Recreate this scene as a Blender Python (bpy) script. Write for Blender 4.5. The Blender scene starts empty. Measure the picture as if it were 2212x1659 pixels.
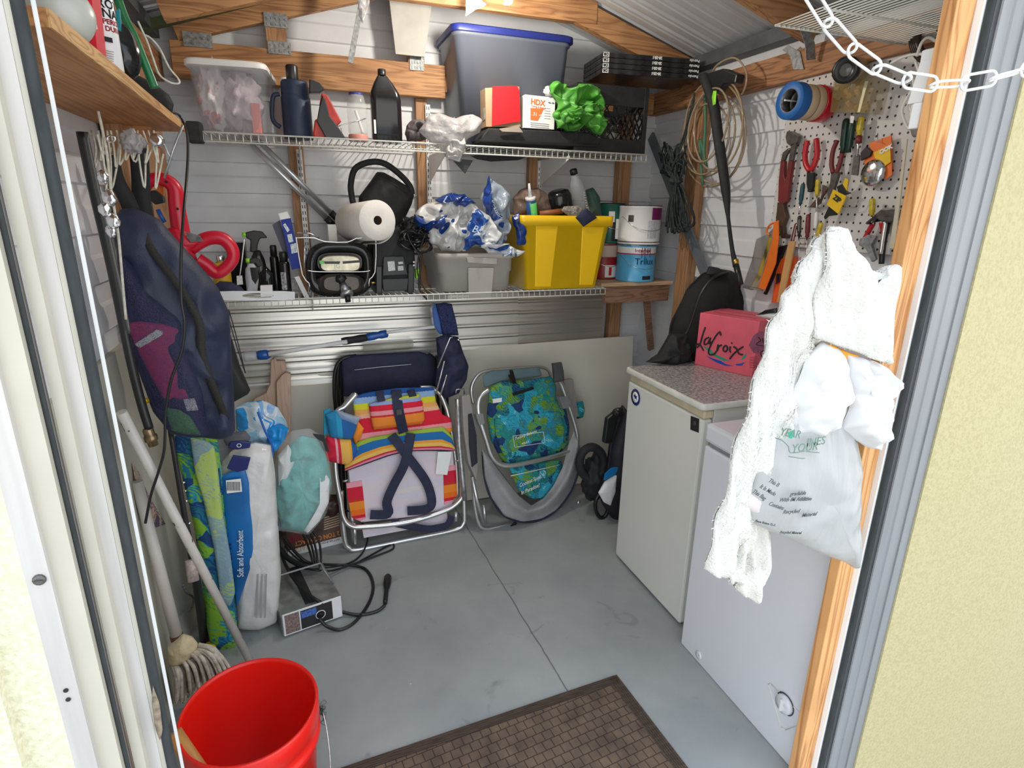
import bpy, math, random
from mathutils import Vector as V, Matrix, noise
PI = math.pi
sc = bpy.context.scene
COL = sc.collection

# ---------------------------------------------------------------- camera, world, sun, exposure
FPX = 1253.0
CAM = V((0.0, 0.0, 1.5))
RX = V((0.9420, 0.0840, -0.3250)); RY = V((-0.3350, 0.2800, -0.9000)); RZ = V((0.0160, 0.9560, 0.2910))
def _basis():
    r0 = V((RX[0], RY[0], RZ[0])).normalized()
    r2 = V((RX[2], RY[2], RZ[2])); r2 = (r2 - r0 * r2.dot(r0)).normalized()
    return r0, r2.cross(r0), r2                     # camera right, up, back in world axes
CR, CU, CB = _basis()
cam = bpy.data.cameras.new('camera'); camo = bpy.data.objects.new('camera', cam); COL.objects.link(camo)
camo.matrix_world = Matrix(((CR.x, CU.x, CB.x, CAM.x), (CR.y, CU.y, CB.y, CAM.y), (CR.z, CU.z, CB.z, CAM.z), (0, 0, 0, 1)))
cam.sensor_width = 36; cam.lens = FPX * 36 / 2212; cam.clip_start = 0.02
sc.camera = camo
sc.view_settings.view_transform = 'Standard'; sc.view_settings.look = 'None'
sc.view_settings.gamma = 1; sc.view_settings.use_curve_mapping = False
sc.view_settings.exposure = 0.0
wd = bpy.data.worlds.new('world'); sc.world = wd; wd.use_nodes = True
wn = wd.node_tree; wn.nodes.clear()
wo = wn.nodes.new('ShaderNodeOutputWorld'); bg = wn.nodes.new('ShaderNodeBackground')
tc = wn.nodes.new('ShaderNodeTexCoord'); sp = wn.nodes.new('ShaderNodeSeparateXYZ'); rp = wn.nodes.new('ShaderNodeValToRGB')
wn.links.new(tc.outputs['Generated'], sp.inputs[0]); wn.links.new(sp.outputs['Z'], rp.inputs[0])
wn.links.new(rp.outputs[0], bg.inputs[0]); wn.links.new(bg.outputs[0], wo.inputs[0])
rp.color_ramp.elements[0].color = (0.95, 0.93, 0.88, 1); rp.color_ramp.elements[1].position = 0.7
rp.color_ramp.elements[1].color = (0.62, 0.78, 1.0, 1)
bg.inputs[1].default_value = 2.45
def sun(direction, energy, ang=0.5, col=(1, .95, .87)):
    l = bpy.data.lights.new('sun', 'SUN'); l.energy = energy; l.angle = math.radians(ang); l.color = col
    o = bpy.data.objects.new('sun', l); COL.objects.link(o)
    o.rotation_euler = V(direction).to_track_quat('-Z', 'Y').to_euler()
sun((-0.55, 0.25, -0.8), 0.5, 8)
def point(loc, energy, r, col):
    l = bpy.data.lights.new('bulb_light', 'POINT'); l.energy = energy; l.shadow_soft_size = r; l.color = col
    o = bpy.data.objects.new('bulb_light', l); COL.objects.link(o); o.location = loc
point((0.66, 2.22, 2.15), 17, 0.03, (1, .93, .82))

# ---------------------------------------------------------------- photo rays -> points on real planes
def ray(px, py):
    a, b = px - 1106, -(py - 829.5)
    return CR * a + CU * b - CB * FPX
def pY(px, py, y): r = ray(px, py); return CAM + r * ((y - CAM.y) / r.y)
def pX(px, py, x): r = ray(px, py); return CAM + r * ((x - CAM.x) / r.x)
def pZ(px, py, z): r = ray(px, py); return CAM + r * ((z - CAM.z) / r.z)
class Fr:
    """a plane in the shed: origin, right axis, up axis, normal towards the viewer"""
    def __init__(s, o, u, v):
        s.o = V(o); s.u = V(u).normalized(); v = V(v); s.v = (v - s.u * v.dot(s.u)).normalized(); s.n = s.u.cross(s.v)
    def P(s, a, b, c=0): return s.o + s.u * a + s.v * b + s.n * c
    def px(s, x, y, c=0):
        r = ray(x, y); o = s.o + s.n * c
        return CAM + r * ((o - CAM).dot(s.n) / r.dot(s.n))
    def uv(s, x, y, c=0):
        d = s.px(x, y, c) - s.o; return d.dot(s.u), d.dot(s.v)
def FY(y, tilt=0): return Fr((0, y, 0), (1, 0, 0), (0, math.sin(tilt), math.cos(tilt)))
def FXr(x): return Fr((x, 0, 0), (0, -1, 0), (0, 0, 1))       # right wall: seen from inside
def FXl(x): return Fr((x, 0, 0), (0, 1, 0), (0, 0, 1))        # left wall
# ---------------------------------------------------------------- materials
MATS = {}
def nt(name):
    m = bpy.data.materials.new(name); m.use_nodes = True; t = m.node_tree; t.nodes.clear()
    o = t.nodes.new('ShaderNodeOutputMaterial'); b = t.nodes.new('ShaderNodeBsdfPrincipled')
    t.links.new(b.outputs[0], o.inputs[0]); return m, t, b
def N(t, kind, **kw):
    n = t.nodes.new('ShaderNode' + kind)
    for k, v in kw.items():
        if k[0] == '_': n.inputs[k[1:].replace('_', ' ')].default_value = v
        else: setattr(n, k, v)
    return n
def coords(t, src, scale=(1, 1, 1), rot=(0, 0, 0)):
    tcn = N(t, 'TexCoord'); mp = N(t, 'Mapping'); mp.inputs['Scale'].default_value = scale; mp.inputs['Rotation'].default_value = rot
    t.links.new(tcn.outputs[src], mp.inputs[0]); return mp.outputs[0]
def ramp(t, fac, stops, interp='LINEAR'):
    r = N(t, 'ValToRGB'); r.color_ramp.interpolation = interp; e = r.color_ramp.elements
    while len(e) < len(stops): e.new(0.5)
    for i, (p, c) in enumerate(stops): e[i].position = p; e[i].color = (*c, 1)
    t.links.new(fac, r.inputs[0]); return r.outputs[0]
def bump(t, b, h, s, d=0.01):
    n = N(t, 'Bump'); n.inputs['Strength'].default_value = s; n.inputs['Distance'].default_value = d
    t.links.new(h, n.inputs['Height']); t.links.new(n.outputs[0], b.inputs['Normal'])
def mat(name, col, rough=0.5, metal=0, var=0.12, vs=12, bs=0.0, bsc=120, trans=0, alpha=1, emit=0, coat=0, sheen=0, sub=0, src='Object', stretch=(1, 1, 1)):
    """plain stuff: a base colour with slight mottling, its gloss and a fine grain"""
    if name in MATS: return MATS[name]
    m, t, b = nt(name); co = coords(t, src, stretch)
    n = N(t, 'TexNoise', _Scale=vs, _Detail=5.0); t.links.new(co, n.inputs['Vector'])
    lo = tuple(max(0, c * (1 - var)) for c in col); hi = tuple(min(1, c * (1 + var)) for c in col)
    t.links.new(ramp(t, n.outputs['Fac'], [(0.3, lo), (0.7, hi)]), b.inputs['Base Color'])
    b.inputs['Roughness'].default_value = rough; b.inputs['Metallic'].default_value = metal
    if trans: b.inputs['Transmission Weight'].default_value = trans
    if alpha < 1: b.inputs['Alpha'].default_value = alpha
    if coat: b.inputs['Coat Weight'].default_value = coat
    if sheen: b.inputs['Sheen Weight'].default_value = sheen
    if emit: b.inputs['Emission Color'].default_value = (*col, 1); b.inputs['Emission Strength'].default_value = emit
    if bs:
        n2 = N(t, 'TexNoise', _Scale=bsc, _Detail=3.0); t.links.new(co, n2.inputs['Vector']); bump(t, b, n2.outputs['Fac'], bs, 0.004)
    MATS[name] = m; return m
def wood(name, a, b_, axis=0, sc_=1.0, rough=0.65):
    if name in MATS: return MATS[name]
    m, t, b = nt(name); s = [9, 9, 9]; s[axis] = 0.7
    co = coords(t, 'Object', [x * sc_ for x in s])
    n = N(t, 'TexNoise', _Scale=1.6, _Detail=3.0, _Distortion=0.6); t.links.new(co, n.inputs['Vector'])
    w = N(t, 'Math', operation='MULTIPLY'); w.inputs[1].default_value = 11.0; t.links.new(n.outputs['Fac'], w.inputs[0])
    f = N(t, 'Math', operation='PINGPONG'); f.inputs[1].default_value = 0.5; t.links.new(w.outputs[0], f.inputs[0])
    mid = tuple((x + y) / 2 for x, y in zip(a, b_))
    c1 = ramp(t, f.outputs[0], [(0.0, b_), (0.14, mid), (0.34, a), (0.5, a)])
    n2 = N(t, 'TexNoise', _Scale=5.0, _Detail=2.0); t.links.new(coords(t, 'Object'), n2.inputs['Vector'])
    mx = N(t, 'MixRGB', blend_type='MULTIPLY'); mx.inputs[0].default_value = 0.6
    t.links.new(c1, mx.inputs[1]); t.links.new(ramp(t, n2.outputs['Fac'], [(0.3, (.68, .6, .55)), (0.62, (1, 1, 1))]), mx.inputs[2])
    t.links.new(mx.outputs[0], b.inputs['Base Color']); b.inputs['Roughness'].default_value = rough
    bump(t, b, f.outputs[0], 0.25, 0.003); MATS[name] = m; return m
def stripes(name, stops, axis='Y', src='UV', rough=0.85, fuzz=0.02, bs=0.5, wob=0.012, bsc=260):
    """bands of colour across a surface, ragged like woven ones"""
    if name in MATS: return MATS[name]
    m, t, b = nt(name); tcn = N(t, 'TexCoord'); s = N(t, 'SeparateXYZ'); t.links.new(tcn.outputs[src], s.inputs[0])
    n = N(t, 'TexNoise', _Scale=60.0, _Detail=2.0); t.links.new(tcn.outputs[src], n.inputs['Vector'])
    a = N(t, 'MapRange'); a.inputs[3].default_value = -wob; a.inputs[4].default_value = wob; t.links.new(n.outputs['Fac'], a.inputs[0])
    ad = N(t, 'Math', operation='ADD'); t.links.new(s.outputs[axis], ad.inputs[0]); t.links.new(a.outputs[0], ad.inputs[1])
    t.links.new(ramp(t, ad.outputs[0], stops, 'CONSTANT'), b.inputs['Base Color']); b.inputs['Roughness'].default_value = rough
    n2 = N(t, 'TexNoise', _Scale=bsc, _Detail=2.0); t.links.new(tcn.outputs['Object'], n2.inputs['Vector']); bump(t, b, n2.outputs['Fac'], bs, 0.003)
    MATS[name] = m; return m
def patches(name, stops, scale=14, dist=2.5, rough=0.8, stretch=(1, 1, 1), alpha=1, src='Object', wave=True, bs=0.3, trans=0):
    """a print of leafy or broken patches in flat colours"""
    if name in MATS: return MATS[name]
    m, t, b = nt(name); co = coords(t, src, stretch)
    n = N(t, 'TexNoise', _Scale=scale, _Detail=1.5, _Distortion=dist); t.links.new(co, n.inputs['Vector'])
    fac = n.outputs['Fac']
    if wave:
        v = N(t, 'TexVoronoi', _Scale=scale * 1.2); t.links.new(co, v.inputs['Vector'])
        n0 = N(t, 'TexNoise', _Scale=scale * 1.2, _Detail=0.5); t.links.new(co, n0.inputs['Vector'])
        va = N(t, 'VectorMath', operation='MULTIPLY_ADD'); va.inputs[1].default_value = (.05, .05, .05); t.links.new(n0.outputs['Color'], va.inputs[0]); t.links.new(co, va.inputs[2]); t.links.new(va.outputs[0], v.inputs['Vector'])
        w = N(t, 'TexWave', _Scale=scale * 2.2, _Distortion=5.0, bands_direction='DIAGONAL'); t.links.new(va.outputs[0], w.inputs['Vector'])
        mx = N(t, 'MixRGB'); mx.inputs[0].default_value = 0.10; t.links.new(v.outputs['Color'], mx.inputs[1]); t.links.new(w.outputs['Fac'], mx.inputs[2])
        mx2 = N(t, 'MixRGB'); mx2.inputs[0].default_value = 0.22; t.links.new(mx.outputs[0], mx2.inputs[1]); t.links.new(n.outputs['Fac'], mx2.inputs[2]); fac = mx2.outputs[0]
    t.links.new(ramp(t, fac, stops, 'CONSTANT'), b.inputs['Base Color']); b.inputs['Roughness'].default_value = rough
    if alpha < 1: b.inputs['Alpha'].default_value = alpha
    n2 = N(t, 'TexNoise', _Scale=180.0); t.links.new(tc_obj(t), n2.inputs['Vector']); bump(t, b, n2.outputs['Fac'], bs, 0.003)
    MATS[name] = m; return m
def tc_obj(t): return N(t, 'TexCoord').outputs['Object']
def clear(name, col, rough=0.15, alpha=0.35, ior=1.35, bs=0.0):
    """thin clear plastic: part see-through, part glossy"""
    if name in MATS: return MATS[name]
    m, t, b = nt(name); b.inputs['Base Color'].default_value = (*col, 1); b.inputs['Roughness'].default_value = rough
    b.inputs['Alpha'].default_value = alpha; b.inputs['Coat Weight'].default_value = 0.3
    n = N(t, 'TexNoise', _Scale=30.0, _Detail=3.0); t.links.new(tc_obj(t), n.inputs['Vector'])
    if bs: bump(t, b, n.outputs['Fac'], bs, 0.01)
    MATS[name] = m; return m

# ---------------------------------------------------------------- mesh building (world coordinates)
class MB:
    def __init__(s): s.v = []; s.f = []; s.m = []; s.uv = {}; s.sm = []
    def add(s, vs, fs, mi=0, uvs=None, smooth=False):
        b = len(s.v); s.v += [V(p) for p in vs]
        for i, f in enumerate(fs):
            if uvs: s.uv[len(s.f)] = [uvs[k] for k in f]
            s.f.append([b + k for k in f]); s.m.append(mi); s.sm.append(smooth)
        return s
    def box(s, lo, hi, mi=0, M=None, taper=0):
        x0, y0, z0 = lo; x1, y1, z1 = hi
        ps = [V((x, y, z)) for z in (z0, z1) for x, y in ((x0, y0), (x1, y0), (x1, y1), (x0, y1))]
        if taper:
            cx, cy = (x0 + x1) / 2, (y0 + y1) / 2
            for p in ps[:4]: p.x = cx + (p.x - cx) * (1 - taper); p.y = cy + (p.y - cy) * (1 - taper)
        if M: ps = [M @ p for p in ps]
        return s.add(ps, [(0, 3, 2, 1), (4, 5, 6, 7), (0, 1, 5, 4), (1, 2, 6, 5), (2, 3, 7, 6), (3, 0, 4, 7)], mi)
    def fbox(s, fr, a0, a1, b0, b1, c0, c1, mi=0):
        ps = [fr.P(a, b, c) for c in (c0, c1) for a, b in ((a0, b0), (a1, b0), (a1, b1), (a0, b1))]
        return s.add(ps, [(0, 3, 2, 1), (4, 5, 6, 7), (0, 1, 5, 4), (1, 2, 6, 5), (2, 3, 7, 6), (3, 0, 4, 7)], mi)
    def beam(s, p, q, w, t, up=(0, 0, 1), mi=0):
        p, q = V(p), V(q); d = (q - p).normalized(); u = V(up); u = (u - d * u.dot(d)).normalized(); r = d.cross(u)
        ps = [e + r * a * w / 2 + u * b * t / 2 for e in (p, q) for a, b in ((-1, -1), (1, -1), (1, 1), (-1, 1))]
        return s.add(ps, [(0, 3, 2, 1), (4, 5, 6, 7), (0, 1, 5, 4), (1, 2, 6, 5), (2, 3, 7, 6), (3, 0, 4, 7)], mi)
    def prism(s, pts, n, d, mi=0, uvs=None):
        """polygon pushed back by d against n, n towards the viewer"""
        n = V(n).normalized(); pts = [V(p) for p in pts]; k = len(pts)
        area = V((0, 0, 0))
        for i in range(k): area += (pts[i] - pts[0]).cross(pts[(i + 1) % k] - pts[0])
        if area.dot(n) < 0: pts = pts[::-1]; uvs = uvs[::-1] if uvs else None
        vs = pts + [p - n * d for p in pts]
        s.add(vs, [list(range(k)), [k + i for i in range(k)][::-1]] + [(i, k + i, k + (i + 1) % k, (i + 1) % k) for i in range(k)], mi, uvs + uvs if uvs else None)
        return s
    def pp(s, fr, pix, d=0.01, c=0, mi=0, uv=False):
        P = [fr.px(x, y, c) for x, y in pix]; uvs = None
        if uv:
            q = [((p - fr.o).dot(fr.u), (p - fr.o).dot(fr.v)) for p in P]
            a0, a1 = min(x for x, _ in q), max(x for x, _ in q); b0, b1 = min(y for _, y in q), max(y for _, y in q)
            uvs = [((x - a0) / (a1 - a0), (y - b0) / (b1 - b0)) for x, y in q]
        return s.prism(P, fr.n, d, mi, uvs)
    def lathe(s, prof, base, axis=(0, 0, 1), n=28, mi=0, cap=True, smooth=True):
        """prof: (radius, height) from bottom up"""
        a = V(axis).normalized(); h = V((0, 0, 1)) if abs(a.z) < 0.9 else V((1, 0, 0)); u = a.cross(h).normalized(); w = a.cross(u)
        vs = [V(base) + a * z + (u * math.cos(2 * PI * i / n) + w * math.sin(2 * PI * i / n)) * r for r, z in prof for i in range(n)]
        fs = [(j * n + i, j * n + (i + 1) % n, (j + 1) * n + (i + 1) % n, (j + 1) * n + i) for j in range(len(prof) - 1) for i in range(n)]
        s.add(vs, fs, mi, smooth=smooth)
        if cap:
            b = len(s.v) - len(vs)
            for f in ([b + i for i in range(n)][::-1], [b + (len(prof) - 1) * n + i for i in range(n)]): s.f.append(f); s.m.append(mi); s.sm.append(False)
        return s
    def cyl(s, p, q, r, r2=None, n=16, mi=0):
        p, q = V(p), V(q); L = (q - p).length
        return s.lathe([(r, 0), (r if r2 is None else r2, L)], p, q - p, n, mi)
    def tube(s, pts, r, n=8, mi=0, closed=False, res=0, flat=None, up=None):
        """round wire along points; r may be a list; res>0 smooths the path; flat squashes it into a strap"""
        pts = [V(p) for p in pts]
        if res: pts, r = spline(pts, res, closed, r)
        k = len(pts); rr = r if isinstance(r, (list, tuple)) else [r] * k
        vs = []; d0 = (pts[1] - pts[0]).normalized(); h = V(up) if up else (V((0, 0, 1)) if abs(d0.z) < 0.8 else V((1, 0, 0)))
        u = d0.cross(h).normalized()
        for i in range(k):
            a = pts[(i + 1) % k] if closed or i < k - 1 else pts[i]; b = pts[i - 1] if closed or i > 0 else pts[i]
            d = (a - b)
            if d.length < 1e-9: d = d0
            d = d.normalized(); u = (u - d * u.dot(d))
            if up: u = d.cross(V(up))
            u = u.normalized() if u.length > 1e-6 else d.orthogonal().normalized(); w = u.cross(d)
            fl = flat or 1
            vs += [pts[i] + (u * math.cos(2 * PI * j / n) + w * fl * math.sin(2 * PI * j / n)) * rr[i] for j in range(n)]
        L = k if closed else k - 1
        fs = [(i * n + j, ((i + 1) % k) * n + j, ((i + 1) % k) * n + (j + 1) % n, i * n + (j + 1) % n) for i in range(L) for j in range(n)]
        if not closed: fs += [list(range(n)), [(k - 1) * n + j for j in range(n)][::-1]]
        return s.add(vs, fs, mi, smooth=True)
    def grid(s, fn, nu, nv, mi=0, smooth=True, wrap=False):
        vs = [fn(i / (nu - (0 if wrap else 1)), j / (nv - 1)) for j in range(nv) for i in range(nu)]
        uvs = [(i / (nu - (0 if wrap else 1)), j / (nv - 1)) for j in range(nv) for i in range(nu)]
        W = nu if wrap else nu - 1
        fs = [(j * nu + i, j * nu + (i + 1) % nu, (j + 1) * nu + (i + 1) % nu, (j + 1) * nu + i) for j in range(nv - 1) for i in range(W)]
        return s.add(vs, fs, mi, uvs, smooth)
    def slab(s, fn, nu, nv, th, mi=0, smooth=True):
        """two-sided cloth: fn(u,v) and its offset copy by th, edges closed"""
        P = [[V(fn(i / (nu - 1), j / (nv - 1))) for i in range(nu)] for j in range(nv)]
        def nrm(j, i):
            a = P[j][min(i + 1, nu - 1)] - P[j][max(i - 1, 0)]; b = P[min(j + 1, nv - 1)][i] - P[max(j - 1, 0)][i]
            c = a.cross(b); return c.normalized() if c.length > 1e-12 else V((0, -1, 0))
        A = [P[j][i] for j in range(nv) for i in range(nu)]; Bk = [P[j][i] - nrm(j, i) * th for j in range(nv) for i in range(nu)]
        uv = [(i / (nu - 1), j / (nv - 1)) for j in range(nv) for i in range(nu)]; K = nu * nv
        fs = []
        for j in range(nv - 1):
            for i in range(nu - 1):
                q = (j * nu + i, j * nu + i + 1, (j + 1) * nu + i + 1, (j + 1) * nu + i); fs.append(q); fs.append(tuple(K + x for x in q[::-1]))
        for i in range(nu - 1):
            fs.append((i + 1, i, K + i, K + i + 1)); a = (nv - 1) * nu + i; fs.append((a, a + 1, K + a + 1, K + a))
        for j in range(nv - 1):
            a = j * nu; fs.append((a, a + nu, K + a + nu, K + a)); a = j * nu + nu - 1; fs.append((a + nu, a, K + a, K + a + nu))
        return s.add(A + Bk, fs, mi, uv + uv, smooth)
    def pillow(s, fr, pix, T, c=0, amp=0.0, freq=12, seed=0, rings=12, seg=72, mi=0, ctr=None, back=0.6, rough=0.0, folds=0, smooth=True, world=False, pw=0.5):
        """soft body filling a traced outline: bulges by T towards the viewer, by back*T away, with folds"""
        B = [V(p) for p in pix] if world else [fr.px(x, y, c) for x, y in pix]; k = len(B)
        L = [(B[(i + 1) % k] - B[i]).length for i in range(k)]; tot = sum(L); out = []
        i = 0; acc = 0
        for j in range(seg):
            d = tot * j / seg
            while acc + L[i] < d and i < k - 1: acc += L[i]; i += 1
            out.append(B[i].lerp(B[(i + 1) % k], min(1, (d - acc) / max(L[i], 1e-9))))
        C = sum(out, V((0, 0, 0))) / seg if ctr is None else (V(ctr) if world else fr.px(*ctr, c))
        off = V((seed * 7.3, seed * 3.1, seed * 1.7)); vs = []; uvs = []
        q = [((p - fr.o).dot(fr.u), (p - fr.o).dot(fr.v)) for p in out]
        a0, a1 = min(x for x, _ in q), max(x for x, _ in q); b0, b1 = min(y for _, y in q), max(y for _, y in q)
        for side in (1, -1):
            for r in range(rings + 1):
                kf = math.sin(PI / 2 * r / rings) if r < rings else 1.0
                for j in range(seg):
                    p = C.lerp(out[j], kf); h = max(0, 1 - kf * kf) ** pw * T * (1 if side > 0 else back)
                    w = noise.noise((p + off) * freq) + 0.5 * noise.noise((p + off) * freq * 2.3)
                    if folds: w += folds * (0.5 - abs(noise.noise((p + off * 2) * freq * 0.8)) * 2.4)
                    e = min(1, (1 - kf) * 5 + 0.12)
                    d = fr.n * (h * side + amp * w * e * side)
                    if rough:
                        nn = noise.noise_vector((p + off) * freq * 1.3); d += (fr.u * nn.x + fr.v * nn.y) * rough
                    vs.append(p + d); pa, pb = (p - fr.o).dot(fr.u), (p - fr.o).dot(fr.v); uvs.append(((pa - a0) / (a1 - a0), (pb - b0) / (b1 - b0)))
        K = (rings + 1) * seg; fs = []
        for r in range(rings):
            for j in range(seg):
                q4 = (r * seg + j, r * seg + (j + 1) % seg, (r + 1) * seg + (j + 1) % seg, (r + 1) * seg + j)
                if r == 0: q4 = (j, (r + 1) * seg + (j + 1) % seg, (r + 1) * seg + j) if False else q4
                fs.append(q4[::-1]); fs.append(tuple(K + x for x in q4))
        a = rings * seg
        for j in range(seg): fs.append((a + j, a + (j + 1) % seg, K + a + (j + 1) % seg, K + a + j))
        return s.add(vs, fs, mi, uvs, smooth)
    def blob(s, c, rad, amp=0.2, freq=8, seed=0, sub=4, mi=0, ridge=0.0, squash=None, rot=None):
        """crumpled closed lump"""
        import bmesh
        bm = bmesh.new(); bmesh.ops.create_icosphere(bm, subdivisions=sub, radius=1.0); c = V(c); R3 = V(rad); off = V((seed * 5.1, seed * 2.7, seed * 9.2))
        vs = []
        for v in bm.verts:
            p = v.co.copy(); w = noise.noise(p * freq * 0.25 + off) + 0.5 * noise.noise(p * freq * 0.6 + off)
            if ridge: w -= ridge * abs(noise.noise(p * freq * 0.5 - off)) * 1.6
            p *= 1 + amp * w; q = V((p.x * R3.x, p.y * R3.y, p.z * R3.z))
            if rot: q = rot @ q
            if squash is not None and (q + c).z < squash: q.z = squash - c.z
            vs.append(c + q)
        fs = [[x.index for x in f.verts] for f in bm.faces]; bm.free(); return s.add(vs, fs, mi, smooth=True)
    def build(s, name, mats, parent=None, bev=0, label=None, cat=None, group=None, kind=None, origin=None, sub=0, shade=None, decim=None):
        if parent is not None:
            base = V(parent['_w'])
        else:
            lo = [min(p[i] for p in s.v) for i in range(3)]; hi = [max(p[i] for p in s.v) for i in range(3)]
            base = V(origin) if origin else V(((lo[0] + hi[0]) / 2, (lo[1] + hi[1]) / 2, lo[2]))
        me = bpy.data.meshes.new(name); me.from_pydata([tuple(p - base) for p in s.v], [], s.f)
        if not isinstance(mats, (list, tuple)): mats = [mats]
        for mm in mats: me.materials.append(mm)
        me.polygons.foreach_set('material_index', s.m); me.polygons.foreach_set('use_smooth', s.sm if shade is None else [shade] * len(s.f))
        if s.uv:
            ul = me.uv_layers.new(name='UVMap')
            for i, pl in enumerate(me.polygons):
                if i in s.uv:
                    for li, c in zip(pl.loop_indices, s.uv[i]): ul.data[li].uv = c
        me.update(); o = bpy.data.objects.new(name, me); COL.objects.link(o)
        if parent is not None: o.parent = parent; o.location = base - V(parent['_w'])
        else: o.location = base
        o['_w'] = tuple(base)
        if bev:
            b = o.modifiers.new('edge', 'BEVEL'); b.width = bev; b.segments = 2; b.limit_method = 'ANGLE'; b.angle_limit = math.radians(40)
        if sub: b = o.modifiers.new('round', 'SUBSURF'); b.levels = sub; b.render_levels = sub
        if label: o['label'] = label
        if cat: o['category'] = cat
        if group: o['group'] = group
        if kind: o['kind'] = kind
        return o
def spline(pts, res, closed=False, r=None):
    k = len(pts); out = []; ro = []; rl = isinstance(r, (list, tuple))
    for i in range(k if closed else k - 1):
        g = lambda j: pts[j % k] if closed else pts[max(0, min(k - 1, j))]
        p0, p1, p2, p3 = g(i - 1), g(i), g(i + 1), g(i + 2)
        for q in range(res):
            t = q / res
            out.append(0.5 * ((2 * p1) + (p2 - p0) * t + (2 * p0 - 5 * p1 + 4 * p2 - p3) * t * t + (3 * p1 - p0 - 3 * p2 + p3) * t ** 3))
            ro.append(r[i] * (1 - t) + r[(i + 1) % k] * t if rl else r)
    if not closed: out.append(pts[-1]); ro.append(r[-1] if rl else r)
    return out, ro
def thing(name, label, cat, loc, group=None):
    o = bpy.data.objects.new(name, None); COL.objects.link(o); o.location = loc; o.empty_display_size = 0.05
    o['label'] = label; o['category'] = cat; o['_w'] = tuple(V(loc))
    if group: o['group'] = group
    return o
def cs(fr, pts, c=0): return [fr.px(x, y, c) for x, y in pts]
def copy_tree(o, d=(0, 0, 0), label=None, parent=None):
    c = o.copy(); COL.objects.link(c); c['_w'] = tuple(V(o['_w']) + V(d)) if '_w' in o else (0, 0, 0)
    if parent is None: c.location = V(o.location) + V(d)
    else: c.parent = parent
    if label: c['label'] = label
    for ch in list(o.children): copy_tree(ch, (0, 0, 0), None, c)
    return c
def text(s, fr, px, py, h, m, parent, c=0.001, rot=0, shear=0, sx=1, name='lettering', align='LEFT', flip=False, bold=0):
    """writing on a surface: baseline start at photo point, letter height h metres"""
    cu = bpy.data.curves.new('t', 'FONT'); cu.body = s; cu.size = h * 1.4; cu.shear = shear; cu.extrude = 0.0004; cu.align_x = align; cu.offset = bold; cu.resolution_u = 3
    ob = bpy.data.objects.new('t', cu); COL.objects.link(ob); bpy.context.view_layer.update()
    me = bpy.data.meshes.new_from_object(ob.evaluated_get(bpy.context.evaluated_depsgraph_get())); bpy.data.objects.remove(ob)
    o0 = fr.px(px, py, c) if isinstance(px, (int, float)) else V(px); cr, sr = math.cos(rot), math.sin(rot); b = MB()
    if len(me.vertices):
        b.add([o0 + fr.u * (v.co.x * sx * cr - v.co.y * sr) * (-1 if flip else 1) + fr.v * (v.co.x * sx * sr + v.co.y * cr) * (-1 if flip else 1) + fr.n * v.co.z for v in me.vertices], [list(p.vertices) for p in me.polygons])
        bpy.data.meshes.remove(me); return b.build(name, m, parent)

# ---------------------------------------------------------------- materials of the place
XL, XR, YB, YD = -0.50, 1.80, 2.85, 0.86         # inner left wall, right wall, back wall, door plane
RID, RZ0, SL = 0.65, 2.50, 0.31                  # ridge line, its height, roof slope
def roofz(x): return RZ0 - SL * abs(x - RID)
M_side = mat('white_siding', (.74, .75, .77), .45, var=.07, vs=7, bs=.12, bsc=60)
M_wood = wood('pine_along_x', (.50, .26, .11), (.28, .125, .05), 0)
M_woody = wood('pine_along_y', (.42, .20, .09), (.20, .085, .035), 1)
M_woodz = wood('pine_along_z', (.46, .25, .12), (.30, .15, .07), 2)
M_post = wood('pine_post', (.80, .42, .16), (.50, .20, .06), 2, 0.8, .5)
M_galv = mat('galvanised_steel', (.42, .43, .44), .38, .85, var=.3, vs=60)
M_galvd = mat('dull_galvanised_steel', (.30, .31, .31), .6, .5, var=.35, vs=90)
M_alu = mat('mill_aluminium', (.27, .275, .28), .55, .35, var=.10, vs=6, stretch=(5, 5, .4))
M_aluw = mat('weathered_aluminium', (.56, .53, .50), .5, .3, var=.10, vs=6, stretch=(10, 10, .5))
M_cream = mat('cream_enamel', (.53, .49, .40), .4, 0, var=.05)
M_gasket = mat('dark_rubber_seal', (.030, .034, .035), .85, 0, var=.25, vs=40, stretch=(3, 3, .6))
M_black = mat('black_plastic', (.012, .012, .013), .35, var=.3)
M_blackm = mat('matt_black', (.016, .016, .017), .75, var=.4, vs=30)
M_white = mat('white_plastic', (.80, .80, .78), .4, var=.04)
M_wire = mat('white_coated_wire', (.78, .77, .70), .4, var=.06)
M_chrome = mat('chrome', (.75, .75, .76), .16, 1, var=.05)
M_steel = mat('dark_tool_steel', (.14, .135, .13), .38, .85, var=.3, vs=50)
M_paper = mat('white_paper', (.85, .85, .83), .8, var=.03)
M_card = mat('brown_cardboard', (.42, .28, .17), .85, var=.12)
M_ink = mat('black_ink', (.02, .02, .022), .6)
M_inkw = mat('white_ink', (.86, .86, .84), .6)
M_red = mat('red_plastic', (.62, .010, .022), .32, var=.12)
M_navy = mat('navy_nylon', (.016, .020, .055), .7, var=.3, vs=25, bs=.3, bsc=300)

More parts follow.
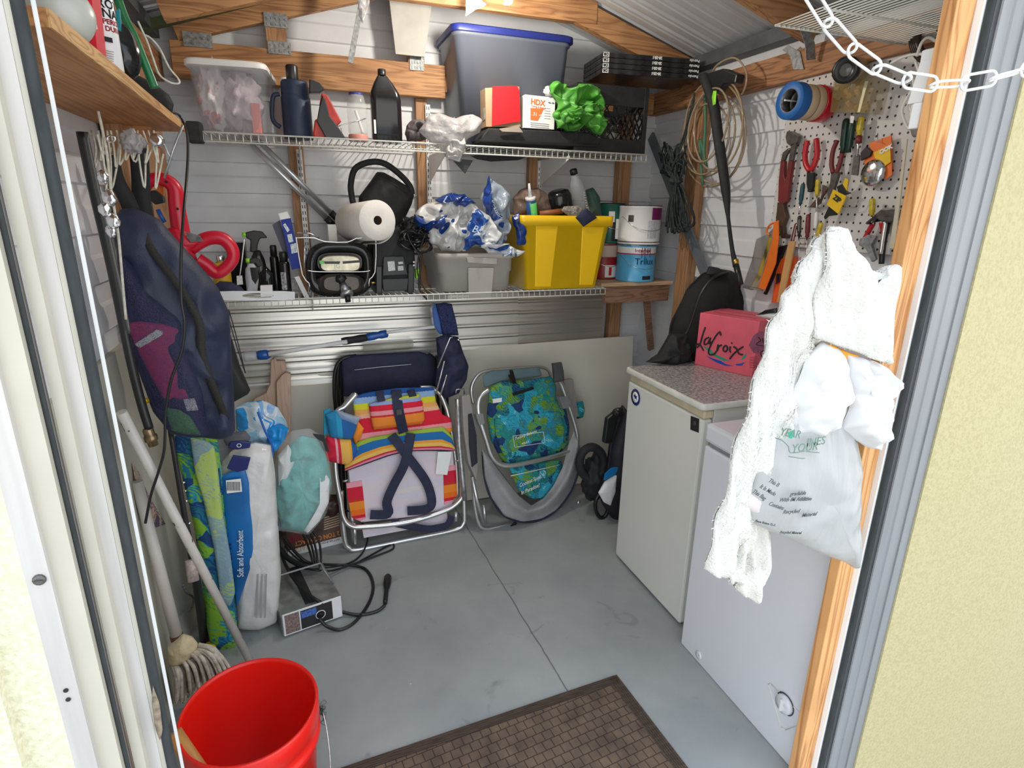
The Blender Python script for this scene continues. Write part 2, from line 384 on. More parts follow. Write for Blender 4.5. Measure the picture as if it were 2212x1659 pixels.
# floor: painted concrete with one joint, scuffs and specks
m, t, b = nt('grey_floor_paint'); co = tc_obj(t)
n = N(t, 'TexNoise', _Scale=2.2, _Detail=6.0, _Roughness=0.6); t.links.new(co, n.inputs['Vector'])
base = ramp(t, n.outputs['Fac'], [(.32, (.30, .315, .31)), (.68, (.42, .43, .405))])
s = N(t, 'SeparateXYZ'); t.links.new(co, s.inputs[0])
n2 = N(t, 'TexNoise', _Scale=9.0); t.links.new(co, n2.inputs['Vector'])
wv = N(t, 'MapRange'); wv.inputs[3].default_value = -.006; wv.inputs[4].default_value = .006; t.links.new(n2.outputs['Fac'], wv.inputs[0])
a = N(t, 'Math', operation='ADD'); t.links.new(s.outputs['X'], a.inputs[0]); t.links.new(wv.outputs[0], a.inputs[1])
sl = N(t, 'Math', operation='MULTIPLY_ADD'); sl.inputs[1].default_value = 0.041; t.links.new(s.outputs['Y'], sl.inputs[0]); t.links.new(a.outputs[0], sl.inputs[2])
d = N(t, 'Math', operation='SUBTRACT'); d.inputs[1].default_value = 0.757; t.links.new(sl.outputs[0], d.inputs[0])
ab = N(t, 'Math', operation='ABSOLUTE'); t.links.new(d.outputs[0], ab.inputs[0])
crk = ramp(t, ab.outputs[0], [(0.0, (.25, .25, .25)), (.0022, (1, 1, 1))])
mx = N(t, 'MixRGB', blend_type='MULTIPLY'); mx.inputs[0].default_value = 1; t.links.new(base, mx.inputs[1]); t.links.new(crk, mx.inputs[2])
n3 = N(t, 'TexNoise', _Scale=7.0, _Detail=8.0, _Distortion=1.2); t.links.new(co, n3.inputs['Vector'])
mx2 = N(t, 'MixRGB', blend_type='MULTIPLY'); mx2.inputs[0].default_value = 1; t.links.new(mx.outputs[0], mx2.inputs[1])
t.links.new(ramp(t, n3.outputs['Fac'], [(.26, (.72, .72, .70)), (.36, (1, 1, 1))]), mx2.inputs[2])
v = N(t, 'TexVoronoi', _Scale=6.0); t.links.new(co, v.inputs['Vector'])
sk = ramp(t, v.outputs['Distance'], [(0.0, (.9, .9, .88)), (.022, (0, 0, 0))])
mx3 = N(t, 'MixRGB', blend_type='ADD'); mx3.inputs[0].default_value = .8; t.links.new(mx2.outputs[0], mx3.inputs[1]); t.links.new(sk, mx3.inputs[2])
t.links.new(mx3.outputs[0], b.inputs['Base Color']); b.inputs['Roughness'].default_value = .42
bump(t, b, n3.outputs['Fac'], .06, .004); M_floor = m
MB().box((XL - .1, YD - .01, -.1), (XR + .1, YB + .05, 0)).build('floor', M_floor, kind='structure', origin=(0, 0, 0))
M_conc = mat('pale_outdoor_concrete', (.55, .54, .50), .9, var=.12, vs=5, bs=.4, bsc=50)
MB().box((-4, -5, -.5), (5, YD - .045, -.35)).build('pavement', M_conc, kind='structure', label='pale concrete paving outside the shed door')

# siding walls: lapped boards modelled as a profile
def siding(name, fr, a0, a1, z0, z1, pitch=.122, top=None):
    pr = []; z = z0; k = 0
    zz = [z0 + pitch * i for i in range(int((z1 - z0) / pitch) + 1)]
    for q in zz: pr += [(q, 0.000), (q + .004, .011), (q + pitch * .52, .007), (q + pitch * .60, .002), (q + pitch * .985, .0)]
    pr = [(p, c) for p, c in pr if p <= z1] + [(z1, 0)]
    b = MB(); n = len(pr)
    vs = [fr.P(a, z, c) for a in (a0, a1) for z, c in pr] + [fr.P(a, z, -.06) for a in (a0, a1) for z in (z0, z1)]
    b.add(vs, [(i, n + i, n + i + 1, i + 1) for i in range(n - 1)] + [(2 * n, 2 * n + 1, 2 * n + 3, 2 * n + 2), (0, 2 * n, 2 * n + 2, n), (n - 1, 2 * n - 1, 2 * n + 3, 2 * n + 1)])
    return b.build(name, M_side, kind='structure')
zS = 1.66 - .122 * 14 + .0
siding('wall_back', FY(YB), XL - .05, XR + .05, zS, 2.62)
siding('wall_right', FXr(XR), -YB, -YD, zS + .02, 2.12)
siding('wall_left', FXl(XL), YD, YB, zS, 2.16)
# corrugated roof, two slopes, ribs running down the slope
M_roof = mat('ribbed_roof_metal', (.60, .61, .62), .42, .35, var=.08, vs=5, stretch=(1, 6, 1))
def roof(name, x0, x1):
    ys = []; y = YD - .25
    while y < YB + .1:
        for dy, dz in ((0, 0), (.028, 0), (.034, .010), (.046, .010), (.052, 0), (.066, 0), (.070, .004), (.076, .004), (.080, 0)): ys.append((y + dy, dz))
        y += .092
    vs = [(x, yy, roofz(x) + dz + .004) for x in (x0, x1) for yy, dz in ys]; n = len(ys); b = MB()
    b.add(vs + [(x, yy, roofz(x) + .03) for x in (x0, x1) for yy in (YD - .25, YB + .1)],
          [(i, i + 1, n + i + 1, n + i) for i in range(n - 1)] + [(2 * n, 2 * n + 1, 2 * n + 3, 2 * n + 2)])
    b.build(name, M_roof, kind='structure')
roof('ceiling_left', XL - .12, RID); roof('ceiling_right', RID, XR + .12)
M_eave = mat('dark_eave_metal', (.09, .10, .11), .5, .3, var=.3)
MB().box((XR - .07, YD + .1, 2.105), (XR + .02, YB - .02, 2.155)).build('trim_1', M_eave, kind='structure', label='dark metal eave channel above the pegboard wall')
MB().box((XL - .02, YD + .1, 2.10), (XL + .06, YB - .02, 2.14)).build('trim_2', M_eave, kind='structure')

# timber frame
def lumber(name, p, q, w, t_, m, label, up=(0, 0, 1), cat='beam', group=None):
    o = MB().beam(p, q, w, t_, up).build(name, m, bev=.003); o['kind'] = 'structure'; o['label'] = label; return o
def top(x, y, h=.09): return (x, y, roofz(x) - h / 2 - .002)
M_plateG = M_galvd
def nailplate(name, x, y, z, w, h, lab, par):
    b = MB().box((x - w / 2, y - .004, z - h / 2), (x + w / 2, y - .0005, z + h / 2))
    for i in range(5):
        for j in range(int(h / .02)): b.box((x - w / 2 + .008 + i * w / 5, y - .007, z - h / 2 + .006 + j * .02), (x - w / 2 + .013 + i * w / 5, y - .004, z - h / 2 + .014 + j * .02))
    return b.build(name, M_plateG, par)
def truss(y, label, kind='front'):
    """pine roof truss: two rafters, a tie and its nail plates"""
    t_ = thing('roof_truss', label, 'roof truss', (RID, y, 2.06))
    for sgn in ((-1,) if kind == 'gable' else (-1, 1)):
        x1 = XL + .12 if sgn < 0 else XR - .06
        a = V((RID, y, roofz(RID) - .06)); e = V((x1, y, roofz(x1) - .055))
        MB().beam(a, e, .04, .09, (0, 0, 1)).build('rafter', M_wood, t_, bev=.002)
    return t_
tr = truss(2.77, 'pine roof truss against the back gable with galvanised nail plates', 'gable')
MB().box((XL + .1, 2.75, 1.955), (.66, 2.79, 2.085)).box((.9, 2.75, 1.955), (XR - .08, 2.79, 2.05)).build('tie_beam', M_wood, tr, bev=.003)
MB().box((.66, 2.752, 1.98), (.9, 2.79, 2.04)).build('tie_beam', M_wood, tr, bev=.003)
MB().box((-.055, 2.752, 2.07), (.02, 2.788, 2.2)).build('web', M_woodz, tr)
MB().box((.50, 2.752, 2.07), (.57, 2.788, 2.44)).build('web', M_woodz, tr)
for x, z, w, h in ((-.015, 2.185, .085, .05), (-.01, 2.09, .085, .045), (.535, 2.09, .06, .07), (-.30, 2.09, .10, .05), (RID - .05, 2.44, .14, .09)):
    nailplate('nail_plate', x, 2.748, z, w, h, '', tr)
tr = truss(2.51, 'pine roof truss with a collar tie over the big blue-lidded bin')
MB().beam((.24, 2.508, 2.282), (1.25, 2.508, 2.282), .042, .085).build('collar_tie', M_wood, tr, bev=.003)
tr = truss(1.80, 'near pine roof truss tied down with steel straps')
MB().pp(FY(1.775), [(1724, 52), (1744, 50), (1760, 92), (1762, 128), (1742, 130), (1740, 96)], .003).build('hurricane_strap', M_galvd, tr)
MB().pp(FXr(1.745), [(1690, 108), (1702, 98), (1728, 112), (1736, 150), (1714, 150), (1706, 120)], .003).build('hurricane_strap', M_galvd, tr)
# wall plates and studs
lumber('trim_3', (1.775, YD + .05, 2.012), (1.775, YB - .01, 2.012), .05, .10, M_woody, 'pine top plate of the pegboard wall')
lumber('trim_4', (XL + .03, YD + .05, 2.0), (XL + .03, YB - .01, 2.0), .05, .10, M_woody, 'pine top plate of the left wall')
def stud(x, y, z0, z1, w, d, lab): o = MB().box((x - w / 2, y - d / 2, z0), (x + w / 2, y + d / 2, z1)).build('wall_stud', M_woodz, bev=.002); o['label'] = lab; o['category'] = 'stud'; o['group'] = 'pine wall studs'; return o
stud(.018, 2.815, .02, 1.955, .06, .04, 'pine stud behind the slotted rail by the grill')
stud(.56, 2.815, .02, 1.955, .05, .04, 'pine stud behind the slotted rail by the watering can')
stud(1.105, 2.815, .02, 1.955, .05, .04, 'pine stud behind the yellow tote')
stud(1.60, 2.805, .02, 1.955, .07, .05, 'pine stud rising behind the paint cans')
stud(1.765, 2.42, 0.02, 1.96, .05, .088, 'pine stud behind the hanging hose coil on the side wall')
stud(-.455, 2.02, 1.12, 1.95, .05, .09, 'orange pine stud beside the black hose under the plywood shelf')
stud(-.455, 2.50, .02, 1.95, .05, .09, 'pine stud behind the red trimmer')
# braces
MB().beam((1.735, 2.78, 1.86), (1.735, 2.02, .98), .05, .012, (1, 0, 0)).build('wall_brace', mat('grey_painted_brace', (.15, .17, .19), .6, .2, var=.15), label='grey diagonal metal brace across the side wall', cat='brace')
MB().beam((.33, 2.56, 2.36), (.245, 2.60, 2.03), .02, .02, (0, 1, 0)).build('gable_strut', M_galvd, label='thin dull metal strut hanging in the gable', cat='strut')
# white filler panels in the gable
MB().prism([(.41, 2.70, 2.43), (.62, 2.70, 2.43), (.56, 2.70, 2.10), (.44, 2.70, 2.10)], (0, -1, 0), .012).build('flat_board', mat('pale_grey_board', (.42, .40, .36), .6), label='pale flat panel standing in the gable beside the big blue-lidded bin', cat='panel')

# ---------------------------------------------------------------- door surround
def stucco(name, c, c2, k=1.0):
    m, t, b = nt(name); co = tc_obj(t)
    n = N(t, 'TexNoise', _Scale=130.0, _Detail=4.0, _Distortion=.2); t.links.new(co, n.inputs['Vector'])
    t.links.new(ramp(t, n.outputs['Fac'], [(.35, c2), (.6, c)]), b.inputs['Base Color']); b.inputs['Roughness'].default_value = .55
    bump(t, b, n.outputs['Fac'], .7 * k, .003); return m
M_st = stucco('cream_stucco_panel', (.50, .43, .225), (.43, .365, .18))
M_stl = stucco('sunlit_cream_stucco_panel', (.72, .69, .52), (.62, .58, .40))  # same stucco left of the door, its sunlight put into the base colour
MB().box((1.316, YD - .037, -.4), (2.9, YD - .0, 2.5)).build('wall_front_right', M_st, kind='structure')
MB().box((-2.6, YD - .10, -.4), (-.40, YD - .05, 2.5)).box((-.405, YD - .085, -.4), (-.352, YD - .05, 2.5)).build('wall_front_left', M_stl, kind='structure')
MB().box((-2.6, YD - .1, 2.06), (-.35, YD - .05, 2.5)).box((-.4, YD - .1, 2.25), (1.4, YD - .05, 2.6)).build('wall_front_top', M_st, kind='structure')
MB().box((XL - .1, YD - .045, 0), (-.33, YD - .0, 2.3)).build('wall_front_inner_left', M_side, kind='structure')
MB().box((1.232, YD - .012, 0), (XR + .1, YD + .01, 2.1)).build('wall_front_inner_right', M_side, kind='structure')
# left jamb: sliding door track of aluminium channels with dark seals
dj = thing('door_jamb', 'weathered aluminium sliding door jamb with two dark rubber seals beside the opening', 'door frame', (-.3, YD - .05, 0)); dj['kind'] = 'structure'
xs = [-.352, -.327, -.317, -.303, -.297, -.283, -.268, -.2615, -.2480, -.2445]
ys = [.775, .775, .80, .80, .81, .82, .825, .83, .84, .85]
def jamb(nm, i0, i1, m, dy=0, bulge=0):
    y0, y1 = ys[i0] + dy, ys[i1] + dy
    b = MB()
    if bulge:
        cx = (xs[i0] + xs[i1]) / 2; r = (xs[i1] - xs[i0]) / 2
        b.add([(cx + r * math.cos(a), y0 - .004 - r * .9 * math.sin(a), z) for z in (0, 2.3) for a in [PI * k / 8 for k in range(9)]], [(k, k + 1, 10 + k, 9 + k) for k in range(8)], smooth=True)
    else: b.prism([(xs[i0], y0, 0), (xs[i1], y0, 0), (xs[i1], y0, 2.3), (xs[i0], y0, 2.3)], (0, -1, 0), .004 if nm == 'edge_bead' else .02)
    return b.build(nm, m, dj)
jamb('outer_flange', 0, 1, M_aluw); jamb('channel', 1, 3, M_cream, .01); jamb('channel', 2, 3, M_aluw, 0)
jamb('rubber_seal', 3, 4, M_gasket, 0, 1); jamb('channel', 4, 5, M_cream); jamb('channel', 5, 6, M_aluw, .004); jamb('channel', 6, 7, M_cream)
jamb('rubber_seal', 7, 8, M_gasket, -.002, 1); jamb('edge_bead', 8, 9, M_paper)
for z in (1.44, 1.05, .70):
    b = MB().lathe([(.0075, 0), (.007, .002), (.004, .0035)], (-.338, .7745, z), (0, -1, 0), 12); b.box((-.343, .7700, z - .001), (-.333, .7712, z + .001)); b.build('screw', M_steel, dj)
for z in (.88, .865): MB().lathe([(.003, 0), (.003, .001)], (-.340, .7745, z), (0, -1, 0), 10).build('screw_hole', M_blackm, dj)
b = MB().pillow(FY(.815), [(330, 1480), (345, 1520), (352, 1580), (345, 1600), (334, 1570), (328, 1520)], .002, amp=.001, freq=60, rings=4, seg=20); b.build('rust_mark', mat('rusty_scrape', (.22, .17, .12), .8, var=.5, vs=90), dj)
MB().lathe([(.009, 0), (.009, .003), (.006, .006)], (-.452, .759, .735), (0, -1, 0), 14).build('wall_button', M_galv, label='small round metal rivet in the sunlit left stucco', cat='rivet')
# right post and aluminium jamb
dp = thing('door_post', 'bright orange pine door post with grey aluminium edge', 'door post', (1.15, YD, 0)); dp['kind'] = 'structure'
MB().box((1.148, YD, 0), (1.198, YD + .028, 2.3)).build('post', M_post, dp, bev=.002)
MB().box((1.198, YD - .012, 0), (1.206, YD + .03, 2.3)).build('edge_bead', M_paper, dp)
b = MB(); b.add([(1.212 + .0085 * math.cos(a), YD - .014 - .010 * math.sin(a), z) for z in (0, 2.3) for a in [PI * k / 8 for k in range(9)]], [(k, k + 1, 10 + k, 9 + k) for k in range(8)], smooth=True); b.build('rubber_seal', M_gasket, dp)
b = MB(); pr = [(1.221, 0), (1.222, .008), (1.238, .008), (1.240, .004), (1.252, .004), (1.254, .010), (1.272, .010), (1.274, .004), (1.288, .004), (1.2885, .012), (1.316, .012), (1.316, 0)]
b.prism([(x, YD - .028 - y * .4, 0) for x, y in pr], (0, 0, -1), 2.3); b.v = [V((p.x, p.y, 2.3 - p.z if 0 else abs(p.z))) for p in b.v]
b.build('alu_channel', M_alu, dp)

# ---------------------------------------------------------------- shared builders
def X(px, py, y): return pY(px, py, y).x
def Z(px, py, y): return pY(px, py, y).z
def rrect(cx, cy, w, d, r, z, k=4, M=None):
    pts = []
    for qx, qy, a0 in ((1, 1, 0), (-1, 1, 90), (-1, -1, 180), (1, -1, 270)):
        for i in range(k + 1):
            a = math.radians(a0 + 90 * i / k); pts.append(V((cx + qx * (w / 2 - r) + r * math.cos(a), cy + qy * (d / 2 - r) + r * math.sin(a), z)))
    return [M @ p for p in pts] if M else pts
def loft(b, rings, mi=0, cap=(1, 1), smooth=True):
    n = len(rings[0]); vs = [p for r in rings for p in r]
    fs = [(j * n + i, j * n + (i + 1) % n, (j + 1) * n + (i + 1) % n, (j + 1) * n + i) for j in range(len(rings) - 1) for i in range(n)]
    b.add(vs, fs, mi, smooth=smooth); o = len(b.v) - len(vs)
    if cap[0]: b.f.append([o + i for i in range(n)][::-1]); b.m.append(mi); b.sm.append(False)
    if cap[1]: b.f.append([o + (len(rings) - 1) * n + i for i in range(n)]); b.m.append(mi); b.sm.append(False)
    return b
def tub_mb(cx, cy, z0, w, d, h, tap=.86, r=.02, th=.003, rim=.008, rimh=.018, M=None):
    b = MB(); T = lambda k: (w * (tap + (1 - tap) * k), d * (tap + (1 - tap) * k)); R = []
    for k, e in ((0, 0), (1, 0)): a = T(k); R.append(rrect(cx, cy, a[0] + e, a[1] + e, r, z0 + h * k - (rimh if k else 0), M=M))
    R.append(rrect(cx, cy, w + rim * 2, d + rim * 2, r + rim, z0 + h - rimh, M=M)); R.append(rrect(cx, cy, w + rim * 2, d + rim * 2, r + rim, z0 + h, M=M))
    R.append(rrect(cx, cy, w - th * 2, d - th * 2, r, z0 + h, M=M)); a = T(0); R.append(rrect(cx, cy, a[0] - th * 2, a[1] - th * 2, r, z0 + th, M=M))
    return loft(b, R)
def Rz(cx, cy, deg): return Matrix.Translation((cx, cy, 0)) @ Matrix.Rotation(math.radians(deg), 4, 'Z') @ Matrix.Translation((-cx, -cy, 0))
def carton(name, label, fr, pix, depth, m, cat='box', group=None, bev=.001):
    """closed box whose front face is the quad pix on plane fr, extending back by depth"""
    P = cs(fr, pix); base = sum(P, V((0, 0, 0))) / 4; base.z = min(p.z for p in P)
    t = thing(name, label, cat, base, group); MB().prism(P, fr.n, depth).build('body', m, t, bev=bev); return t
def bottle(name, label, base, prof, m, cat='bottle', cap=None, capm=None, sq=1, group=None, axis=(0, 0, 1)):
    t = thing(name, label, cat, base, group)
    b = MB().lathe(prof, base, axis, 24)
    if sq != 1:
        for p in b.v: p.y = base[1] + (p.y - base[1]) * sq
    b.build('body', m, t)
    if cap: MB().lathe(cap, base, axis, 18).build('cap', capm or M_black, t)
    return t
M_clear = clear('clear_plastic', (.85, .86, .87), .12, .22, bs=.3)
M_frost = clear('frosted_plastic', (.62, .64, .68), .35, .62)
M_bag = clear('thin_grey_bag', (.42, .40, .40), .28, .7, bs=1.0)
M_film = clear('clear_film', (.9, .92, .93), .08, .16, bs=1.0)
def wire_shelf(label, x0, x1, y0, y1, z, lip=.03, pitch=.0254, cat='shelf'):
    t = thing('wire_shelf', label, cat, ((x0 + x1) / 2, y0, z)); b = MB(); n = int((x1 - x0) / pitch)
    for i in range(n + 1):
        x = x0 + (x1 - x0) * i / n; b.tube([(x, y0, z - lip), (x, y0, z), (x, y1, z)], .0019, 5)
    b.build('wire_deck', M_wire, t); b = MB()
    for y, zz in ((y0 - .003, z), (y0 - .003, z - lip), (y1, z), ((y0 + y1) / 2, z - .004)): b.tube([(x0, y, zz), (x1, y, zz)], .0032, 6)
    b.build('rail', M_wire, t); return t

# ---------------------------------------------------------------- upper wire shelf and what stands on it
ZU = 1.737
us = wire_shelf('long white wire shelf high on the back wall, loaded with tubs and crates', -.285, 1.495, 2.42, 2.83, ZU - .002)
MB().box((-.335, 2.405, ZU - .04), (-.285, 2.46, ZU + .03)).build('end_cap', M_blackm, us, bev=.008)
def rail(x, z0, z1, lab):
    t = thing('shelf_upright', lab, 'shelf rail', (x, 2.79, z0), 'slotted shelf rails on the back wall')
    b = MB().box((x - .011, 2.778, z0), (x + .011, 2.792, z1)); b.build('rail', M_white, t, bev=.001)
    b = MB(); z = z0 + .02
    while z < z1 - .02:
        for s in (-.005, .005): b.box((x + s - .0015, 2.7772, z), (x + s + .0015, 2.779, z + .014))
        z += .026
    b.build('slot', M_blackm, t); return t
rail(.03, 1.02, 1.72, 'white slotted shelf rail behind the portable grill')
rail(.585, 1.16, 1.93, 'white slotted shelf rail beside the watering can')
rail(1.13, 1.16, 1.72, 'white slotted shelf rail behind the yellow tote')
for x, g in ((.03, 0), (.585, 0), (1.13, 0)):
    MB().prism([(x, 2.79, 1.72), (x, 2.45, 1.72), (x, 2.45, 1.705), (x, 2.79, 1.60)], (-1, 0, 0), .003).build('bracket', M_white, us)
# silver poles leaning across the wall
for i, (a, b_, lab) in enumerate(((pY(548, 318, 2.72), pY(712, 478, 2.74), 'lower of two silver poles slanting across the back wall'), (pY(572, 318, 2.74), pY(722, 466, 2.76), 'upper of two silver poles slanting across the back wall'))):
    t = thing('metal_pole', lab, 'pole', b_, 'silver poles on the back wall')
    d = (b_ - a).normalized(); MB().cyl(a - d * .12, b_, .0115).build('tube', mat('zinc_pole', (.68, .69, .70), .28, .7, var=.05), t); MB().cyl(b_ - d * .02, b_ + d * .03, .0145).build('end_cap', M_black, t)
# --- see-through tub with pink and white bundles
M0 = Rz(.02, 2.62, -6)
x0, x1 = X(452, 285, 2.47), X(588, 290, 2.47); w = (x1 - x0) / .84; cx = (x0 + x1) / 2 - .015; ztop = Z(500, 130, 2.47)
t = thing('storage_tub', 'clear plastic tub with white lid full of pink and white bundles', 'storage tub', (cx, 2.62, ZU))
tub_mb(cx, 2.62, ZU, w, .30, ztop - ZU - .01, .84, .03, M=Rz(cx, 2.62, -5)).build('body', clear('milky_tub', (.66, .66, .70), .25, .22), t)
loft(MB(), [rrect(cx, 2.62, w + .022 - e, .322 - e, .035, ztop - .022 + z, M=Rz(cx, 2.62, -5)) for z, e in ((0, 0), (.016, 0), (.022, .012), (.022, .04), (.016, .045))]).build('lid', M_white, t, bev=.001)
M_pink = patches('pink_white_bundle', [(0, (.35, .22, .30)), (.28, (.75, .30, .30)), (.40, (.85, .78, .77)), (.62, (.72, .55, .55)), (.72, (.9, .88, .86))], 9, 1.5, .5, wave=False)
M_pk2 = mat('salmon_card', (.80, .25, .22), .6); M_mauve = mat('pale_mauve_tissue', (.66, .56, .60), .6, var=.25, vs=20)
MB().blob((cx - .065, 2.56, ZU + .13), (.055, .075, .115), .35, 12, 3, ridge=.5).build('cloth_bundle', M_pink, label='pink and white fabric bundle inside the clear tub', cat='cloth')
MB().blob((cx + .02, 2.55, ZU + .12), (.075, .07, .11), .35, 12, 5, ridge=.6).build('tissue_bundle', M_mauve, label='crumpled pale tissue bundle inside the clear tub', cat='tissue paper')
MB().box((cx + .055, 2.49, ZU + .01), (cx + .085, 2.62, ZU + .11)).build('salmon_card', M_pk2, label='salmon card box standing inside the clear tub', cat='card')
# --- bottle with white cap behind the jug
p = pY(618, 200, 2.68); bottle('cleaner_bottle', 'cloudy bottle with a white cap behind the navy jug', (p.x, 2.68, ZU), [(.045, 0), (.05, .01), (.05, .16), (.02, .2), (.016, .205)], clear('cloudy_bottle', (.5, .42, .40), .3, .7), cap=[(.019, .205), (.019, .235)], capm=M_white)
# --- navy jug
y = 2.49; x0, x1 = X(602, 170, y), X(668, 170, y); cx = (x0 + x1) / 2; r = (x1 - x0) / 2; H = Z(640, 170, y) - ZU
M_jug = mat('navy_plastic', (.014, .028, .065), .5, var=.2, bs=.1)
t = thing('water_jug', 'navy blue plastic jug with a black cap and side handle', 'jug', (cx, y + r, ZU))
MB().lathe([(r * .98, 0), (r * 1.02, .01), (r * 1.0, H * .72), (r * .93, H * .74), (r * .95, H * .76), (r * .93, H * .97), (r * .86, H), (r * .6, H)], (cx, y + r, ZU), n=32).build('body', M_jug, t)
MB().lathe([(.022, H), (.022, H + .05), (.018, H + .054)], (cx - .005, y + r, ZU), n=20).build('cap', M_black, t, bev=.001)
MB().tube(cs(FY(y + r), [(604, 203), (592, 206), (588, 225), (590, 260), (606, 275)]), .008, 8, res=5).build('handle', M_jug, t)
# --- black spout on a red and black pruner
t = thing('pole_pruner', 'red and black pruning tool lying between the navy jug and the jar', 'pruner', pY(710, 295, 2.47))
f = FY(2.47)
MB().pp(f, [(668, 170), (690, 178), (703, 193), (692, 200), (668, 200)], .04).build('nozzle', M_black, t, bev=.004)
M_rd = mat('faded_red_plastic', (.45, .03, .02), .45, var=.35, vs=40)
MB().pp(f, [(695, 200), (708, 206), (738, 262), (722, 278), (705, 270), (690, 225)], .03).build('red_grip', M_rd, t, bev=.004)
MB().pp(f, [(676, 292), (680, 258), (695, 255), (712, 275), (702, 298), (682, 298)], .035, .005).build('red_grip', M_rd, t, bev=.005)
MB().pp(f, [(690, 230), (697, 205), (703, 215), (712, 250), (735, 280), (748, 300), (705, 300), (684, 262)], .02, .012).build('black_head', M_black, t, bev=.003)
b = MB()
for i in range(5): b.tube(cs(f, [(712 + i * 6, 272 + i * 1), (724 + i * 5, 300)], .006), .0016, 5)
b.tube(cs(f, [(704, 280), (790, 256)], .01), .002, 5); b.build('blade', M_chrome, t)
# --- upside-down jar with pink lid
y = 2.50; cx = X(772, 260, y); r = .037
t = thing('glass_jar', 'clear jar standing upside down on a pink lid with a white brush inside', 'jar', (cx, y, ZU))
H = Z(772, 205, y) - ZU
MB().lathe([(r * .92, .022), (r, .035), (r, H * .75), (r * .85, H * .9), (r * .72, H)], (cx, y, ZU)).build('body', clear('jar_glass', (.75, .78, .75), .06, .25), t)
MB().lathe([(r * .99, 0), (r, .004), (r, .02), (r * .95, .024)], (cx, y, ZU)).build('lid', mat('dusty_pink_plastic', (.62, .26, .22), .45), t)
MB().lathe([(r * .73, H - .004), (r * .73, H + .006)], (cx, y, ZU)).build('blue_base', mat('deep_blue_plastic', (.03, .035, .22), .4), t)
MB().tube([(cx + .018, y, ZU + .03), (cx + .01, y, ZU + .06), (cx - .005, y, ZU + .11)], .006, 8, res=4).build('jar_brush', M_white, label='white brush handle inside the upturned jar', cat='brush')
# --- black oil bottle
y = 2.49; x0, x1 = X(803, 230, y), X(868, 235, y); cx = (x0 + x1) / 2; wd_ = (x1 - x0); H = Z(835, 148, y) - ZU
t = thing('oil_bottle', 'tall glossy black oil bottle with sloping shoulder', 'bottle', (cx, y + .03, ZU))
R = [rrect(cx, y + .03, wd_ * a, .07 * a, .02 * a, ZU + H * k) for k, a in ((0, .9), (.02, 1), (.60, 1), (.68, .96), (.82, .62), (.90, .36), (.92, .30))]
R = [[p + V((-.012 * max(0, (k - .6)) / .4, 0, 0)) for p in r_] for r_, k in zip(R, (0, .02, .6, .68, .82, .9, .92))]
M_gloss = mat('glossy_black', (.010, .010, .011), .16, var=.1)
loft(MB(), R).build('body', M_gloss, t, bev=.002); MB().lathe([(.015, H * .92), (.0155, H * .93), (.0155, H), (.013, H + .002)], (cx - .010, y + .03, ZU)).build('cap', M_black, t)
MB().fbox(FY(y - .0065), x0 + .004, x0 + .012, ZU + .03, ZU + .08, 0, .001).build('sticker', M_white, t); MB().fbox(FXr(x1 + .001), -(y + .05), -(y + .015), ZU + .03, ZU + .13, 0, .002).build('label_panel', M_rd, t)
# --- crumpled grey bag spilling over the shelf edge
f = FY(2.44)
t = thing('plastic_bag', 'crumpled translucent grey bag spilling over the upper shelf edge', 'bag', pY(960, 300, 2.44))
b = MB().pillow(f, [(918, 255), (945, 243), (985, 255), (1020, 246), (1040, 262), (1036, 285), (1012, 300), (1000, 318), (994, 350), (968, 345), (950, 322), (928, 312), (924, 300), (905, 285)], .05, amp=.013, freq=18, seed=3, folds=.8, rough=.006, back=.4, seg=90, rings=16)
b.build('body', M_bag, t)
MB().pillow(f, [(968, 300), (1000, 290), (1005, 318), (992, 350), (962, 345)], .02, c=.035, amp=.018, freq=34, seed=8, folds=.9, rough=.01, seg=60).build('loose_end', clear('pale_bag_end', (.66, .64, .62), .2, .7, bs=1), t)
MB().pillow(FY(2.5), [(878, 270), (890, 255), (915, 262), (925, 300), (880, 305), (873, 290)], .035, amp=.02, freq=26, seed=5, folds=.7, rough=.01).build('dark_rag', mat('dusky_rag', (.10, .085, .09), .8, var=.5, vs=30), label='dusky crumpled rag beside the black oil bottle', cat='rag')
f = FY(2.46); MB().pp(f, [(975, 342), (1022, 346), (1005, 375)], .006, .01).build('hanging_cloth', mat('slate_cloth', (.05, .055, .06), .8), label='pointed dark cloth corner hanging under the grey bag', cat='cloth')
# --- big clear bin with a blue lid
y = 2.53; xa, xb = X(993, 150, y), X(1222, 200, y); zt = Z(1100, 75, y); cx = (xa + xb) / 2; w = (xb - xa) + .03; H = zt - ZU
t = thing('storage_bin', 'big clear plastic bin with a royal blue lid', 'storage bin', (cx, y + .15, ZU))
tub_mb(cx, y + .15, ZU, w, .29, H, .86, .03).build('body', clear('smoky_bin', (.17, .19, .24), .35, .74), t)
loft(MB(), [rrect(cx, y + .15, w + .035 - e, .325 - e, .035, zt - .006 + z) for z, e in ((0, 0), (.024, .002), (.030, .03), (.022, .05), (.022, .09))]).build('lid', mat('royal_blue_plastic', (.012, .022, .17), .4), t, bev=.002)
MB().blob((cx - .05, y + .13, ZU + .11), (.17, .08, .10), .4, 10, 6, ridge=.5).build('blanket', mat('pale_bundled_blanket', (.5, .47, .5), .9, var=.3, vs=18), label='pale bundled blanket seen through the big bin wall', cat='blanket')
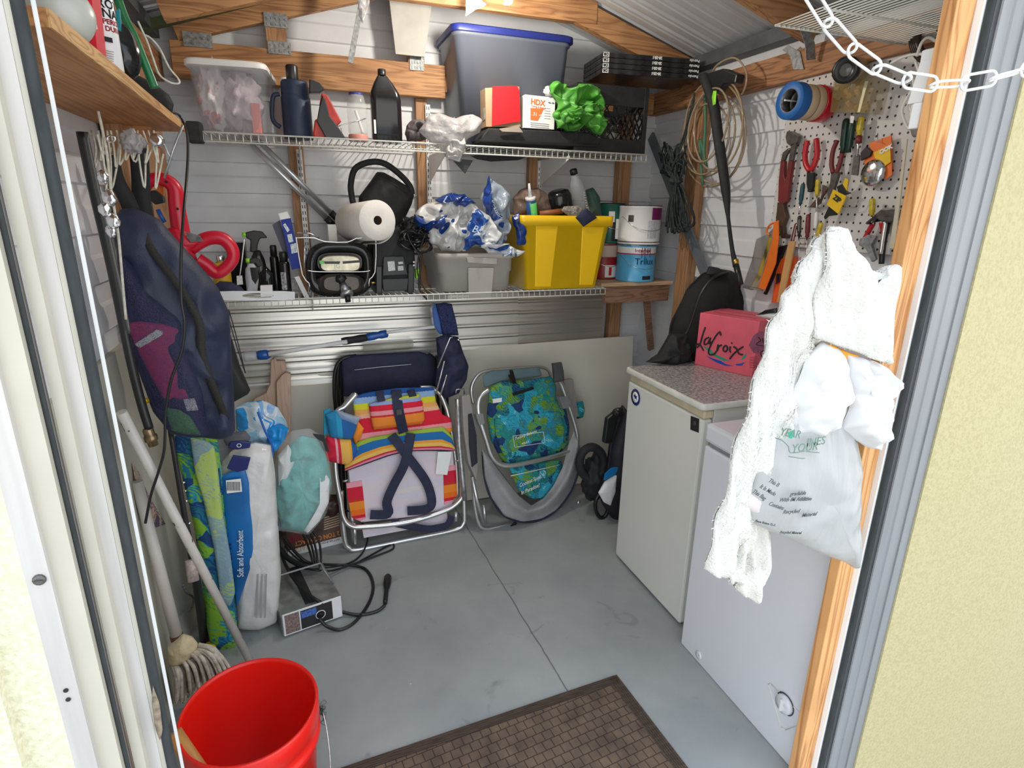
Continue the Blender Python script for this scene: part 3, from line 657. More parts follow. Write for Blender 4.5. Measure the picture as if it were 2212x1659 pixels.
# --- cartons and the flat black case
f = FY(2.455)
t = thing('flat_case', 'flat black plastic case lying under the two small boxes', 'case', pY(1160, 312, 2.46))
b = MB().pp(f, [(1035, 302), (1055, 276), (1275, 286), (1300, 305), (1290, 318), (1040, 309)], .30); b.build('body', M_blackm, t, bev=.006)
b = MB().pp(f, [(1034, 300), (1298, 312), (1290, 318), (1036, 306)], .31, .008); b.build('rim', M_black, t, bev=.002)
zc = Z(1090, 276, 2.455)
t = thing('red_flap_box', 'brown cardboard carton with a red front flap', 'box', pY(1085, 275, 2.47))
MB().pp(FY(2.475), [(1048, 190), (1122, 187), (1125, 274), (1050, 274)], .10).build('body', M_card, t, bev=.001)
MB().pp(FY(2.47), [(1064, 187), (1117, 185), (1122, 196), (1124, 262), (1063, 272)], .004, .003).build('flap', mat('bright_red_card', (.75, .005, .012), .7, var=.05, sheen=0), t)
MB().pp(FXl(X(1050, 230, 2.475) - .001), [(1043, 205), (1048, 204), (1048, 258), (1043, 262)], .001).build('side_label', mat('grey_green_label', (.35, .36, .30), .7, var=.3, vs=60), t)
MB().pp(f, [(1078, 278), (1120, 272), (1130, 286), (1085, 284)], .004, .02).build('torn_flap', mat('dull_card_flap', (.36, .29, .24), .9), t)
t = carton('nail_box', 'small white carton with an orange panel on the black case', FY(2.47), [(1134, 204), (1200, 211), (1197, 280), (1131, 276)], .09, M_paper)
fq = FY(2.47); MB().pp(fq, [(1146, 233), (1175, 235), (1162, 261), (1146, 259)], .0006, .001).build('orange_panel', mat('orange_print', (.80, .18, .04), .7), t)
M_orp = MATS['orange_print']
text('HDX', fq, 1146, 224, .021, M_orp, t, rot=-.07, bold=.001); text('Tubing & Fittings', fq, 1147, 230, .007, M_orp, t, rot=-.1)
text('.31', fq, 1149, 249, .014, M_inkw, t, rot=-.1, c=.0015); text('mil', fq, 1164, 250, .007, M_inkw, t, rot=-.1, c=.0015); text('HD-100', fq, 1184, 223, .006, M_ink, t, rot=-.05)
b = MB()
for i in range(5): b.pp(fq, [(1176, 233 + i * 5.5), (1189, 234 + i * 5.5), (1189, 235.3 + i * 5.5), (1176, 234.3 + i * 5.5)], .0005, .001)
for i in range(3): b.pp(fq, [(1146, 264 + i * 4), (1186, 268 + i * 4), (1186, 269.5 + i * 4), (1146, 265.5 + i * 4)], .0005, .001)
b.build('print_lines', mat('grey_print', (.35, .35, .36), .8), t)
# --- green bag
M_green = mat('leaf_green_bag', (.075, .30, .035), .45, var=.3, vs=14, bs=.4, bsc=40)
t = thing('green_bag', 'crumpled bright green shopping bag beside the milk crate', 'bag', pY(1250, 288, 2.44)); f = FY(2.44)
MB().pillow(f, [(1185, 185), (1205, 178), (1235, 190), (1262, 179), (1296, 196), (1306, 215), (1298, 240), (1310, 265), (1300, 290), (1284, 286), (1262, 270), (1240, 283), (1205, 275), (1198, 250), (1205, 225), (1192, 205)], .05, amp=.045, freq=20, seed=11, folds=1.1, rough=.02, seg=110, rings=20, back=.5).build('body', M_green, t)
MB().pillow(f, [(1207, 246), (1235, 236), (1262, 226), (1290, 222), (1296, 244), (1262, 252), (1240, 268), (1215, 262)], .03, c=.045, amp=.03, freq=30, seed=4, folds=1, rough=.01).build('fold', M_green, t)
MB().pillow(f, [(1270, 245), (1300, 240), (1312, 265), (1298, 292), (1272, 272)], .025, c=.04, amp=.03, freq=30, seed=9, folds=1, rough=.01).build('fold', M_green, t)
MB().blob(pY(1188, 197, 2.47), (.03, .02, .02), .3, 12, 6, sub=3, ridge=.4).build('tied_end', M_paper, t)
# --- black milk crate
y = 2.46; xa, xb = X(1245, 260, y), X(1392, 260, y); z0, z1 = ZU, Z(1310, 183, y); cx = (xa + xb) / 2
t = thing('milk_crate', 'black lattice milk crate at the shelf end under flat black cartons', 'crate', (cx, y + .15, ZU))
b = MB()
def lattice(P0, P1, z0, z1, n):
    P0, P1 = V(P0), V(P1); out = P1 - P0; L = out.length
    hgt = z1 - z0
    for i in range(-n, n + 1):
        for s in (1, -1):
            a = i * L / n + (0 if s > 0 else 0); e = a + s * hgt * .75
            t0, t1 = 0.0, 1.0
            if abs(e - a) > 1e-6:
                ts = sorted(((0 - a) / (e - a), (L - a) / (e - a))); t0, t1 = max(0, ts[0]), min(1, ts[1])
            if t1 - t0 < .05: continue
            q = lambda k: P0 + out * ((a + (e - a) * k) / L) + V((0, 0, z0 + hgt * k))
            b.beam(q(t0), q(t1), .005, .005)
P = lambda x, yy: (x, yy, 0)
for A_, B_ in (((xa, y, 0), (xb, y, 0)), ((xa, y + .30, 0), (xa, y, 0)), ((xb, y, 0), (xb, y + .30, 0)), ((xa, y + .30, 0), (xb, y + .30, 0))): lattice(A_, B_, z0 + .055, z1 - .075, 7)
b.build('lattice', M_blackm, t); b = MB()
for za, zb in ((z0, z0 + .06), (z1 - .08, z1)):
    for lo, hi in (((xa, y - .004, za), (xb, y + .004, zb)), ((xa - .004, y, za), (xa + .004, y + .3, zb)), ((xb - .004, y, za), (xb + .004, y + .3, zb)), ((xa, y + .296, za), (xb, y + .304, zb))): b.box(lo, hi)
for xx in (xa, xb):
    for yy in (y, y + .3): b.box((xx - .010, yy - .008, z0), (xx + .010, yy + .008, z1))
b.build('frame', M_blackm, t, bev=.002)
MB().blob((cx, y + .15, z0 + .09), (.10, .11, .08), .5, 14, 2, ridge=.8).build('crate_contents', patches('mixed_scraps', [(0, (.06, .06, .05)), (.4, (.5, .5, .46)), (.5, (.1, .12, .1)), (.62, (.75, .72, .6)), (.7, (.15, .15, .14))], 20, 3), label='jumble of pale odds and ends inside the milk crate', cat='odds and ends')
# --- four flat black cartons, stacked, printed upside down
fw = Fr(pY(1300, 160, 2.43), (math.cos(-.12), math.sin(-.12), 0), (0, 0, 1)); pa = fw.o
q1 = fw.px(1300, 113); q2 = fw.px(1508, 154); q3 = fw.px(1500, 194); hh = (q1.z - fw.o.z) / 4; LW = (fw.px(1508, 175) - fw.o).dot(fw.u)
M_wrap = mat('shrink_wrapped_black', (.022, .022, .024), .22, var=.6, vs=26, bs=.8, bsc=45)
for i in range(4):
    words_ = ('bottom', 'second lowest', 'second highest', 'top')[i]
    z = fw.o.z + .004 + hh * i; c0 = fw.P(0, 0); t = thing('flat_carton', f'flat black shrink-wrapped carton, {words_} of four stacked on the milk crate', 'carton', (c0.x, c0.y, z), 'flat black cartons on the milk crate')
    b = MB(); zb = z - fw.o.z; b.fbox(fw, 0, LW, zb, zb + hh * .95, -.24, 0); b.build('body', M_wrap, t, bev=.003)
    b = MB(); b.fbox(fw, .002, .028, zb + .002, zb + hh * .9, 0, .0012); b.build('label', M_inkw, t)
    text('DR', fw, fw.P(.024, zb + hh * .78, .0015), 0, hh * .55, M_ink, t, flip=True, c=.0015, bold=.0008)
    text('20-25:1', fw, fw.P(LW * .60, zb + hh * .82, .001), 0, hh * .52, M_inkw, t, flip=True, bold=.0006)
    text('Petrolo', fw, fw.P(LW * .995, zb + hh * .82, .001), 0, hh * .55, M_inkw, t, flip=True, bold=.0004)
# black mesh tray slung under the shelf
MB().pillow(FY(2.55), [(1015, 336), (1060, 333), (1140, 338), (1120, 346), (1060, 349), (1030, 344)], .01, amp=.004, freq=50).build('netting', M_blackm, label='sagging black netting under the upper shelf', cat='net')
# shadowy plastic tarp behind the upper shelf
# plastic scraps hanging from the trusses
for (nm, pix, y, lab) in (('plastic_scrap', [(770, -5), (800, -5), (795, 22), (782, 52), (775, 30)], 2.40, 'torn clear plastic hanging in front of the gable strut'), ('plastic_scrap', [(1006, -2), (1030, -12), (1052, 10), (1028, 22), (1006, 35)], 2.38, 'torn clear plastic hanging beside the spiral bulb')):
    MB().pillow(FY(y), pix, .006, amp=.006, freq=40, folds=.6, rough=.004, seg=40, rings=8).build(nm, M_bag, label=lab, cat='plastic')
# spiral bulb on the collar tie
t = thing('spiral_bulb', 'glowing white spiral bulb on the roof timber', 'light bulb', pY(1097, -8, 2.38)); c = pY(1097, 0, 2.38)
b = MB(); b.tube([(c.x + .018 * math.cos(a) * (1 - .3 * a / 26), c.y + .018 * math.sin(a) * (1 - .3 * a / 26), c.z + .04 - .0024 * a) for a in [k * .3 for k in range(80)]], .0048, 8)
b.build('glass_tube', mat('glowing_tube', (1, .96, .9), .3, emit=6), t); MB().lathe([(.018, .045), (.018, .07), (.012, .09)], c, n=16).build('base', M_white, t)

# ---------------------------------------------------------------- lower wire shelf and what stands on it
ZL = 1.147
ls = wire_shelf('long white wire shelf at chest height along the back wall', -.30, 1.33, 2.42, 2.83, ZL - .002, lip=.026)
rail(.05, .96, 1.10, 'short white shelf rail end under the grill')
for x in (.03, .585): MB().prism([(x, 2.79, ZL - .015), (x, 2.45, ZL - .015), (x, 2.45, ZL - .03), (x, 2.79, ZL - .12)], (-1, 0, 0), .003).build('bracket', M_white, ls)
# wooden ledge for the paint cans
t = thing('wooden_ledge', 'rough pine ledge beside the wire shelf holding four paint cans', 'shelf', (1.55, 2.5, ZL))
ya = 2.47; zb = Z(1440, 608, ya); zb = 1.163
MB().box((1.335, ya, zb - .018), (1.735, 2.83, zb)).build('shelf_board', wood('pale_worn_pine', (.68, .46, .28), (.52, .32, .18), 0), t, bev=.002)
MB().box((1.37, ya + .02, zb - .10), (1.73, ya + .05, zb - .019)).build('apron', wood('dark_pine', (.36, .20, .12), (.20, .10, .06), 0), t, bev=.002)
MB().beam((1.64, 2.55, zb - .09), (1.74, 2.62, .78), .03, .02, (0, 1, 0)).build('brace', MATS['dark_pine'], t)
def can(name, label, px0, px1, py, y, z0, h, m, lidm, cat='paint can', bail=True):
    x0, x1 = X(px0, py, y), X(px1, py, y); r = (x1 - x0) / 2; c = ((x0 + x1) / 2, y + r * .2, z0)
    t = thing(name, label, cat, c, 'paint cans on the pine ledge')
    MB().lathe([(r * .97, 0), (r, .003), (r, .008), (r * .975, .010), (r * .975, h - .010), (r, h - .008), (r, h - .002)], c, n=36).build('body', m, t)
    MB().lathe([(r, h - .004), (r, h), (r * .93, h + .0015), (r * .91, h - .003), (.01, h - .003)], c, n=36).build('lid', lidm, t)
    f = FY(c[1]); b = MB(); b.tube([(c[0] - r, c[1] - .01, z0 + h * .72), (c[0] - r * .7, c[1] - r * .8, z0 + h * .45), (c[0], c[1] - r - .006, z0 + h * .36), (c[0] + r * .7, c[1] - r * .8, z0 + h * .45), (c[0] + r, c[1] - .01, z0 + h * .72)], .0013, 5, res=6)
    if bail: b.build('bail', M_chrome, t)
    return t, c, r
def wrap(par, c, r, z0, z1, a0, a1, m, name='label_band'):
    """label around part of a can, angles in degrees, -90 faces the door"""
    b = MB(); n = 24; b.grid(lambda u, v: (c[0] + r * math.cos(math.radians(a0 - 26 + (a1 - a0) * u)), c[1] + r * math.sin(math.radians(a0 - 26 + (a1 - a0) * u)), z0 + (z1 - z0) * v), n, 2); return b.build(name, m, par)
def wtext(s, par, c, r, z, h, a0, m, k=1.0, shear=0, flip=1):
    """writing bent round a can"""
    o = text(s, Fr((0, 0, 0), (1, 0, 0), (0, 0, 1)), V((0, 0, 0)), 0, h, m, None, c=0, shear=shear, bold=.0004)
    if not o: return
    dv = V(o.location); me = o.data
    for v in me.vertices:
        p = v.co + dv; a = math.radians(a0 - 26) + p.x * k / r; v.co = V((c[0] + (r + .0006) * math.cos(a), c[1] + (r + .0006) * math.sin(a), z + p.z)) - V(par['_w'])
    o.parent = par; o.location = (0, 0, 0); o['_w'] = par['_w']; return o
hc = .175
M_tin = mat('tin_lid', (.35, .34, .33), .35, .8, var=.3, vs=60)
t, c, r = can('paint_can', 'sky blue and white paint can under the white one', 1341, 1414, 560, 2.53, zb, hc, mat('sky_blue_label', (.10, .42, .70), .35, var=.05), M_tin)
wrap(t, c, r * .978, zb + .135, zb + .165, -200, 20, M_white); wrap(t, c, r * .979, zb + .130, zb + .136, -200, 20, mat('crimson_print', (.40, .03, .08), .5))
wtext('Trilux', t, c, r * .98, zb + .085, .030, -98, mat('navy_ink', (.02, .05, .16), .5)); wtext('Interlux', t, c, r * .98, zb + .142, .018, -100, MATS['crimson_print'])
wrap(t, c, r * .98, zb + .012, zb + .030, -72, -42, M_ink, 'logo_oval')
b = MB()
for i, (a, L) in enumerate(((-80, .05), (-74, .03), (-70, .06), (-63, .035), (-58, .025), (-52, .045))): b.grid(lambda u, v: (c[0] + r * .981 * math.cos(math.radians(a - 26 + 2.2 * u)), c[1] + r * .981 * math.sin(math.radians(a - 26 + 2.2 * u)), zb + hc - .012 - L * v), 2, 2)
b.build('paint_drips', mat('maroon_drips', (.09, .015, .03), .5), t)
z2 = zb + hc + .002
t, c, r = can('paint_can', 'white labelled paint can with a purple corner, top of its stack', 1347, 1427, 470, 2.53, z2, hc + .004, mat('white_can_label', (.80, .79, .77), .55, var=.03), mat('rusty_purple_lid', (.10, .04, .05), .5, .3, var=.5, vs=60))
wrap(t, c, r * .978, z2 + .115, z2 + .17, -62, -10, mat('plum_label', (.22, .02, .12), .4)); wrap(t, c, r * .978, z2 + .002, z2 + .014, -200, 20, MATS['maroon_drips'])
wrap(t, c, r * .978, z2 + .03, z2 + .11, -72, -42, mat('pale_grey_label', (.62, .62, .63), .6, var=.2, vs=80)); wrap(t, c, r * .979, z2 + .104, z2 + .135, -128, -112, M_steel, 'round_picture')
t, c, r = can('paint_can', 'red and white paint can under the dark green one', 1278, 1336, 560, 2.66, zb, hc, mat('deep_red_label', (.30, .015, .02), .4, var=.1), M_tin)
wrap(t, c, r * .979, zb + .01, zb + .07, -85, -30, M_white); wrap(t, c, r * .979, zb + .11, zb + .165, -120, -35, mat('tan_label', (.55, .42, .35), .6)); wrap(t, c, r * .980, zb + .02, zb + .06, -70, -58, M_red)
t, c, r = can('paint_can', 'dark green paint can with black lid above the red one', 1290, 1349, 465, 2.66, z2, hc + .012, mat('bottle_green_label', (.015, .13, .10), .3, var=.1), M_black)
wrap(t, c, r * .979, z2 + .005, z2 + .10, -80, -20, M_black); wrap(t, c, r * .98, z2 + .02, z2 + .115, -66, -42, M_white); wrap(t, c, r * .98, z2 + .10, z2 + .15, -95, -72, M_white, 'splash')
# --- yellow tote
M_yel = mat('bright_yellow_plastic', (.88, .54, .004), .38, var=.05, vs=5)
y = 2.43; xa, xb = X(1136, 632, y), X(1288, 630, y); xt = X(1327, 470, y); xl = X(1128, 470, y); zt = Z(1230, 466, y)
cx = (xa + xb) / 2; zz = ZL + .003
t = thing('storage_tote', 'bright yellow open tote packed with bottles and rags', 'storage tote', (cx, y + .17, zz))
R = []
for k, x0, x1, dd in ((0, xa, xb, .30), (.86, xl + .008, xt - .02, .34)): R.append(rrect((x0 + x1) / 2, y + dd / 2, x1 - x0, dd, .022, zz + (zt - zz) * k))
for k, e in ((.86, .012), (1, .014), (1, -.004)): R.append(rrect((xl + xt) / 2 - .004, y + .17, xt - xl + e, .34 + e, .026, zz + (zt - zz) * k))
R.append(rrect(cx, y + .15, xb - xa - .01, .29, .02, zz + .006))
loft(MB(), R).build('body', M_yel, t)
f = Fr((0, y - .002, zz), (1, 0, 0), (0, .0, 1)); b = MB()
for pix in ([(1158, 485), (1206, 485), (1190, 620), (1156, 620)], [(1258, 490), (1306, 490), (1281, 616), (1252, 616)]): b.pp(f, pix, .006)
b.build('embossed_panel', M_yel, t, bev=.003)
# things in the yellow tote
M_brownbag = clear('brown_film', (.25, .17, .13), .4, .85, bs=1)
MB().pillow(FY(2.58), [(1110, 470), (1108, 430), (1125, 410), (1160, 406), (1185, 425), (1188, 470)], .07, amp=.02, freq=16, folds=.6, rough=.008).build('brown_bag', M_brownbag, label='bulging brown plastic bag in the yellow tote', cat='bag')
t = thing('caulk_tube', 'blue and green caulk tube with a white nozzle in the yellow tote', 'caulk tube', pY(1150, 480, 2.48)); a, e = pY(1152, 500, 2.50), pY(1146, 432, 2.47)
MB().cyl(a, e, .0215, n=20).build('body', mat('deep_blue_print', (.02, .08, .25), .4), t); d = (e - a).normalized()
MB().cyl(e - d * .0, e + d * .012, .0225, n=20).build('collar', M_white, t); MB().cyl(e + d * .01, e + d * .075, .009, .004, n=14).build('nozzle', M_white, t); MB().cyl(e + d * .072, e + d * .078, .0045, n=8).build('tip', M_black, t)
MB().add([], []).cyl(a + V((.006, -.006, 0)), e + V((.006, -.006, -.012)), .018, n=16).build('green_stripe', mat('lime_print', (.12, .55, .12), .4), t)
t = thing('water_bottle', 'clear ribbed water bottle tilted in the yellow tote', 'bottle', pY(1256, 470, 2.52)); a, e = pY(1262, 475, 2.54), pY(1238, 366, 2.50); d = (e - a).normalized(); L = (e - a).length
MB().lathe([(.034, 0), (.035, L * .1)] + [(.035 - .002 * (i % 2), L * (.12 + .05 * i)) for i in range(9)] + [(.034, L * .62), (.03, L * .72), (.016, L * .88), (.014, L * .92)], a, d).build('body', clear('bottle_plastic', (.55, .58, .58), .06, .35, bs=.3), t)
MB().lathe([(.017, L * .91), (.017, L * .98), (.015, L)], a, d).build('cap', M_black, t)
b = MB()
for i in range(8): b.cyl(a + d * L * (.2 + .05 * i) + V((.01, -.034, 0)), a + d * L * (.2 + .05 * i) + V((.022, -.028, 0)), .0015, n=5)
b.build('measure_marks', M_inkw, t)
MB().lathe([(.05, 0), (.058, .01), (.056, .10), (.045, .12), (.03, .125)], pY(1214, 470, 2.56), (-.25, -.1, 1)).build('black_cup', M_gloss, label='rounded black container behind the clear bottle in the yellow tote', cat='container')
MB().pillow(FY(2.60), [(1262, 480), (1265, 410), (1280, 405), (1294, 425), (1300, 480)], .04, amp=.01).build('green_cloth', mat('dusky_green_cloth', (.05, .11, .09), .6), label='dusky green cloth bulging at the back corner of the yellow tote', cat='cloth')
MB().cyl(pY(1165, 462, 2.47), pY(1214, 456, 2.46), .012, n=14).build('wooden_dowel', mat('reddish_wood_handle', (.30, .10, .035), .5), label='reddish wooden handle end lying across the yellow tote', cat='handle')
t = thing('work_glove', 'speckled grey and navy rag draped over the yellow tote rim', 'rag', pY(1262, 480, 2.42))
MB().pillow(FY(2.44), [(1212, 455), (1218, 446), (1250, 444), (1262, 455), (1250, 470), (1230, 468)], .02, c=.0, amp=.006, freq=60).build('speckled_cloth', mat('speckled_cloth', (.26, .23, .20), .9, var=.7, vs=220), t)
MB().pillow(FY(2.425), [(1242, 470), (1265, 449), (1290, 470), (1260, 490)], .014, amp=.004).build('navy_end', M_navy, t)
# --- grey tote
M_gt = mat('warm_grey_plastic', (.42, .39, .35), .5, var=.05, bs=.05)
y = 2.43; xa, xb = X(956, 645, y), X(1103, 640, y); xl, xr = X(945, 555, y), X(1111, 560, y); zt = Z(1030, 547, y) ; cx = (xa + xb) / 2; zz = ZL + .003
t = thing('storage_tote', 'warm grey open tote heaped with crumpled plastic bags', 'storage tote', (cx, y + .17, zz)); R = []
for k, x0, x1, dd in ((0, xa, xb, .33), (.50, xa - .006, xb + .006, .34), (.52, xa - .012, xb + .010, .35), (.85, xl, xr - .004, .36)): R.append(rrect((x0 + x1) / 2, y + .175, x1 - x0, dd, .035, zz + (zt - zz) * k))
for k, e in ((.86, .008), (1, .010), (1, -.008)): R.append(rrect((xl + xr) / 2, y + .175, xr - xl + e, .36 + e, .04, zz + (zt - zz) * k))
R.append(rrect(cx, y + .175, xb - xa - .01, .32, .03, zz + .006)); loft(MB(), R).build('body', M_gt, t)
f = FY(y - .012); b = MB().pp(f, [(1011, 578), (1068, 578), (1062, 644), (1013, 646)], .02); b.build('front_rib', M_gt, t, bev=.004)
MB().pp(f, [(1008, 556), (1075, 558), (1074, 572), (1010, 568)], .02, .004).build('handle_grip', M_gt, t, bev=.003)
# crumpled bags on the grey tote
BW = [(0, (.010, .05, .25)), (.36, (.015, .08, .34)), (.44, (.50, .53, .55)), (.52, (.72, .72, .70)), (.63, (.10, .22, .42)), (.70, (.78, .79, .78))]
M_bw = patches('blue_white_film', BW, 6, 2.0, .22, bs=.3, wave=False); M_wb = patches('pale_film', [(0, (.55, .54, .52)), (.45, (.72, .71, .69)), (.60, (.012, .06, .30)), (.68, (.8, .8, .79))], 5, 1.5, .22, wave=False)
M_blue = mat('deep_blue_film', (.012, .045, .22), .25, var=.5, vs=14, bs=.6, bsc=30)
def cbag(nm, lab, y, parts):
    t = thing(nm, lab, 'plastic bag', pY(parts[0][0][0][0], parts[0][0][0][1], y), 'plastic bags on the grey tote')
    for i, (pix, T, m, c, sd) in enumerate(parts):
        MB().pillow(FY(y), pix, T, c=c, amp=T * .55, freq=22, seed=sd, folds=1.0, rough=.014, seg=90, rings=16).build('body' if i == 0 else 'fold', m, t)
    return t
cbag('grocery_bag', 'crumpled pale and blue plastic bag heaped over the grey tote corner', 2.50, [
    ([(895, 470), (905, 455), (935, 430), (965, 420), (1000, 424), (1030, 445), (1042, 475), (1030, 520), (1000, 542), (955, 545), (925, 520), (912, 490)], .085, M_wb, 0, 3),
    ([(940, 430), (965, 418), (1000, 420), (1030, 440), (1005, 450), (975, 436), (955, 440)], .03, M_blue, .05, 7),
    ([(896, 462), (918, 468), (920, 488), (902, 490), (895, 478)], .02, M_blue, .05, 5), ([(935, 480), (968, 462), (960, 488), (945, 500), (932, 495)], .02, M_blue, .085, 6)])
t = cbag('grocery_bag', 'twisted blue and clear plastic bag standing upright in the grey tote', 2.47, [
    ([(1042, 430), (1050, 400), (1058, 385), (1072, 392), (1090, 402), (1105, 425), (1100, 470), (1092, 520), (1070, 545), (1045, 520), (1050, 470)], .05, clear('cloudy_blue_film', (.38, .44, .52), .15, .75, bs=1), 0, 9),
    ([(1042, 425), (1046, 405), (1058, 382), (1064, 420), (1060, 450), (1088, 478), (1082, 492), (1052, 462)], .02, M_blue, .03, 2),
    ([(1015, 455), (1030, 450), (1060, 470), (1078, 500), (1092, 520), (1070, 528), (1030, 530), (1000, 540), (1010, 500)], .04, M_bw, .03, 12),
    ([(1105, 465), (1120, 460), (1135, 500), (1138, 525), (1122, 530), (1112, 505)], .018, M_blue, .03, 14)])
cbag('grocery_bag', 'white and blue bag end lying over the front rim of the grey tote', 2.44, [
    ([(1028, 525), (1045, 512), (1080, 528), (1108, 532), (1135, 545), (1105, 556), (1078, 560), (1050, 548)], .025, M_bw, .0, 21),
    ([(1030, 518), (1060, 522), (1100, 530), (1060, 540), (1040, 532)], .014, M_white, .02, 22)])
M_tx = mat('pale_blue_ink', (.60, .72, .80), .5)
f = FY(2.43); text('Be', f, 955, 436, .03, M_tx, t, rot=-.3, shear=.3); text('Kirkland', FY(2.42), 1056, 434, .018, M_tx, t, rot=-1.0, shear=.3); text('Best', FY(2.40), 1018, 500, .03, M_tx, t, rot=-.25, shear=.3)
# --- black power box
f = FY(2.49); t = thing('power_station', 'black ribbed power box with a carrying grip under the paper towel roll', 'power box', pY(855, 632, 2.49))
MB().pp(f, [(806, 520), (868, 486), (893, 500), (897, 560), (892, 622), (812, 624), (806, 580)], .22).build('body', M_blackm, t, bev=.006)
b = MB()
for q in ([(812, 575), (826, 575), (826, 636), (812, 636)], [(882, 570), (896, 570), (894, 635), (880, 635)]): b.pp(f, q, .20, .012)
b.build('foot', M_black, t, bev=.004)
MB().pp(f, [(828, 555), (872, 553), (882, 594), (826, 597)], .012, .016).build('front_plate', mat('charcoal_plastic', (.028, .028, .030), .45, bs=.1), t, bev=.004)
MB().pp(f, [(825, 603), (884, 601), (880, 628), (828, 630)], .012, .014).build('lower_plate', MATS['charcoal_plastic'], t, bev=.004)
MB().pp(f, [(837, 565), (852, 564), (854, 584), (839, 586)], .0008, .018).pp(f, [(860, 566), (870, 565), (871, 570), (861, 571)], .0008, .018).pp(f, [(859, 575), (871, 574), (872, 584), (860, 585)], .0008, .018).build('sticker', mat('pale_grey_sticker', (.55, .56, .56), .6, var=.35, vs=220), t)
MB().pp(f, [(898, 582), (906, 581), (906, 600), (899, 602)], .03, .01).build('green_switch', mat('neon_green', (.25, .70, .02), .4), t, bev=.002)
MB().lathe([(.004, 0), (.004, .02)], pY(800, 611, 2.47), (1, 0, 0), 10).build('brass_stud', mat('brass', (.65, .42, .10), .3, 1), t)
# cables piled on it
t = thing('cable_bundle', 'tangle of black cables piled between the power box and grey tote', 'cable', pY(905, 600, 2.47)); b = MB(); rnd = random.Random(4)
for i in range(13):
    cx_, cy_ = 898 + rnd.uniform(-12, 16), 512 + rnd.uniform(-28, 30); a0 = rnd.uniform(0, 6); pts = []
    for k in range(7): pts.append(pY(cx_ + 26 * math.cos(a0 + k * .85) * rnd.uniform(.7, 1.2), cy_ + 17 * math.sin(a0 + k * .85) * rnd.uniform(.7, 1.3), 2.47 + rnd.uniform(-.03, .05)))
    b.tube(pts, .0048, 6, res=5)
b.tube([pY(920, 500, 2.46), pY(906, 545, 2.44), pY(902, 590, 2.44), pY(922, 632, 2.43), pY(934, 636, 2.43)], .003, 6, res=6)
b.tube([pY(870, 470, 2.5), pY(885, 520, 2.45), pY(908, 560, 2.44), pY(905, 620, 2.44), pY(925, 650, 2.43)], .004, 6, res=6)
b.build('coils', M_black, t); MB().blob(pY(895, 500, 2.52), (.06, .04, .055), .3, 10, 7).build('lump', M_blackm, t)
b = MB()
for y_ in (566, 573): b.lathe([(.004, 0), (.0035, .002)], pY(894, y_, 2.455), (0, -1, 0), 10)
b.build('white_stud', M_inkw, t)
# --- watering can
f = FY(2.64); t = thing('watering_can', 'large black watering can with a thick looped handle behind the paper towels', 'watering can', pY(840, 520, 2.64))
MB().pillow(f, [(775, 425), (800, 392), (814, 371), (828, 372), (852, 385), (882, 404), (894, 421), (888, 442), (872, 475), (868, 530), (800, 530), (772, 470)], .075, amp=.003, freq=10, pw=.35, seg=100, rings=14, back=.5).build('body', M_blackm, t)
MB().tube(cs(f, [(768, 462), (760, 425), (758, 396), (768, 364), (800, 350), (832, 354), (866, 379), (886, 403), (890, 420)], .02), .0125, 12, res=7).build('handle', M_blackm, t)
MB().tube(cs(f, [(816, 376), (850, 392), (884, 412)], .052), .0014, 5, res=6).tube(cs(f, [(812, 380), (846, 397), (880, 418)], .057), .0014, 5, res=6).build('rib', M_blackm, t)
# --- paper towel roll
a, e = pY(816, 476, 2.36), pY(755, 482, 2.62); ax = (e - a).normalized(); r = .076
t = thing('paper_towel_roll', 'white paper towel roll lying on its side above the grill', 'paper towel roll', (a + e) / 2 - V((0, 0, r)))
M_pt = mat('paper_towel', (.80, .76, .70), .95, var=.03, bs=.35, bsc=90)
MB().lathe([(.017, .0), (.030, -.001), (r * .97, 0), (r, .003), (r, .24), (r * .97, .243), (.017, .243)], a, ax, 48, cap=False).build('paper', M_pt, t)
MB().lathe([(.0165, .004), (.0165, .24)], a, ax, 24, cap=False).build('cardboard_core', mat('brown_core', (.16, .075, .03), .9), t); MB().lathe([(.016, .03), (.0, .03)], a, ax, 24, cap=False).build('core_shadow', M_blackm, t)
# loose sheet edge hanging
u = V((1, 0, 0)) - ax * ax.x; u.normalize(); w_ = ax.cross(u)
def shp(uu, vv):
    ang = math.radians(-20 - 75 * uu); rr = r + .001 + .012 * uu; return a + ax * (.235 * vv + .003) + u * rr * math.cos(ang) * 1.0 + V((0, 0, 1)) * rr * math.sin(ang)
MB().slab(shp, 12, 8, .001).build('loose_sheet', M_pt, t)
# --- portable grill
f = FY(2.45); t = thing('portable_grill', 'black tabletop gas grill stood on end with bent wire legs', 'grill', pY(735, 645, 2.45))
def superr(x0, x1, y0, y1, n=40, e=3.2):
    cx_, cy_, a_, b_ = (x0 + x1) / 2, (y0 + y1) / 2, (x1 - x0) / 2, (y1 - y0) / 2; out = []
    for i in range(n):
        q = 2 * PI * i / n; c_, s_ = math.cos(q), math.sin(q); out.append((cx_ + a_ * math.copysign(abs(c_) ** (2 / e), c_), cy_ + b_ * math.copysign(abs(s_) ** (2 / e), s_)))
    return out
def ringsY(f, boxes):
    """loft of rounded outlines traced at different depths (offset c towards viewer)"""
    return [[f.px(x, y, c) for x, y in superr(*bx)] for bx, c in boxes]
b = MB(); loft(b, ringsY(f, [((672, 800, 530, 636), -.20), ((662, 804, 524, 642), -.15), ((660, 806, 521, 643), -.02), ((664, 802, 525, 640), .008), ((680, 790, 538, 630), .012), ((686, 782, 546, 588), -.05)])); b.build('bowl', M_gloss, t)
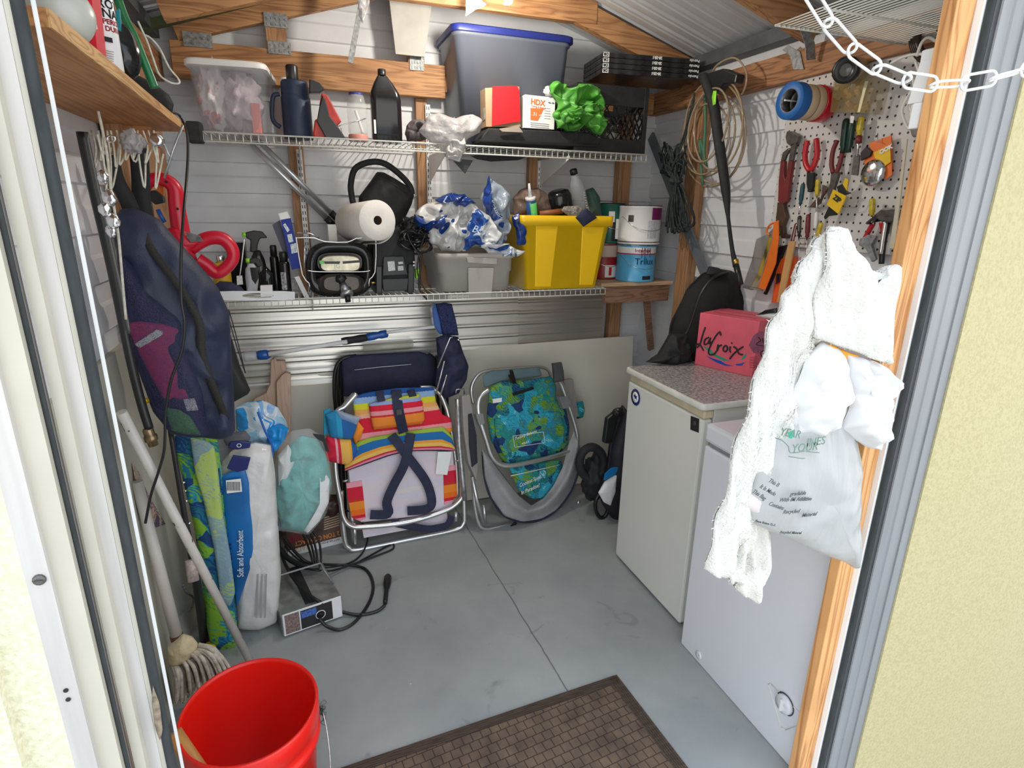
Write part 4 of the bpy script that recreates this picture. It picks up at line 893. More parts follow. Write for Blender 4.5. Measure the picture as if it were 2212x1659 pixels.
MB().pp(f, superr(690, 780, 550, 590), .05, .0).build('burner_box', mat('tarnished_steel', (.30, .28, .22), .22, .95, var=.5, vs=18), t, bev=.006)
b = MB(); b.tube(cs(f, [(664, 584), (690, 587), (780, 587), (800, 584)], .014), .0025, 6, res=4); b.build('lid_seam', M_chrome, t)
b = MB(); loft(b, ringsY(f, [((684, 788, 590, 638), .0), ((690, 784, 592, 634), .022), ((700, 775, 598, 628), .028)])); b.build('front_panel', mat('smoked_glossy_panel', (.05, .042, .036), .12, .4, var=.3, vs=15), t)
b = MB(); b.tube(cs(f, [(669, 622), (667, 611), (653, 593), (641, 521), (643, 514), (679, 514), (701, 522), (751, 523), (769, 515), (804, 514), (812, 522), (810, 588), (798, 603), (797, 618)], .04), .0028, 8, res=2); b.tube(cs(f, [(642, 503), (670, 504), (690, 514)], .0), .0026, 8); b.tube(cs(f, [(658, 534), (657, 585)], .03), .0026, 8)
b.build('wire_leg', M_chrome, t)
MB().blob(pY(736, 602, 2.41), (.020, .018, .020), .25, 8, 2, sub=3).build('knob', M_black, t)
a_, e_ = pY(740, 612, 2.41), pY(748, 632, 2.39); MB().cyl(a_, e_, .012, .020, n=20).cyl(e_, e_ + (e_ - a_) * .35, .026, .024, n=20).build('regulator', M_galv, t); MB().cyl(e_ + (e_ - a_) * .3, pY(752, 652, 2.385), .011, n=14).build('regulator_cap', M_black, t)
MB().pp(f, [(690, 563), (700, 563), (701, 570), (691, 570)], .004, .004).build('green_mark', MATS['lime_print'], t)
MB().pp(f, [(740, 565), (779, 562), (779, 567), (741, 570)], .005, .006).pp(f, [(700, 565), (735, 565), (733, 570), (702, 570)], .005, .006).build('handle_bar', M_black, t)
text('IG', f, 722, 580, .018, M_inkw, t, c=.002)
MB().box(tuple(pY(709, 522, 2.60)), tuple(pY(727, 485, 2.56))).build('clamp_block', M_wire, label='cream plastic clamp block below the silver pole ends', cat='clamp', bev=.003)
# --- items at the left end
f = FY(2.50); MB().pp(f, [(636, 599), (646, 596), (669, 644), (661, 650)], .02).build('white_batten', M_paper, label='short white batten leaning against the grill', cat='batten', bev=.001)
t = thing('bulb_carton', 'tall narrow blue light bulb carton tilted against the shelf rail', 'box', pY(640, 590, 2.52)); f = FY(2.52)
MB().pp(f, [(606, 475), (628, 472), (650, 578), (630, 583)], .06).build('body', stripes('blue_carton', [(0, (.03, .05, .30)), (.16, (.75, .20, .06)), (.22, (.06, .22, .55)), (.55, (.10, .30, .62)), (.75, (.05, .08, .38))]), t, bev=.001)
MB().pp(f, [(601, 461), (621, 457), (627, 471), (606, 475)], .055).build('open_flap', M_white, t)
MB().pp(f, [(588, 486), (604, 476), (626, 556), (618, 562)], .05, -.03).build('dark_side', mat('slate_card', (.10, .11, .14), .7), t)
b = MB().pp(f, [(611, 486), (616, 482), (626, 497), (621, 502)], .0006, .001).pp(f, [(620, 507), (630, 505), (634, 522), (624, 524)], .0006, .001).pp(f, [(627, 528), (640, 525), (643, 545), (630, 548)], .0006, .001).build('print', mat('pale_print', (.60, .70, .80), .6, var=.5, vs=150), t)
def aer(label, px0, px1, py0, y, m, z=ZL, capm=M_black):
    x0, x1 = X(px0, 600, y), X(px1, 600, y); r = (x1 - x0) / 2; H = Z(px0, py0, y) - z; c = ((x0 + x1) / 2, y + r, z)
    t = thing('aerosol_can', label, 'spray can', c, 'spray cans behind the white tray')
    MB().lathe([(r * .94, 0), (r, .004), (r, H * .72), (r * .9, H * .76), (r * .72, H * .78)], c).build('body', m, t); MB().lathe([(r * .74, H * .775), (r * .74, H * .97), (r * .6, H)], c).build('cap', capm, t); return t, c, r
t, c, r = aer('glossy black aerosol can just beside the blue bulb carton', 604, 628, 545, 2.52, M_gloss); wrap(t, c, r * 1.01, ZL + .02, ZL + .09, -115, -55, mat('grey_can_print', (.35, .35, .36), .5, var=.8, vs=120))
aer('black aerosol can with domed cap beside the spray bottles', 586, 606, 530, 2.57, M_gloss)
MB().box((X(494, 560, 2.66), 2.66, ZL), (X(532, 560, 2.66), 2.74, Z(510, 524, 2.66))).build('black_carton', M_gloss, label='black glossy carton behind the spray bottles', cat='box', bev=.002)
def spray(label, f, body, bm, head, nz, trig, T=.028):
    t = thing('spray_bottle', label, 'spray bottle', f.px(*body[0]), 'trigger spray bottles'); MB().pillow(f, body, T, pw=.3, amp=0, seg=60, rings=8, back=1).build('body', bm, t)
    MB().pp(f, head, .022, .011).build('trigger_head', M_black, t, bev=.004); a = f.px(*nz); MB().cyl(a, a + V((-.014, -.004, .001)), .0085, n=14).build('nozzle', MATS['neon_green'], t)
    MB().pp(f, trig, .012, .006).build('trigger', M_black, t, bev=.002); return t
f = FY(2.58); spray('tall black spray bottle with lime green nozzle', f, [(545, 628), (540, 590), (543, 555), (550, 540), (562, 540), (572, 560), (582, 600), (584, 628)], M_gloss, [(530, 502), (548, 498), (566, 500), (578, 514), (562, 515), (556, 530), (556, 545), (542, 545), (540, 518), (532, 515)], (532, 507), [(541, 518), (549, 518), (546, 545), (539, 543)])
f = FY(2.50); t = spray('smaller white spray bottle with lime green nozzle and black label', f, [(534, 632), (530, 600), (530, 580), (538, 568), (548, 568), (557, 580), (559, 606), (556, 632)], M_frost, [(538, 560), (550, 556), (560, 560), (566, 574), (558, 578), (552, 570), (540, 572)], (540, 563), [(553, 568), (560, 570), (562, 590), (556, 584)])
MB().pp(f, [(540, 578), (556, 578), (559, 600), (552, 614), (544, 604)], .004, .028).build('label', M_gloss, t)
MB().pillow(FY(2.56), [(562, 628), (560, 590), (575, 575), (590, 590), (592, 628)], .03, pw=.3, amp=0).build('cleaning_bottle', M_gloss, label='squat black bottle between the spray bottles and aerosol cans', cat='bottle')
t = thing('yellow_bottle', 'yellow squeeze bottle with a chrome neck seen through the red trimmer handle', 'bottle', pY(480, 606, 2.60)); c = pY(481, 606, 2.60); c.z = ZL
MB().lathe([(.03, 0), (.034, .01), (.034, .08), (.026, .12), (.02, .125)], c).build('body', mat('amber_yellow_plastic', (.60, .36, .02), .35), t); MB().lathe([(.018, .123), (.018, .15), (.014, .155)], c).build('neck', M_chrome, t)
f = FY(2.46); b = MB().tube(cs(f, [(528, 517), (523, 560), (518, 597)]), .0022, 6); b.build('price_tag_stick', M_wire, label='thin white stick with a printed tag in the shelf corner', cat='stick')
MB().pp(f, [(511, 596), (523, 595), (525, 614), (512, 616)], .001, .001).build('printed_tag', mat('printed_paper', (.60, .60, .58), .8, var=.5, vs=200), label='small printed tag hanging on the thin white stick', cat='tag')
MB().pillow(FY(2.47), [(466, 632), (464, 615), (475, 607), (500, 609), (520, 618), (530, 630), (500, 636)], .03, amp=.006, freq=20).build('cloth_hat', M_navy, label='navy cloth cap lying behind the white tray', cat='cap')
f = FY(2.43, -.2); t = thing('cardboard_tray', 'white cardboard tray front with an oval cut-out on the lower shelf', 'tray', pY(550, 650, 2.43))
o_ = [(464, 633), (644, 627), (637, 648), (480, 651)]
b = MB(); ov = [(557 + 34 * math.cos(q), 639 + 6 * math.sin(q)) for q in [2 * PI * k / 24 for k in range(24)]]
# ring of quads between tray outline and oval
def edge(q): 
    dx, dy = math.cos(q), math.sin(q) * .18; k = min(abs((637 - 557) / dx) if dx > 1e-6 else 1e9, abs((470 - 557) / dx) if dx < -1e-6 else 1e9, abs(10 / dy) if abs(dy) > 1e-6 else 1e9); return (557 + dx * k, 639 + dy * k)
oe = [edge(2 * PI * k / 24) for k in range(24)]
vs = cs(f, ov) + cs(f, oe); b.add(vs + [p - f.n * .002 for p in vs], [(k, 24 + k, 24 + (k + 1) % 24, (k + 1) % 24) for k in range(24)] + [(48 + (k + 1) % 24, 72 + (k + 1) % 24, 72 + k, 48 + k) for k in range(24)])
b.build('front', M_paper, t)
MB().box((X(470, 640, 2.44), 2.45, ZL), (X(636, 640, 2.44), 2.66, ZL + .003)).box((X(470, 640, 2.44), 2.66, ZL), (X(636, 640, 2.44), 2.663, ZL + .03)).build('base', M_paper, t)
MB().pp(FY(2.445), [(562, 618), (588, 617), (589, 641), (563, 642)], .03).build('small_carton', M_paper, label='small plain white carton in the white tray', cat='box', bev=.001)

# ---------------------------------------------------------------- panels leaning under the lower shelf
M_corr = mat('shiny_corrugated_aluminium', (.70, .68, .63), .34, .85, var=.05, vs=2)
def sheet(label, x0, x1, y0, z0, y1, z1, n=7, am=.0032, group='corrugated sheets under the lower shelf'):
    b = MB(); L = (z1 - z0); K = n * 8
    fn = lambda u, v: (x0 + (x1 - x0) * u, y0 + (y1 - y0) * v - am * (1 if (v * n) % 1 < .30 else (math.sin(((v * n) % 1 - .30) / .70 * 2 * PI * 4) * .10)), z0 + L * v)
    b.slab(fn, 2, K, .0012, smooth=False); return b.build('corrugated_sheet', M_corr, label=label, cat='metal sheet', group=group)
sheet('shiny corrugated aluminium sheet under the wire shelf behind the blue brush pole', -.36, 1.02, 2.735, .70, 2.76, 1.095)
sheet('corrugated aluminium sheet end reaching under the yellow tote and paint cans', .60, 1.52, 2.765, .70, 2.785, 1.085, 7)
MB().tube([pY(785, 752, 2.70), pY(892, 742, 2.70)], .018, 14).build('clear_tube', clear('milk_tube', (.75, .73, .62), .2, .5), label='short milky plastic tube lying against the corrugated sheet', cat='tube')
P = [pZ(1001, 1095, .0), pZ(1375, 1022, .0)]
bb = Fr((-.36, 2.69, 0), (2.08, -.01, 0), (0, .055, .82)); q = bb.px(1370, 725); q2 = bb.px(505, 790); h0 = (q2 - bb.o).dot(bb.v); h1 = (q - bb.o).dot(bb.v); w1 = (q - bb.o).dot(bb.u)
MB().prism([bb.P(0, 0.004), bb.P(w1, 0.004), bb.P(w1 - .005, h1), bb.P(0, h0)], bb.n, .012).build('beige_board', mat('beige_board_face', (.74, .69, .58), .6, var=.07, vs=3), label='large beige board leaning along the back wall behind the folded chairs', cat='board', bev=.001)
t = thing('grooved_wood_offcut', 'pinkish grooved wood offcut standing against the beige board', 'wood offcut', pY(600, 930, 2.64)); f = FY(2.64)
M_pkw = wood('pinkish_raw_wood', (.72, .52, .40), (.60, .40, .29), 2)
MB().pp(f, [(585, 779), (594, 773), (597, 780), (616, 780), (619, 804), (608, 812), (597, 822), (597, 876), (560, 884), (534, 882), (550, 862), (574, 850), (584, 828)], .03).build('back_piece', M_pkw, t, bev=.003)
MB().pp(FY(2.61), [(597, 826), (608, 812), (617, 805), (628, 808), (629, 918), (626, 1095), (606, 1098), (598, 868)], .03).build('front_piece', M_pkw, t, bev=.003)
# blue brush pole
t = thing('telescopic_brush', 'telescopic pole brush with blue head lying across the folded chairs', 'brush', pY(740, 745, 2.56)); q = lambda x, y, Y=2.56: pY(x, y, Y)
MB().cyl(q(580, 765, 2.54), q(750, 738, 2.54), .0095, n=14).build('pole', M_paper, t); MB().cyl(q(835, 718, 2.54), q(938, 706, 2.54), .0075, n=14).build('pole', M_paper, t)
MB().lathe([(.015, 0), (.017, .02), (.015, .05), (.017, .08), (.015, .115)], q(738, 738), q(792, 729) - q(738, 738)).build('foam_grip', M_blackm, t)
a, e = q(790, 729), q(838, 720); L = (e - a).length; M_bl = mat('metallic_blue_plastic', (.015, .09, .36), .25, var=.1)
MB().lathe([(.013, 0), (.017, L * .1), (.018, L * .35), (.0145, L * .55), (.018, L * .7), (.017, L * .95), (.011, L)], a, e - a).build('ferrule', M_bl, t)
a, e = q(526, 771), q(584, 765); L = (e - a).length; MB().lathe([(.018, 0), (.021, .01), (.021, L * .3), (.018, L * .5)], a, e - a).build('clear_end', M_frost, t); MB().lathe([(.017, L * .5), (.02, L * .62), (.021, L * .85), (.014, L)], a, e - a).build('blue_collar', M_bl, t)
f = FY(2.55); MB().pp(f, [(934, 668), (941, 656), (950, 690), (956, 722), (950, 722), (938, 704)], .05).build('head_spine', M_bl, t, bev=.003)
MB().pillow(f, [(940, 656), (962, 654), (975, 656), (984, 690), (990, 724), (956, 724), (950, 700)], .03, c=-.015, amp=.008, freq=60, pw=.3).build('bristles', mat('navy_bristles', (.03, .04, .12), .9, var=.6, vs=150, bs=.8, bsc=200), t)

# ---------------------------------------------------------------- folded chairs
M_tube = mat('satin_aluminium_tube', (.66, .66, .65), .28, .85, var=.06)
M_btube = mat('black_steel_tube', (.03, .03, .032), .3, .4)
# navy folding chair behind
t = thing('folding_chair', 'navy fabric folding chair with black tube frame, standing behind the striped chair', 'chair', pY(850, 1130, 2.63)); f = FY(2.63, .03)
MB().pillow(f, [(738, 778), (762, 767), (850, 762), (905, 759), (936, 768), (944, 800), (944, 850), (900, 856), (742, 856)], .02, amp=.004, freq=10, pw=.25, seed=2).build('seat_fabric', M_navy, t)
MB().tube(cs(f, [(766, 799), (820, 793), (888, 787)], .022), .0015, 5).build('white_piping', M_white, t)
b = MB()
for i, dx in enumerate((0, 8, 16)): b.tube(cs(f, [(770, 768), (740, 775), (724 + dx * .8, 800), (722 + dx, 850), (726 + dx, 900), (740 + dx, 1120)], -.03 * i - .01), .008, 8, res=4)
b.build('side_tube', M_btube, t); b = MB()
for dx in (0, 10, 18): b.tube(cs(f, [(925, 764), (938, 775), (945 + dx, 800), (950 + dx, 1080)], -.02 - dx * .002), .0075, 8, res=4)
b.build('side_tube', M_btube, t)
f2 = FY(2.52); MB().pillow(f2, [(942, 730), (960, 722), (990, 728), (1000, 760), (1012, 790), (1008, 820), (990, 850), (960, 862), (940, 830), (945, 780)], .035, amp=.02, freq=14, folds=.8, seed=4).build('folded_arm_fabric', M_navy, t)
b = MB(); b.tube(cs(f2, [(945, 795), (972, 730), (978, 728)], .03), .004, 8).tube(cs(f2, [(942, 850), (960, 780)], .03), .004, 8).tube(cs(f2, [(950, 858), (965, 810)], .035), .004, 8); b.build('brace_tube', M_tube, t)
b = MB().lathe([(.006, 0), (.006, .003), (.002, .005)], f2.px(990, 734, .036), (0, -1, 0), 10); b.build('rivet', M_chrome, t)
# striped beach chair
A0, A1 = pZ(765, 1187, .012), pZ(1003, 1140, .012); uu = (A1 - A0).normalized(); fc = Fr(A0, uu, V((0, 0, 1)) * math.cos(.17) + uu.cross(V((0, 0, 1))) * -math.sin(.17)); 
t = thing('beach_chair', 'folded beach chair in rainbow striped fabric with crossed navy straps', 'chair', (A0 + A1) / 2)
b = MB(); b.tube(cs(fc, [(770, 850), (745, 878), (726, 900), (724, 1010), (735, 1080), (742, 1118), (758, 1136), (790, 1138), (880, 1128), (960, 1104), (992, 1082), (1000, 1060), (997, 1010)], .03), .0115, 12, res=6); b.build('frame_loop', M_tube, t)
b = MB(); b.tube(cs(fc, [(737, 1060), (738, 1110), (745, 1168), (754, 1183), (775, 1187), (880, 1166), (980, 1145), (1000, 1132), (1003, 1110), (1000, 1040)], .0), .0115, 12, res=6); b.build('frame_loop', M_tube, t)
b = MB(); b.tube(cs(fc, [(908, 838), (930, 838), (948, 848), (960, 870), (970, 905), (985, 1000), (988, 1075)], -.01), .0115, 12, res=6); b.tube(cs(fc, [(765, 852), (745, 875), (738, 900), (755, 1010), (760, 1120), (768, 1175)], -.012), .011, 12, res=6)
b.build('frame_loop', M_tube, t)
for p_, r_ in (([(985, 1105), (984, 1125)], .009), ([(765, 1130), (767, 1172)], .009), ([(741, 1040), (752, 1037)], .005), ([(984, 996), (997, 993)], .005)): MB().tube(cs(fc, p_, 0), r_, 10).build('strut', M_tube, t)
ST = [(0, (.66, .06, .10)), (.035, (.88, .42, .45)), (.10, (.88, .50, .08)), (.16, (.86, .38, .03)), (.23, (.02, .16, .42)), (.31, (.28, .42, .03)), (.36, (.88, .30, .03)), (.42, (.86, .25, .30)), (.48, (.70, .015, .04)), (.66, (.86, .28, .16)), (.72, (.75, .45, .12)), (.80, (.72, .70, .02)), (.885, (.20, .33, .60)), (.95, (.02, .10, .36))]
def strp(name, idx=None): return stripes(name, ST, wob=.006)
M_cream2 = patches('faded_lining', [(0, (.70, .68, .66)), (.3, (.76, .66, .70)), (.5, (.72, .66, .74)), (.62, (.78, .70, .68)), (.75, (.74, .70, .72))], 3, .3, .85, (1, 1, 5), wave=False)
MB().pp(fc, [(752, 1010), (975, 940), (985, 1060), (975, 1095), (900, 1115), (780, 1128), (765, 1100)], .012, .0, uv=True).build('lining', M_cream2, t)
MB().pp(fc, [(782, 1139), (965, 1104), (968, 1128), (786, 1162)], .012, -.012).build('lower_lining', M_cream2, t)
# back fabric: top band, then wide sweep (outline bulges a little)
MB().pillow(fc, [(762, 858), (790, 848), (860, 838), (938, 836), (941, 865), (955, 895), (975, 904), (978, 932), (940, 950), (850, 962), (775, 975), (768, 930)], .012, c=.006, pw=.2, amp=.002).build('back_fabric', stripes('striped_back', [(0, (.88, .30, .03)), (.20, (.86, .32, .36)), (.30, (.70, .012, .04)), (.55, (.86, .45, .30)), (.62, (.82, .40, .10)), (.70, (.70, .68, .02)), (.80, (.30, .45, .70)), (.90, (.015, .09, .34))], wob=.012), t)
def band(us, k0, k1):
    return None
TOPC = [(745, 985), (772, 955), (800, 945), (850, 936), (900, 928), (958, 922), (975, 940), (982, 960)]; BOTC = [(745, 1019), (790, 1003), (840, 985), (880, 975), (920, 974), (950, 974), (975, 974), (984, 974)]
def interp(L, u): k = u * (len(L) - 1); i = min(int(k), len(L) - 2); w = k - i; return (L[i][0] * (1 - w) + L[i + 1][0] * w, L[i][1] * (1 - w) + L[i + 1][1] * w)
def pocket(u, v):
    a, c = interp(TOPC, u), interp(BOTC, u); return fc.px(a[0] * v + c[0] * (1 - v), a[1] * v + c[1] * (1 - v), .022 + .006 * math.sin(PI * v))
MB().slab(pocket, 40, 16, .004).build('back_pocket', stripes('striped_pocket', [(0, (.02, .02, .10)), (.05, (.80, .25, .32)), (.13, (.62, .02, .06)), (.20, (.86, .55, .12)), (.36, (.86, .36, .03)), (.48, (.012, .15, .42)), (.82, (.35, .50, .05))], wob=.006), t)
SV = stripes('striped_side', [(0, (.86, .30, .36)), (.08, (.66, .012, .04)), (.16, (.86, .16, .01)), (.30, (.88, .26, .02)), (.50, (.60, .03, .02)), (.56, (.66, .012, .04)), (.86, (.86, .36, .42))], wob=.012)
MB().pp(fc, [(748, 1044), (782, 1038), (790, 1120), (778, 1126), (760, 1118), (752, 1080)], .012, .006, uv=True).build('side_panel', SV, t)
MB().pp(fc, [(958, 1010), (984, 1004), (988, 1070), (975, 1084), (960, 1090)], .012, .006, uv=True).build('side_panel', SV, t)
PC = stripes('striped_pillow', [(0, (.80, .18, .02)), (.12, (.88, .26, .03)), (.40, (.66, .02, .03)), (.46, (.86, .32, .36)), (.60, (.70, .01, .04)), (.78, (.30, .38, .62)), (.90, (.52, .58, .04))], wob=.012)
pl = MB().pillow(fc, [(796, 872), (850, 858), (905, 850), (912, 868), (917, 905), (912, 915), (860, 922), (806, 928), (800, 900)], .03, c=.025, pw=.3).build('head_pillow', PC, t)
b = MB()
def strap(pts, w, m=M_navy, c=None, nm='strap'):
    b = MB(); P = [fc.px(x, y, z) for x, y, z in pts]; P, _ = spline(P, 6); n = len(P)
    def fn(u, v):
        i = min(int(round(v * (n - 1))), n - 1); d = (P[min(i + 1, n - 1)] - P[max(i - 1, 0)]).normalized(); s_ = d.cross(fc.n).normalized(); return P[i] + s_ * w * (u - .5)
    b.slab(fn, 3, n, .003, smooth=False); b.build(nm, m, t)
strap([(856, 842, .02), (860, 880, .062), (865, 905, .06), (872, 935, .035)], .045); strap([(820, 845, .02), (824, 866, .045)], .034); strap([(887, 842, .02), (892, 856, .045)], .034)
strap([(846, 940, .04), (880, 985, .045), (920, 1040, .04), (933, 1085, .035), (920, 1100, .045), (880, 1104, .03)], .042); strap([(888, 936, .04), (875, 1000, .05), (850, 1050, .04), (836, 1085, .035), (838, 1110, .03), (800, 1112, .03)], .042)
strap([(845, 1128, .02), (880, 1136, .03), (930, 1143, .03), (965, 1135, .03), (976, 1115, .02)], .034)
MB().fbox(Fr(fc.px(862, 890, .066), fc.u, fc.v), -.014, .014, -.014, .014, 0, .004).build('buckle', M_black, t, bev=.002)
MB().pp(fc, [(946, 976), (976, 976), (966, 1026), (941, 1024)], .0015, .02).build('care_label', M_paper, t)
# cup pocket on the side, striped, with clear film
MB().pillow(fc, [(705, 942), (735, 948), (757, 948), (774, 968), (764, 992), (752, 1004), (725, 999), (697, 992), (700, 965)], .045, c=.05, amp=.006, pw=.35).build('cup_pocket', stripes('striped_cup', [(0, (.40, .02, .20)), (.06, (.70, .015, .05)), (.36, (.86, .40, .45)), (.42, (.70, .02, .05)), (.5, (.86, .48, .10)), (.74, (.88, .40, .03)), (.80, (.015, .12, .40)), (.96, (.30, .50, .03))], axis='X', wob=.012), t)
MB().pillow(fc, [(702, 895), (724, 885), (745, 895), (775, 905), (770, 930), (758, 950), (712, 944)], .035, c=.04, amp=.004, pw=.35).build('cup_pocket', stripes('blue_cup', [(0, (.02, .25, .50)), (.3, (.03, .36, .62)), (.45, (.02, .14, .42)), (.85, (.05, .12, .35))], axis='X', wob=.01), t)
MB().pillow(fc, [(724, 884), (742, 890), (780, 902), (770, 918), (735, 905)], .02, c=.07).build('clear_flap', clear('hazy_film', (.55, .65, .8), .2, .45), t)
MB().pillow(fc, [(772, 908), (786, 925), (780, 945), (768, 960), (762, 945)], .014, c=.05).build('orange_flap', mat('orange_cloth', (.86, .26, .02), .8), t)
MB().pp(fc, [(700, 888), (714, 882), (712, 935), (700, 940)], .02, .02).build('cyan_side', mat('cyan_cloth', (.02, .42, .65), .7), t)
# tropical beach chair
B0, B1 = pZ(1040, 1142, .012), pZ(1235, 1085, .012); uu = (B1 - B0).normalized(); fg = Fr(B0, uu, V((0, 0, 1)) * math.cos(.16) - uu.cross(V((0, 0, 1))) * math.sin(.16))
t = thing('beach_chair', 'folded beach chair in green and blue tropical print with grey canopy', 'chair', (B0 + B1) / 2)
M_trop = patches('tropical_print', [(0, (.006, .03, .12)), (.30, (.005, .06, .17)), (.36, (.01, .19, .19)), (.44, (.012, .27, .24)), (.50, (.17, .33, .015)), (.56, (.06, .18, .03)), (.60, (.01, .20, .34)), (.66, (.02, .33, .45)), (.74, (.03, .42, .58)), (.80, (.55, .62, .42))], 17, 3.0)
M_grf = mat('silver_grey_fabric', (.30, .295, .30), .6, var=.12, bs=.3, bsc=300)
MB().pillow(fg, [(1058, 836), (1080, 824), (1130, 822), (1190, 812), (1200, 835), (1198, 862), (1220, 880), (1228, 920), (1225, 960), (1200, 985), (1120, 1004), (1085, 998), (1060, 950), (1052, 900)], .035, c=.012, pw=.25, amp=.004).build('back_fabric', M_trop, t)
MB().pillow(fg, [(1068, 905), (1100, 898), (1160, 893), (1208, 888), (1220, 930), (1212, 965), (1140, 985), (1090, 990), (1072, 950)], .022, c=.045, pw=.2, amp=.003).build('back_pocket', M_trop, t)
MB().pillow(fg, [(1098, 1006), (1150, 1000), (1208, 992), (1218, 1010), (1205, 1050), (1180, 1075), (1150, 1078), (1120, 1060)], .02, c=.02, pw=.3, amp=.003).build('lower_pocket', M_trop, t)
MB().pillow(fg, [(1042, 812), (1060, 800), (1120, 796), (1165, 792), (1170, 812), (1100, 822), (1060, 832), (1046, 838)], .012, c=-.01, pw=.3).build('grey_top_panel', mat('slate_teal_fabric', (.12, .19, .21), .6), t)
b = MB(); b.tube(cs(fg, [(1022, 872), (1018, 845), (1024, 822), (1044, 803), (1090, 797), (1160, 793), (1182, 798), (1190, 812)], -.015), .008, 10, res=6); b.build('frame_loop', M_tube, t)
b = MB(); b.tube(cs(fg, [(1056, 842), (1036, 860), (1034, 895), (1050, 950), (1062, 985), (1080, 1003), (1110, 1005), (1180, 990), (1235, 972), (1247, 955), (1243, 920), (1220, 850), (1210, 825), (1198, 818)], .062), .0115, 12, res=6); b.build('frame_loop', M_tube, t)
b = MB(); b.tube(cs(fg, [(1020, 1010), (1025, 1085), (1034, 1130), (1048, 1142), (1075, 1138), (1130, 1124), (1180, 1110)], .0), .0095, 12, res=5); b.tube(cs(fg, [(1045, 1090), (1048, 1130)], .01), .0085, 10); b.tube(cs(fg, [(1228, 1118), (1244, 1105), (1250, 1080)], .0), .008, 10, res=4); b.build('foot_tube', M_tube, t)
for q in ([(1028, 895), (1044, 893), (1048, 915), (1036, 920)], [(1208, 858), (1228, 856), (1232, 880), (1218, 884)]): MB().pp(fg, q, .03, .075).build('hinge', mat('grey_hinge', (.22, .22, .22), .5), t, bev=.003)
# canopy: grey sling hanging round the front
TC = [(1042, 970), (1060, 990), (1090, 1030), (1120, 1070), (1148, 1092), (1175, 1075), (1195, 1050), (1215, 1010), (1228, 960), (1240, 930)]; BC = [(1042, 975), (1046, 1030), (1060, 1075), (1090, 1115), (1130, 1128), (1170, 1122), (1205, 1100), (1235, 1060), (1252, 1010), (1256, 975)]
def can_(u, v):
    a, c = interp(TC, u), interp(BC, u); return fg.px(a[0] * v + c[0] * (1 - v), a[1] * v + c[1] * (1 - v), .055 + .035 * math.sin(PI * v) + .008 * math.sin(9 * v + 5 * u) + .006 * math.sin(22 * u))
MB().slab(can_, 60, 24, .002).build('canopy', M_grf, t)
b = MB(); b.tube(cs(fg, BC, .06), .0045, 8, res=6); b.build('canopy_hem', M_navy, t)
MB().pp(fg, [(1098, 1075), (1135, 1085), (1140, 1100), (1098, 1110)], .006, .02).build('lining', M_trop, t)
MB().tube(cs(fg, [(1103, 1028), (1130, 1022), (1175, 1012), (1208, 1004)], .045), .0022, 6).build('zip', M_white, t)
b = MB(); b.beam(fg.px(1102, 810, .02), fg.px(1108, 826, .05), .02, .006, tuple(fg.n)).beam(fg.px(1108, 852, .055), fg.px(1152, 838, .055), .014, .008, tuple(fg.n)); b.beam(fg.px(1104, 800, .0), fg.px(1112, 828, .05), .018, .006, tuple(fg.n)); b.build('black_strap', M_black, t, bev=.001)
MB().beam(fg.px(1098, 1146, .03), fg.px(1115, 1128, .03), .016, .005, tuple(fg.n)).build('loose_strap', M_black, t)
MB().pp(fg, [(1064, 862), (1084, 859), (1084, 868), (1065, 871)], .001, .052).build('brand_tab', M_paper, t)
b = MB(); fr_ = [(1108, 942), (1174, 933), (1177, 956), (1112, 966)]
for i in range(4): a_, e_ = fg.px(*fr_[i], .069), fg.px(*fr_[(i + 1) % 4], .069); b.beam(a_, e_, .0018, .0018, tuple(fg.n))
b.build('badge_outline', M_inkw, t)
text('Tommy Bahama', fg, 1112, 951, .014, M_inkw, t, c=.069, rot=.13, shear=.35, sx=1.0); text('RELAX', fg, 1128, 961, .010, M_inkw, t, c=.069, rot=.13)
text('Coolest Spot', fg, 1122, 1053, .020, M_inkw, t, c=.046, rot=.15, shear=.25, sx=.85); text('In Paradise!', fg, 1126, 1069, .020, M_inkw, t, c=.046, rot=.15, shear=.25, sx=.85)
# armrest between the chairs
def armrest(label_parent, fr, outer, pad, c):
    MB().pp(fr, outer, .035, c).build('armrest', mat('taupe_plastic', (.30, .275, .255), .5, var=.05), label_parent, bev=.005)
    MB().pp(fr, pad, .008, c + .008).build('arm_pad', mat('charcoal_foam', (.022, .025, .035), .8, bs=.3), label_parent, bev=.003)
armrest(t, fg, [(998, 856), (1016, 852), (1024, 900), (1030, 960), (1034, 1010), (1030, 1040), (1012, 1000), (1002, 930)], [(1012, 895), (1020, 893), (1030, 940), (1032, 1000), (1020, 1010), (1014, 960)], .04)
b = MB(); b.tube(cs(fg, [(1020, 1030), (1030, 1080), (1044, 1128)], .03), .009, 10); b.build('arm_link', M_tube, t)
f3 = FY(2.47); MB().pillow(f3, [(1192, 785), (1212, 782), (1216, 800), (1218, 822), (1196, 826)], .02, pw=.25).build('backrest_end', mat('charcoal_webbing', (.06, .06, .065), .8, var=.3), t)
MB().pp(fg, [(1218, 820), (1238, 818), (1246, 870), (1250, 900), (1240, 905), (1228, 870)], .03, .0).build('armrest', MATS['taupe_plastic'], t, bev=.004)
MB().pillow(fg, [(1245, 868), (1258, 866), (1262, 885), (1258, 902), (1246, 905)], .02, c=-.01).build('cup_pocket', M_trop, t)
b = MB(); b.tube(cs(fg, [(985, 850), (985, 842), (1003, 840), (1003, 852)], -.01), .004, 8).tube(cs(fg, [(988, 862), (992, 960), (1000, 1045), (1004, 1080)], .01), .012, 10).build('rear_rail', M_galv, t)
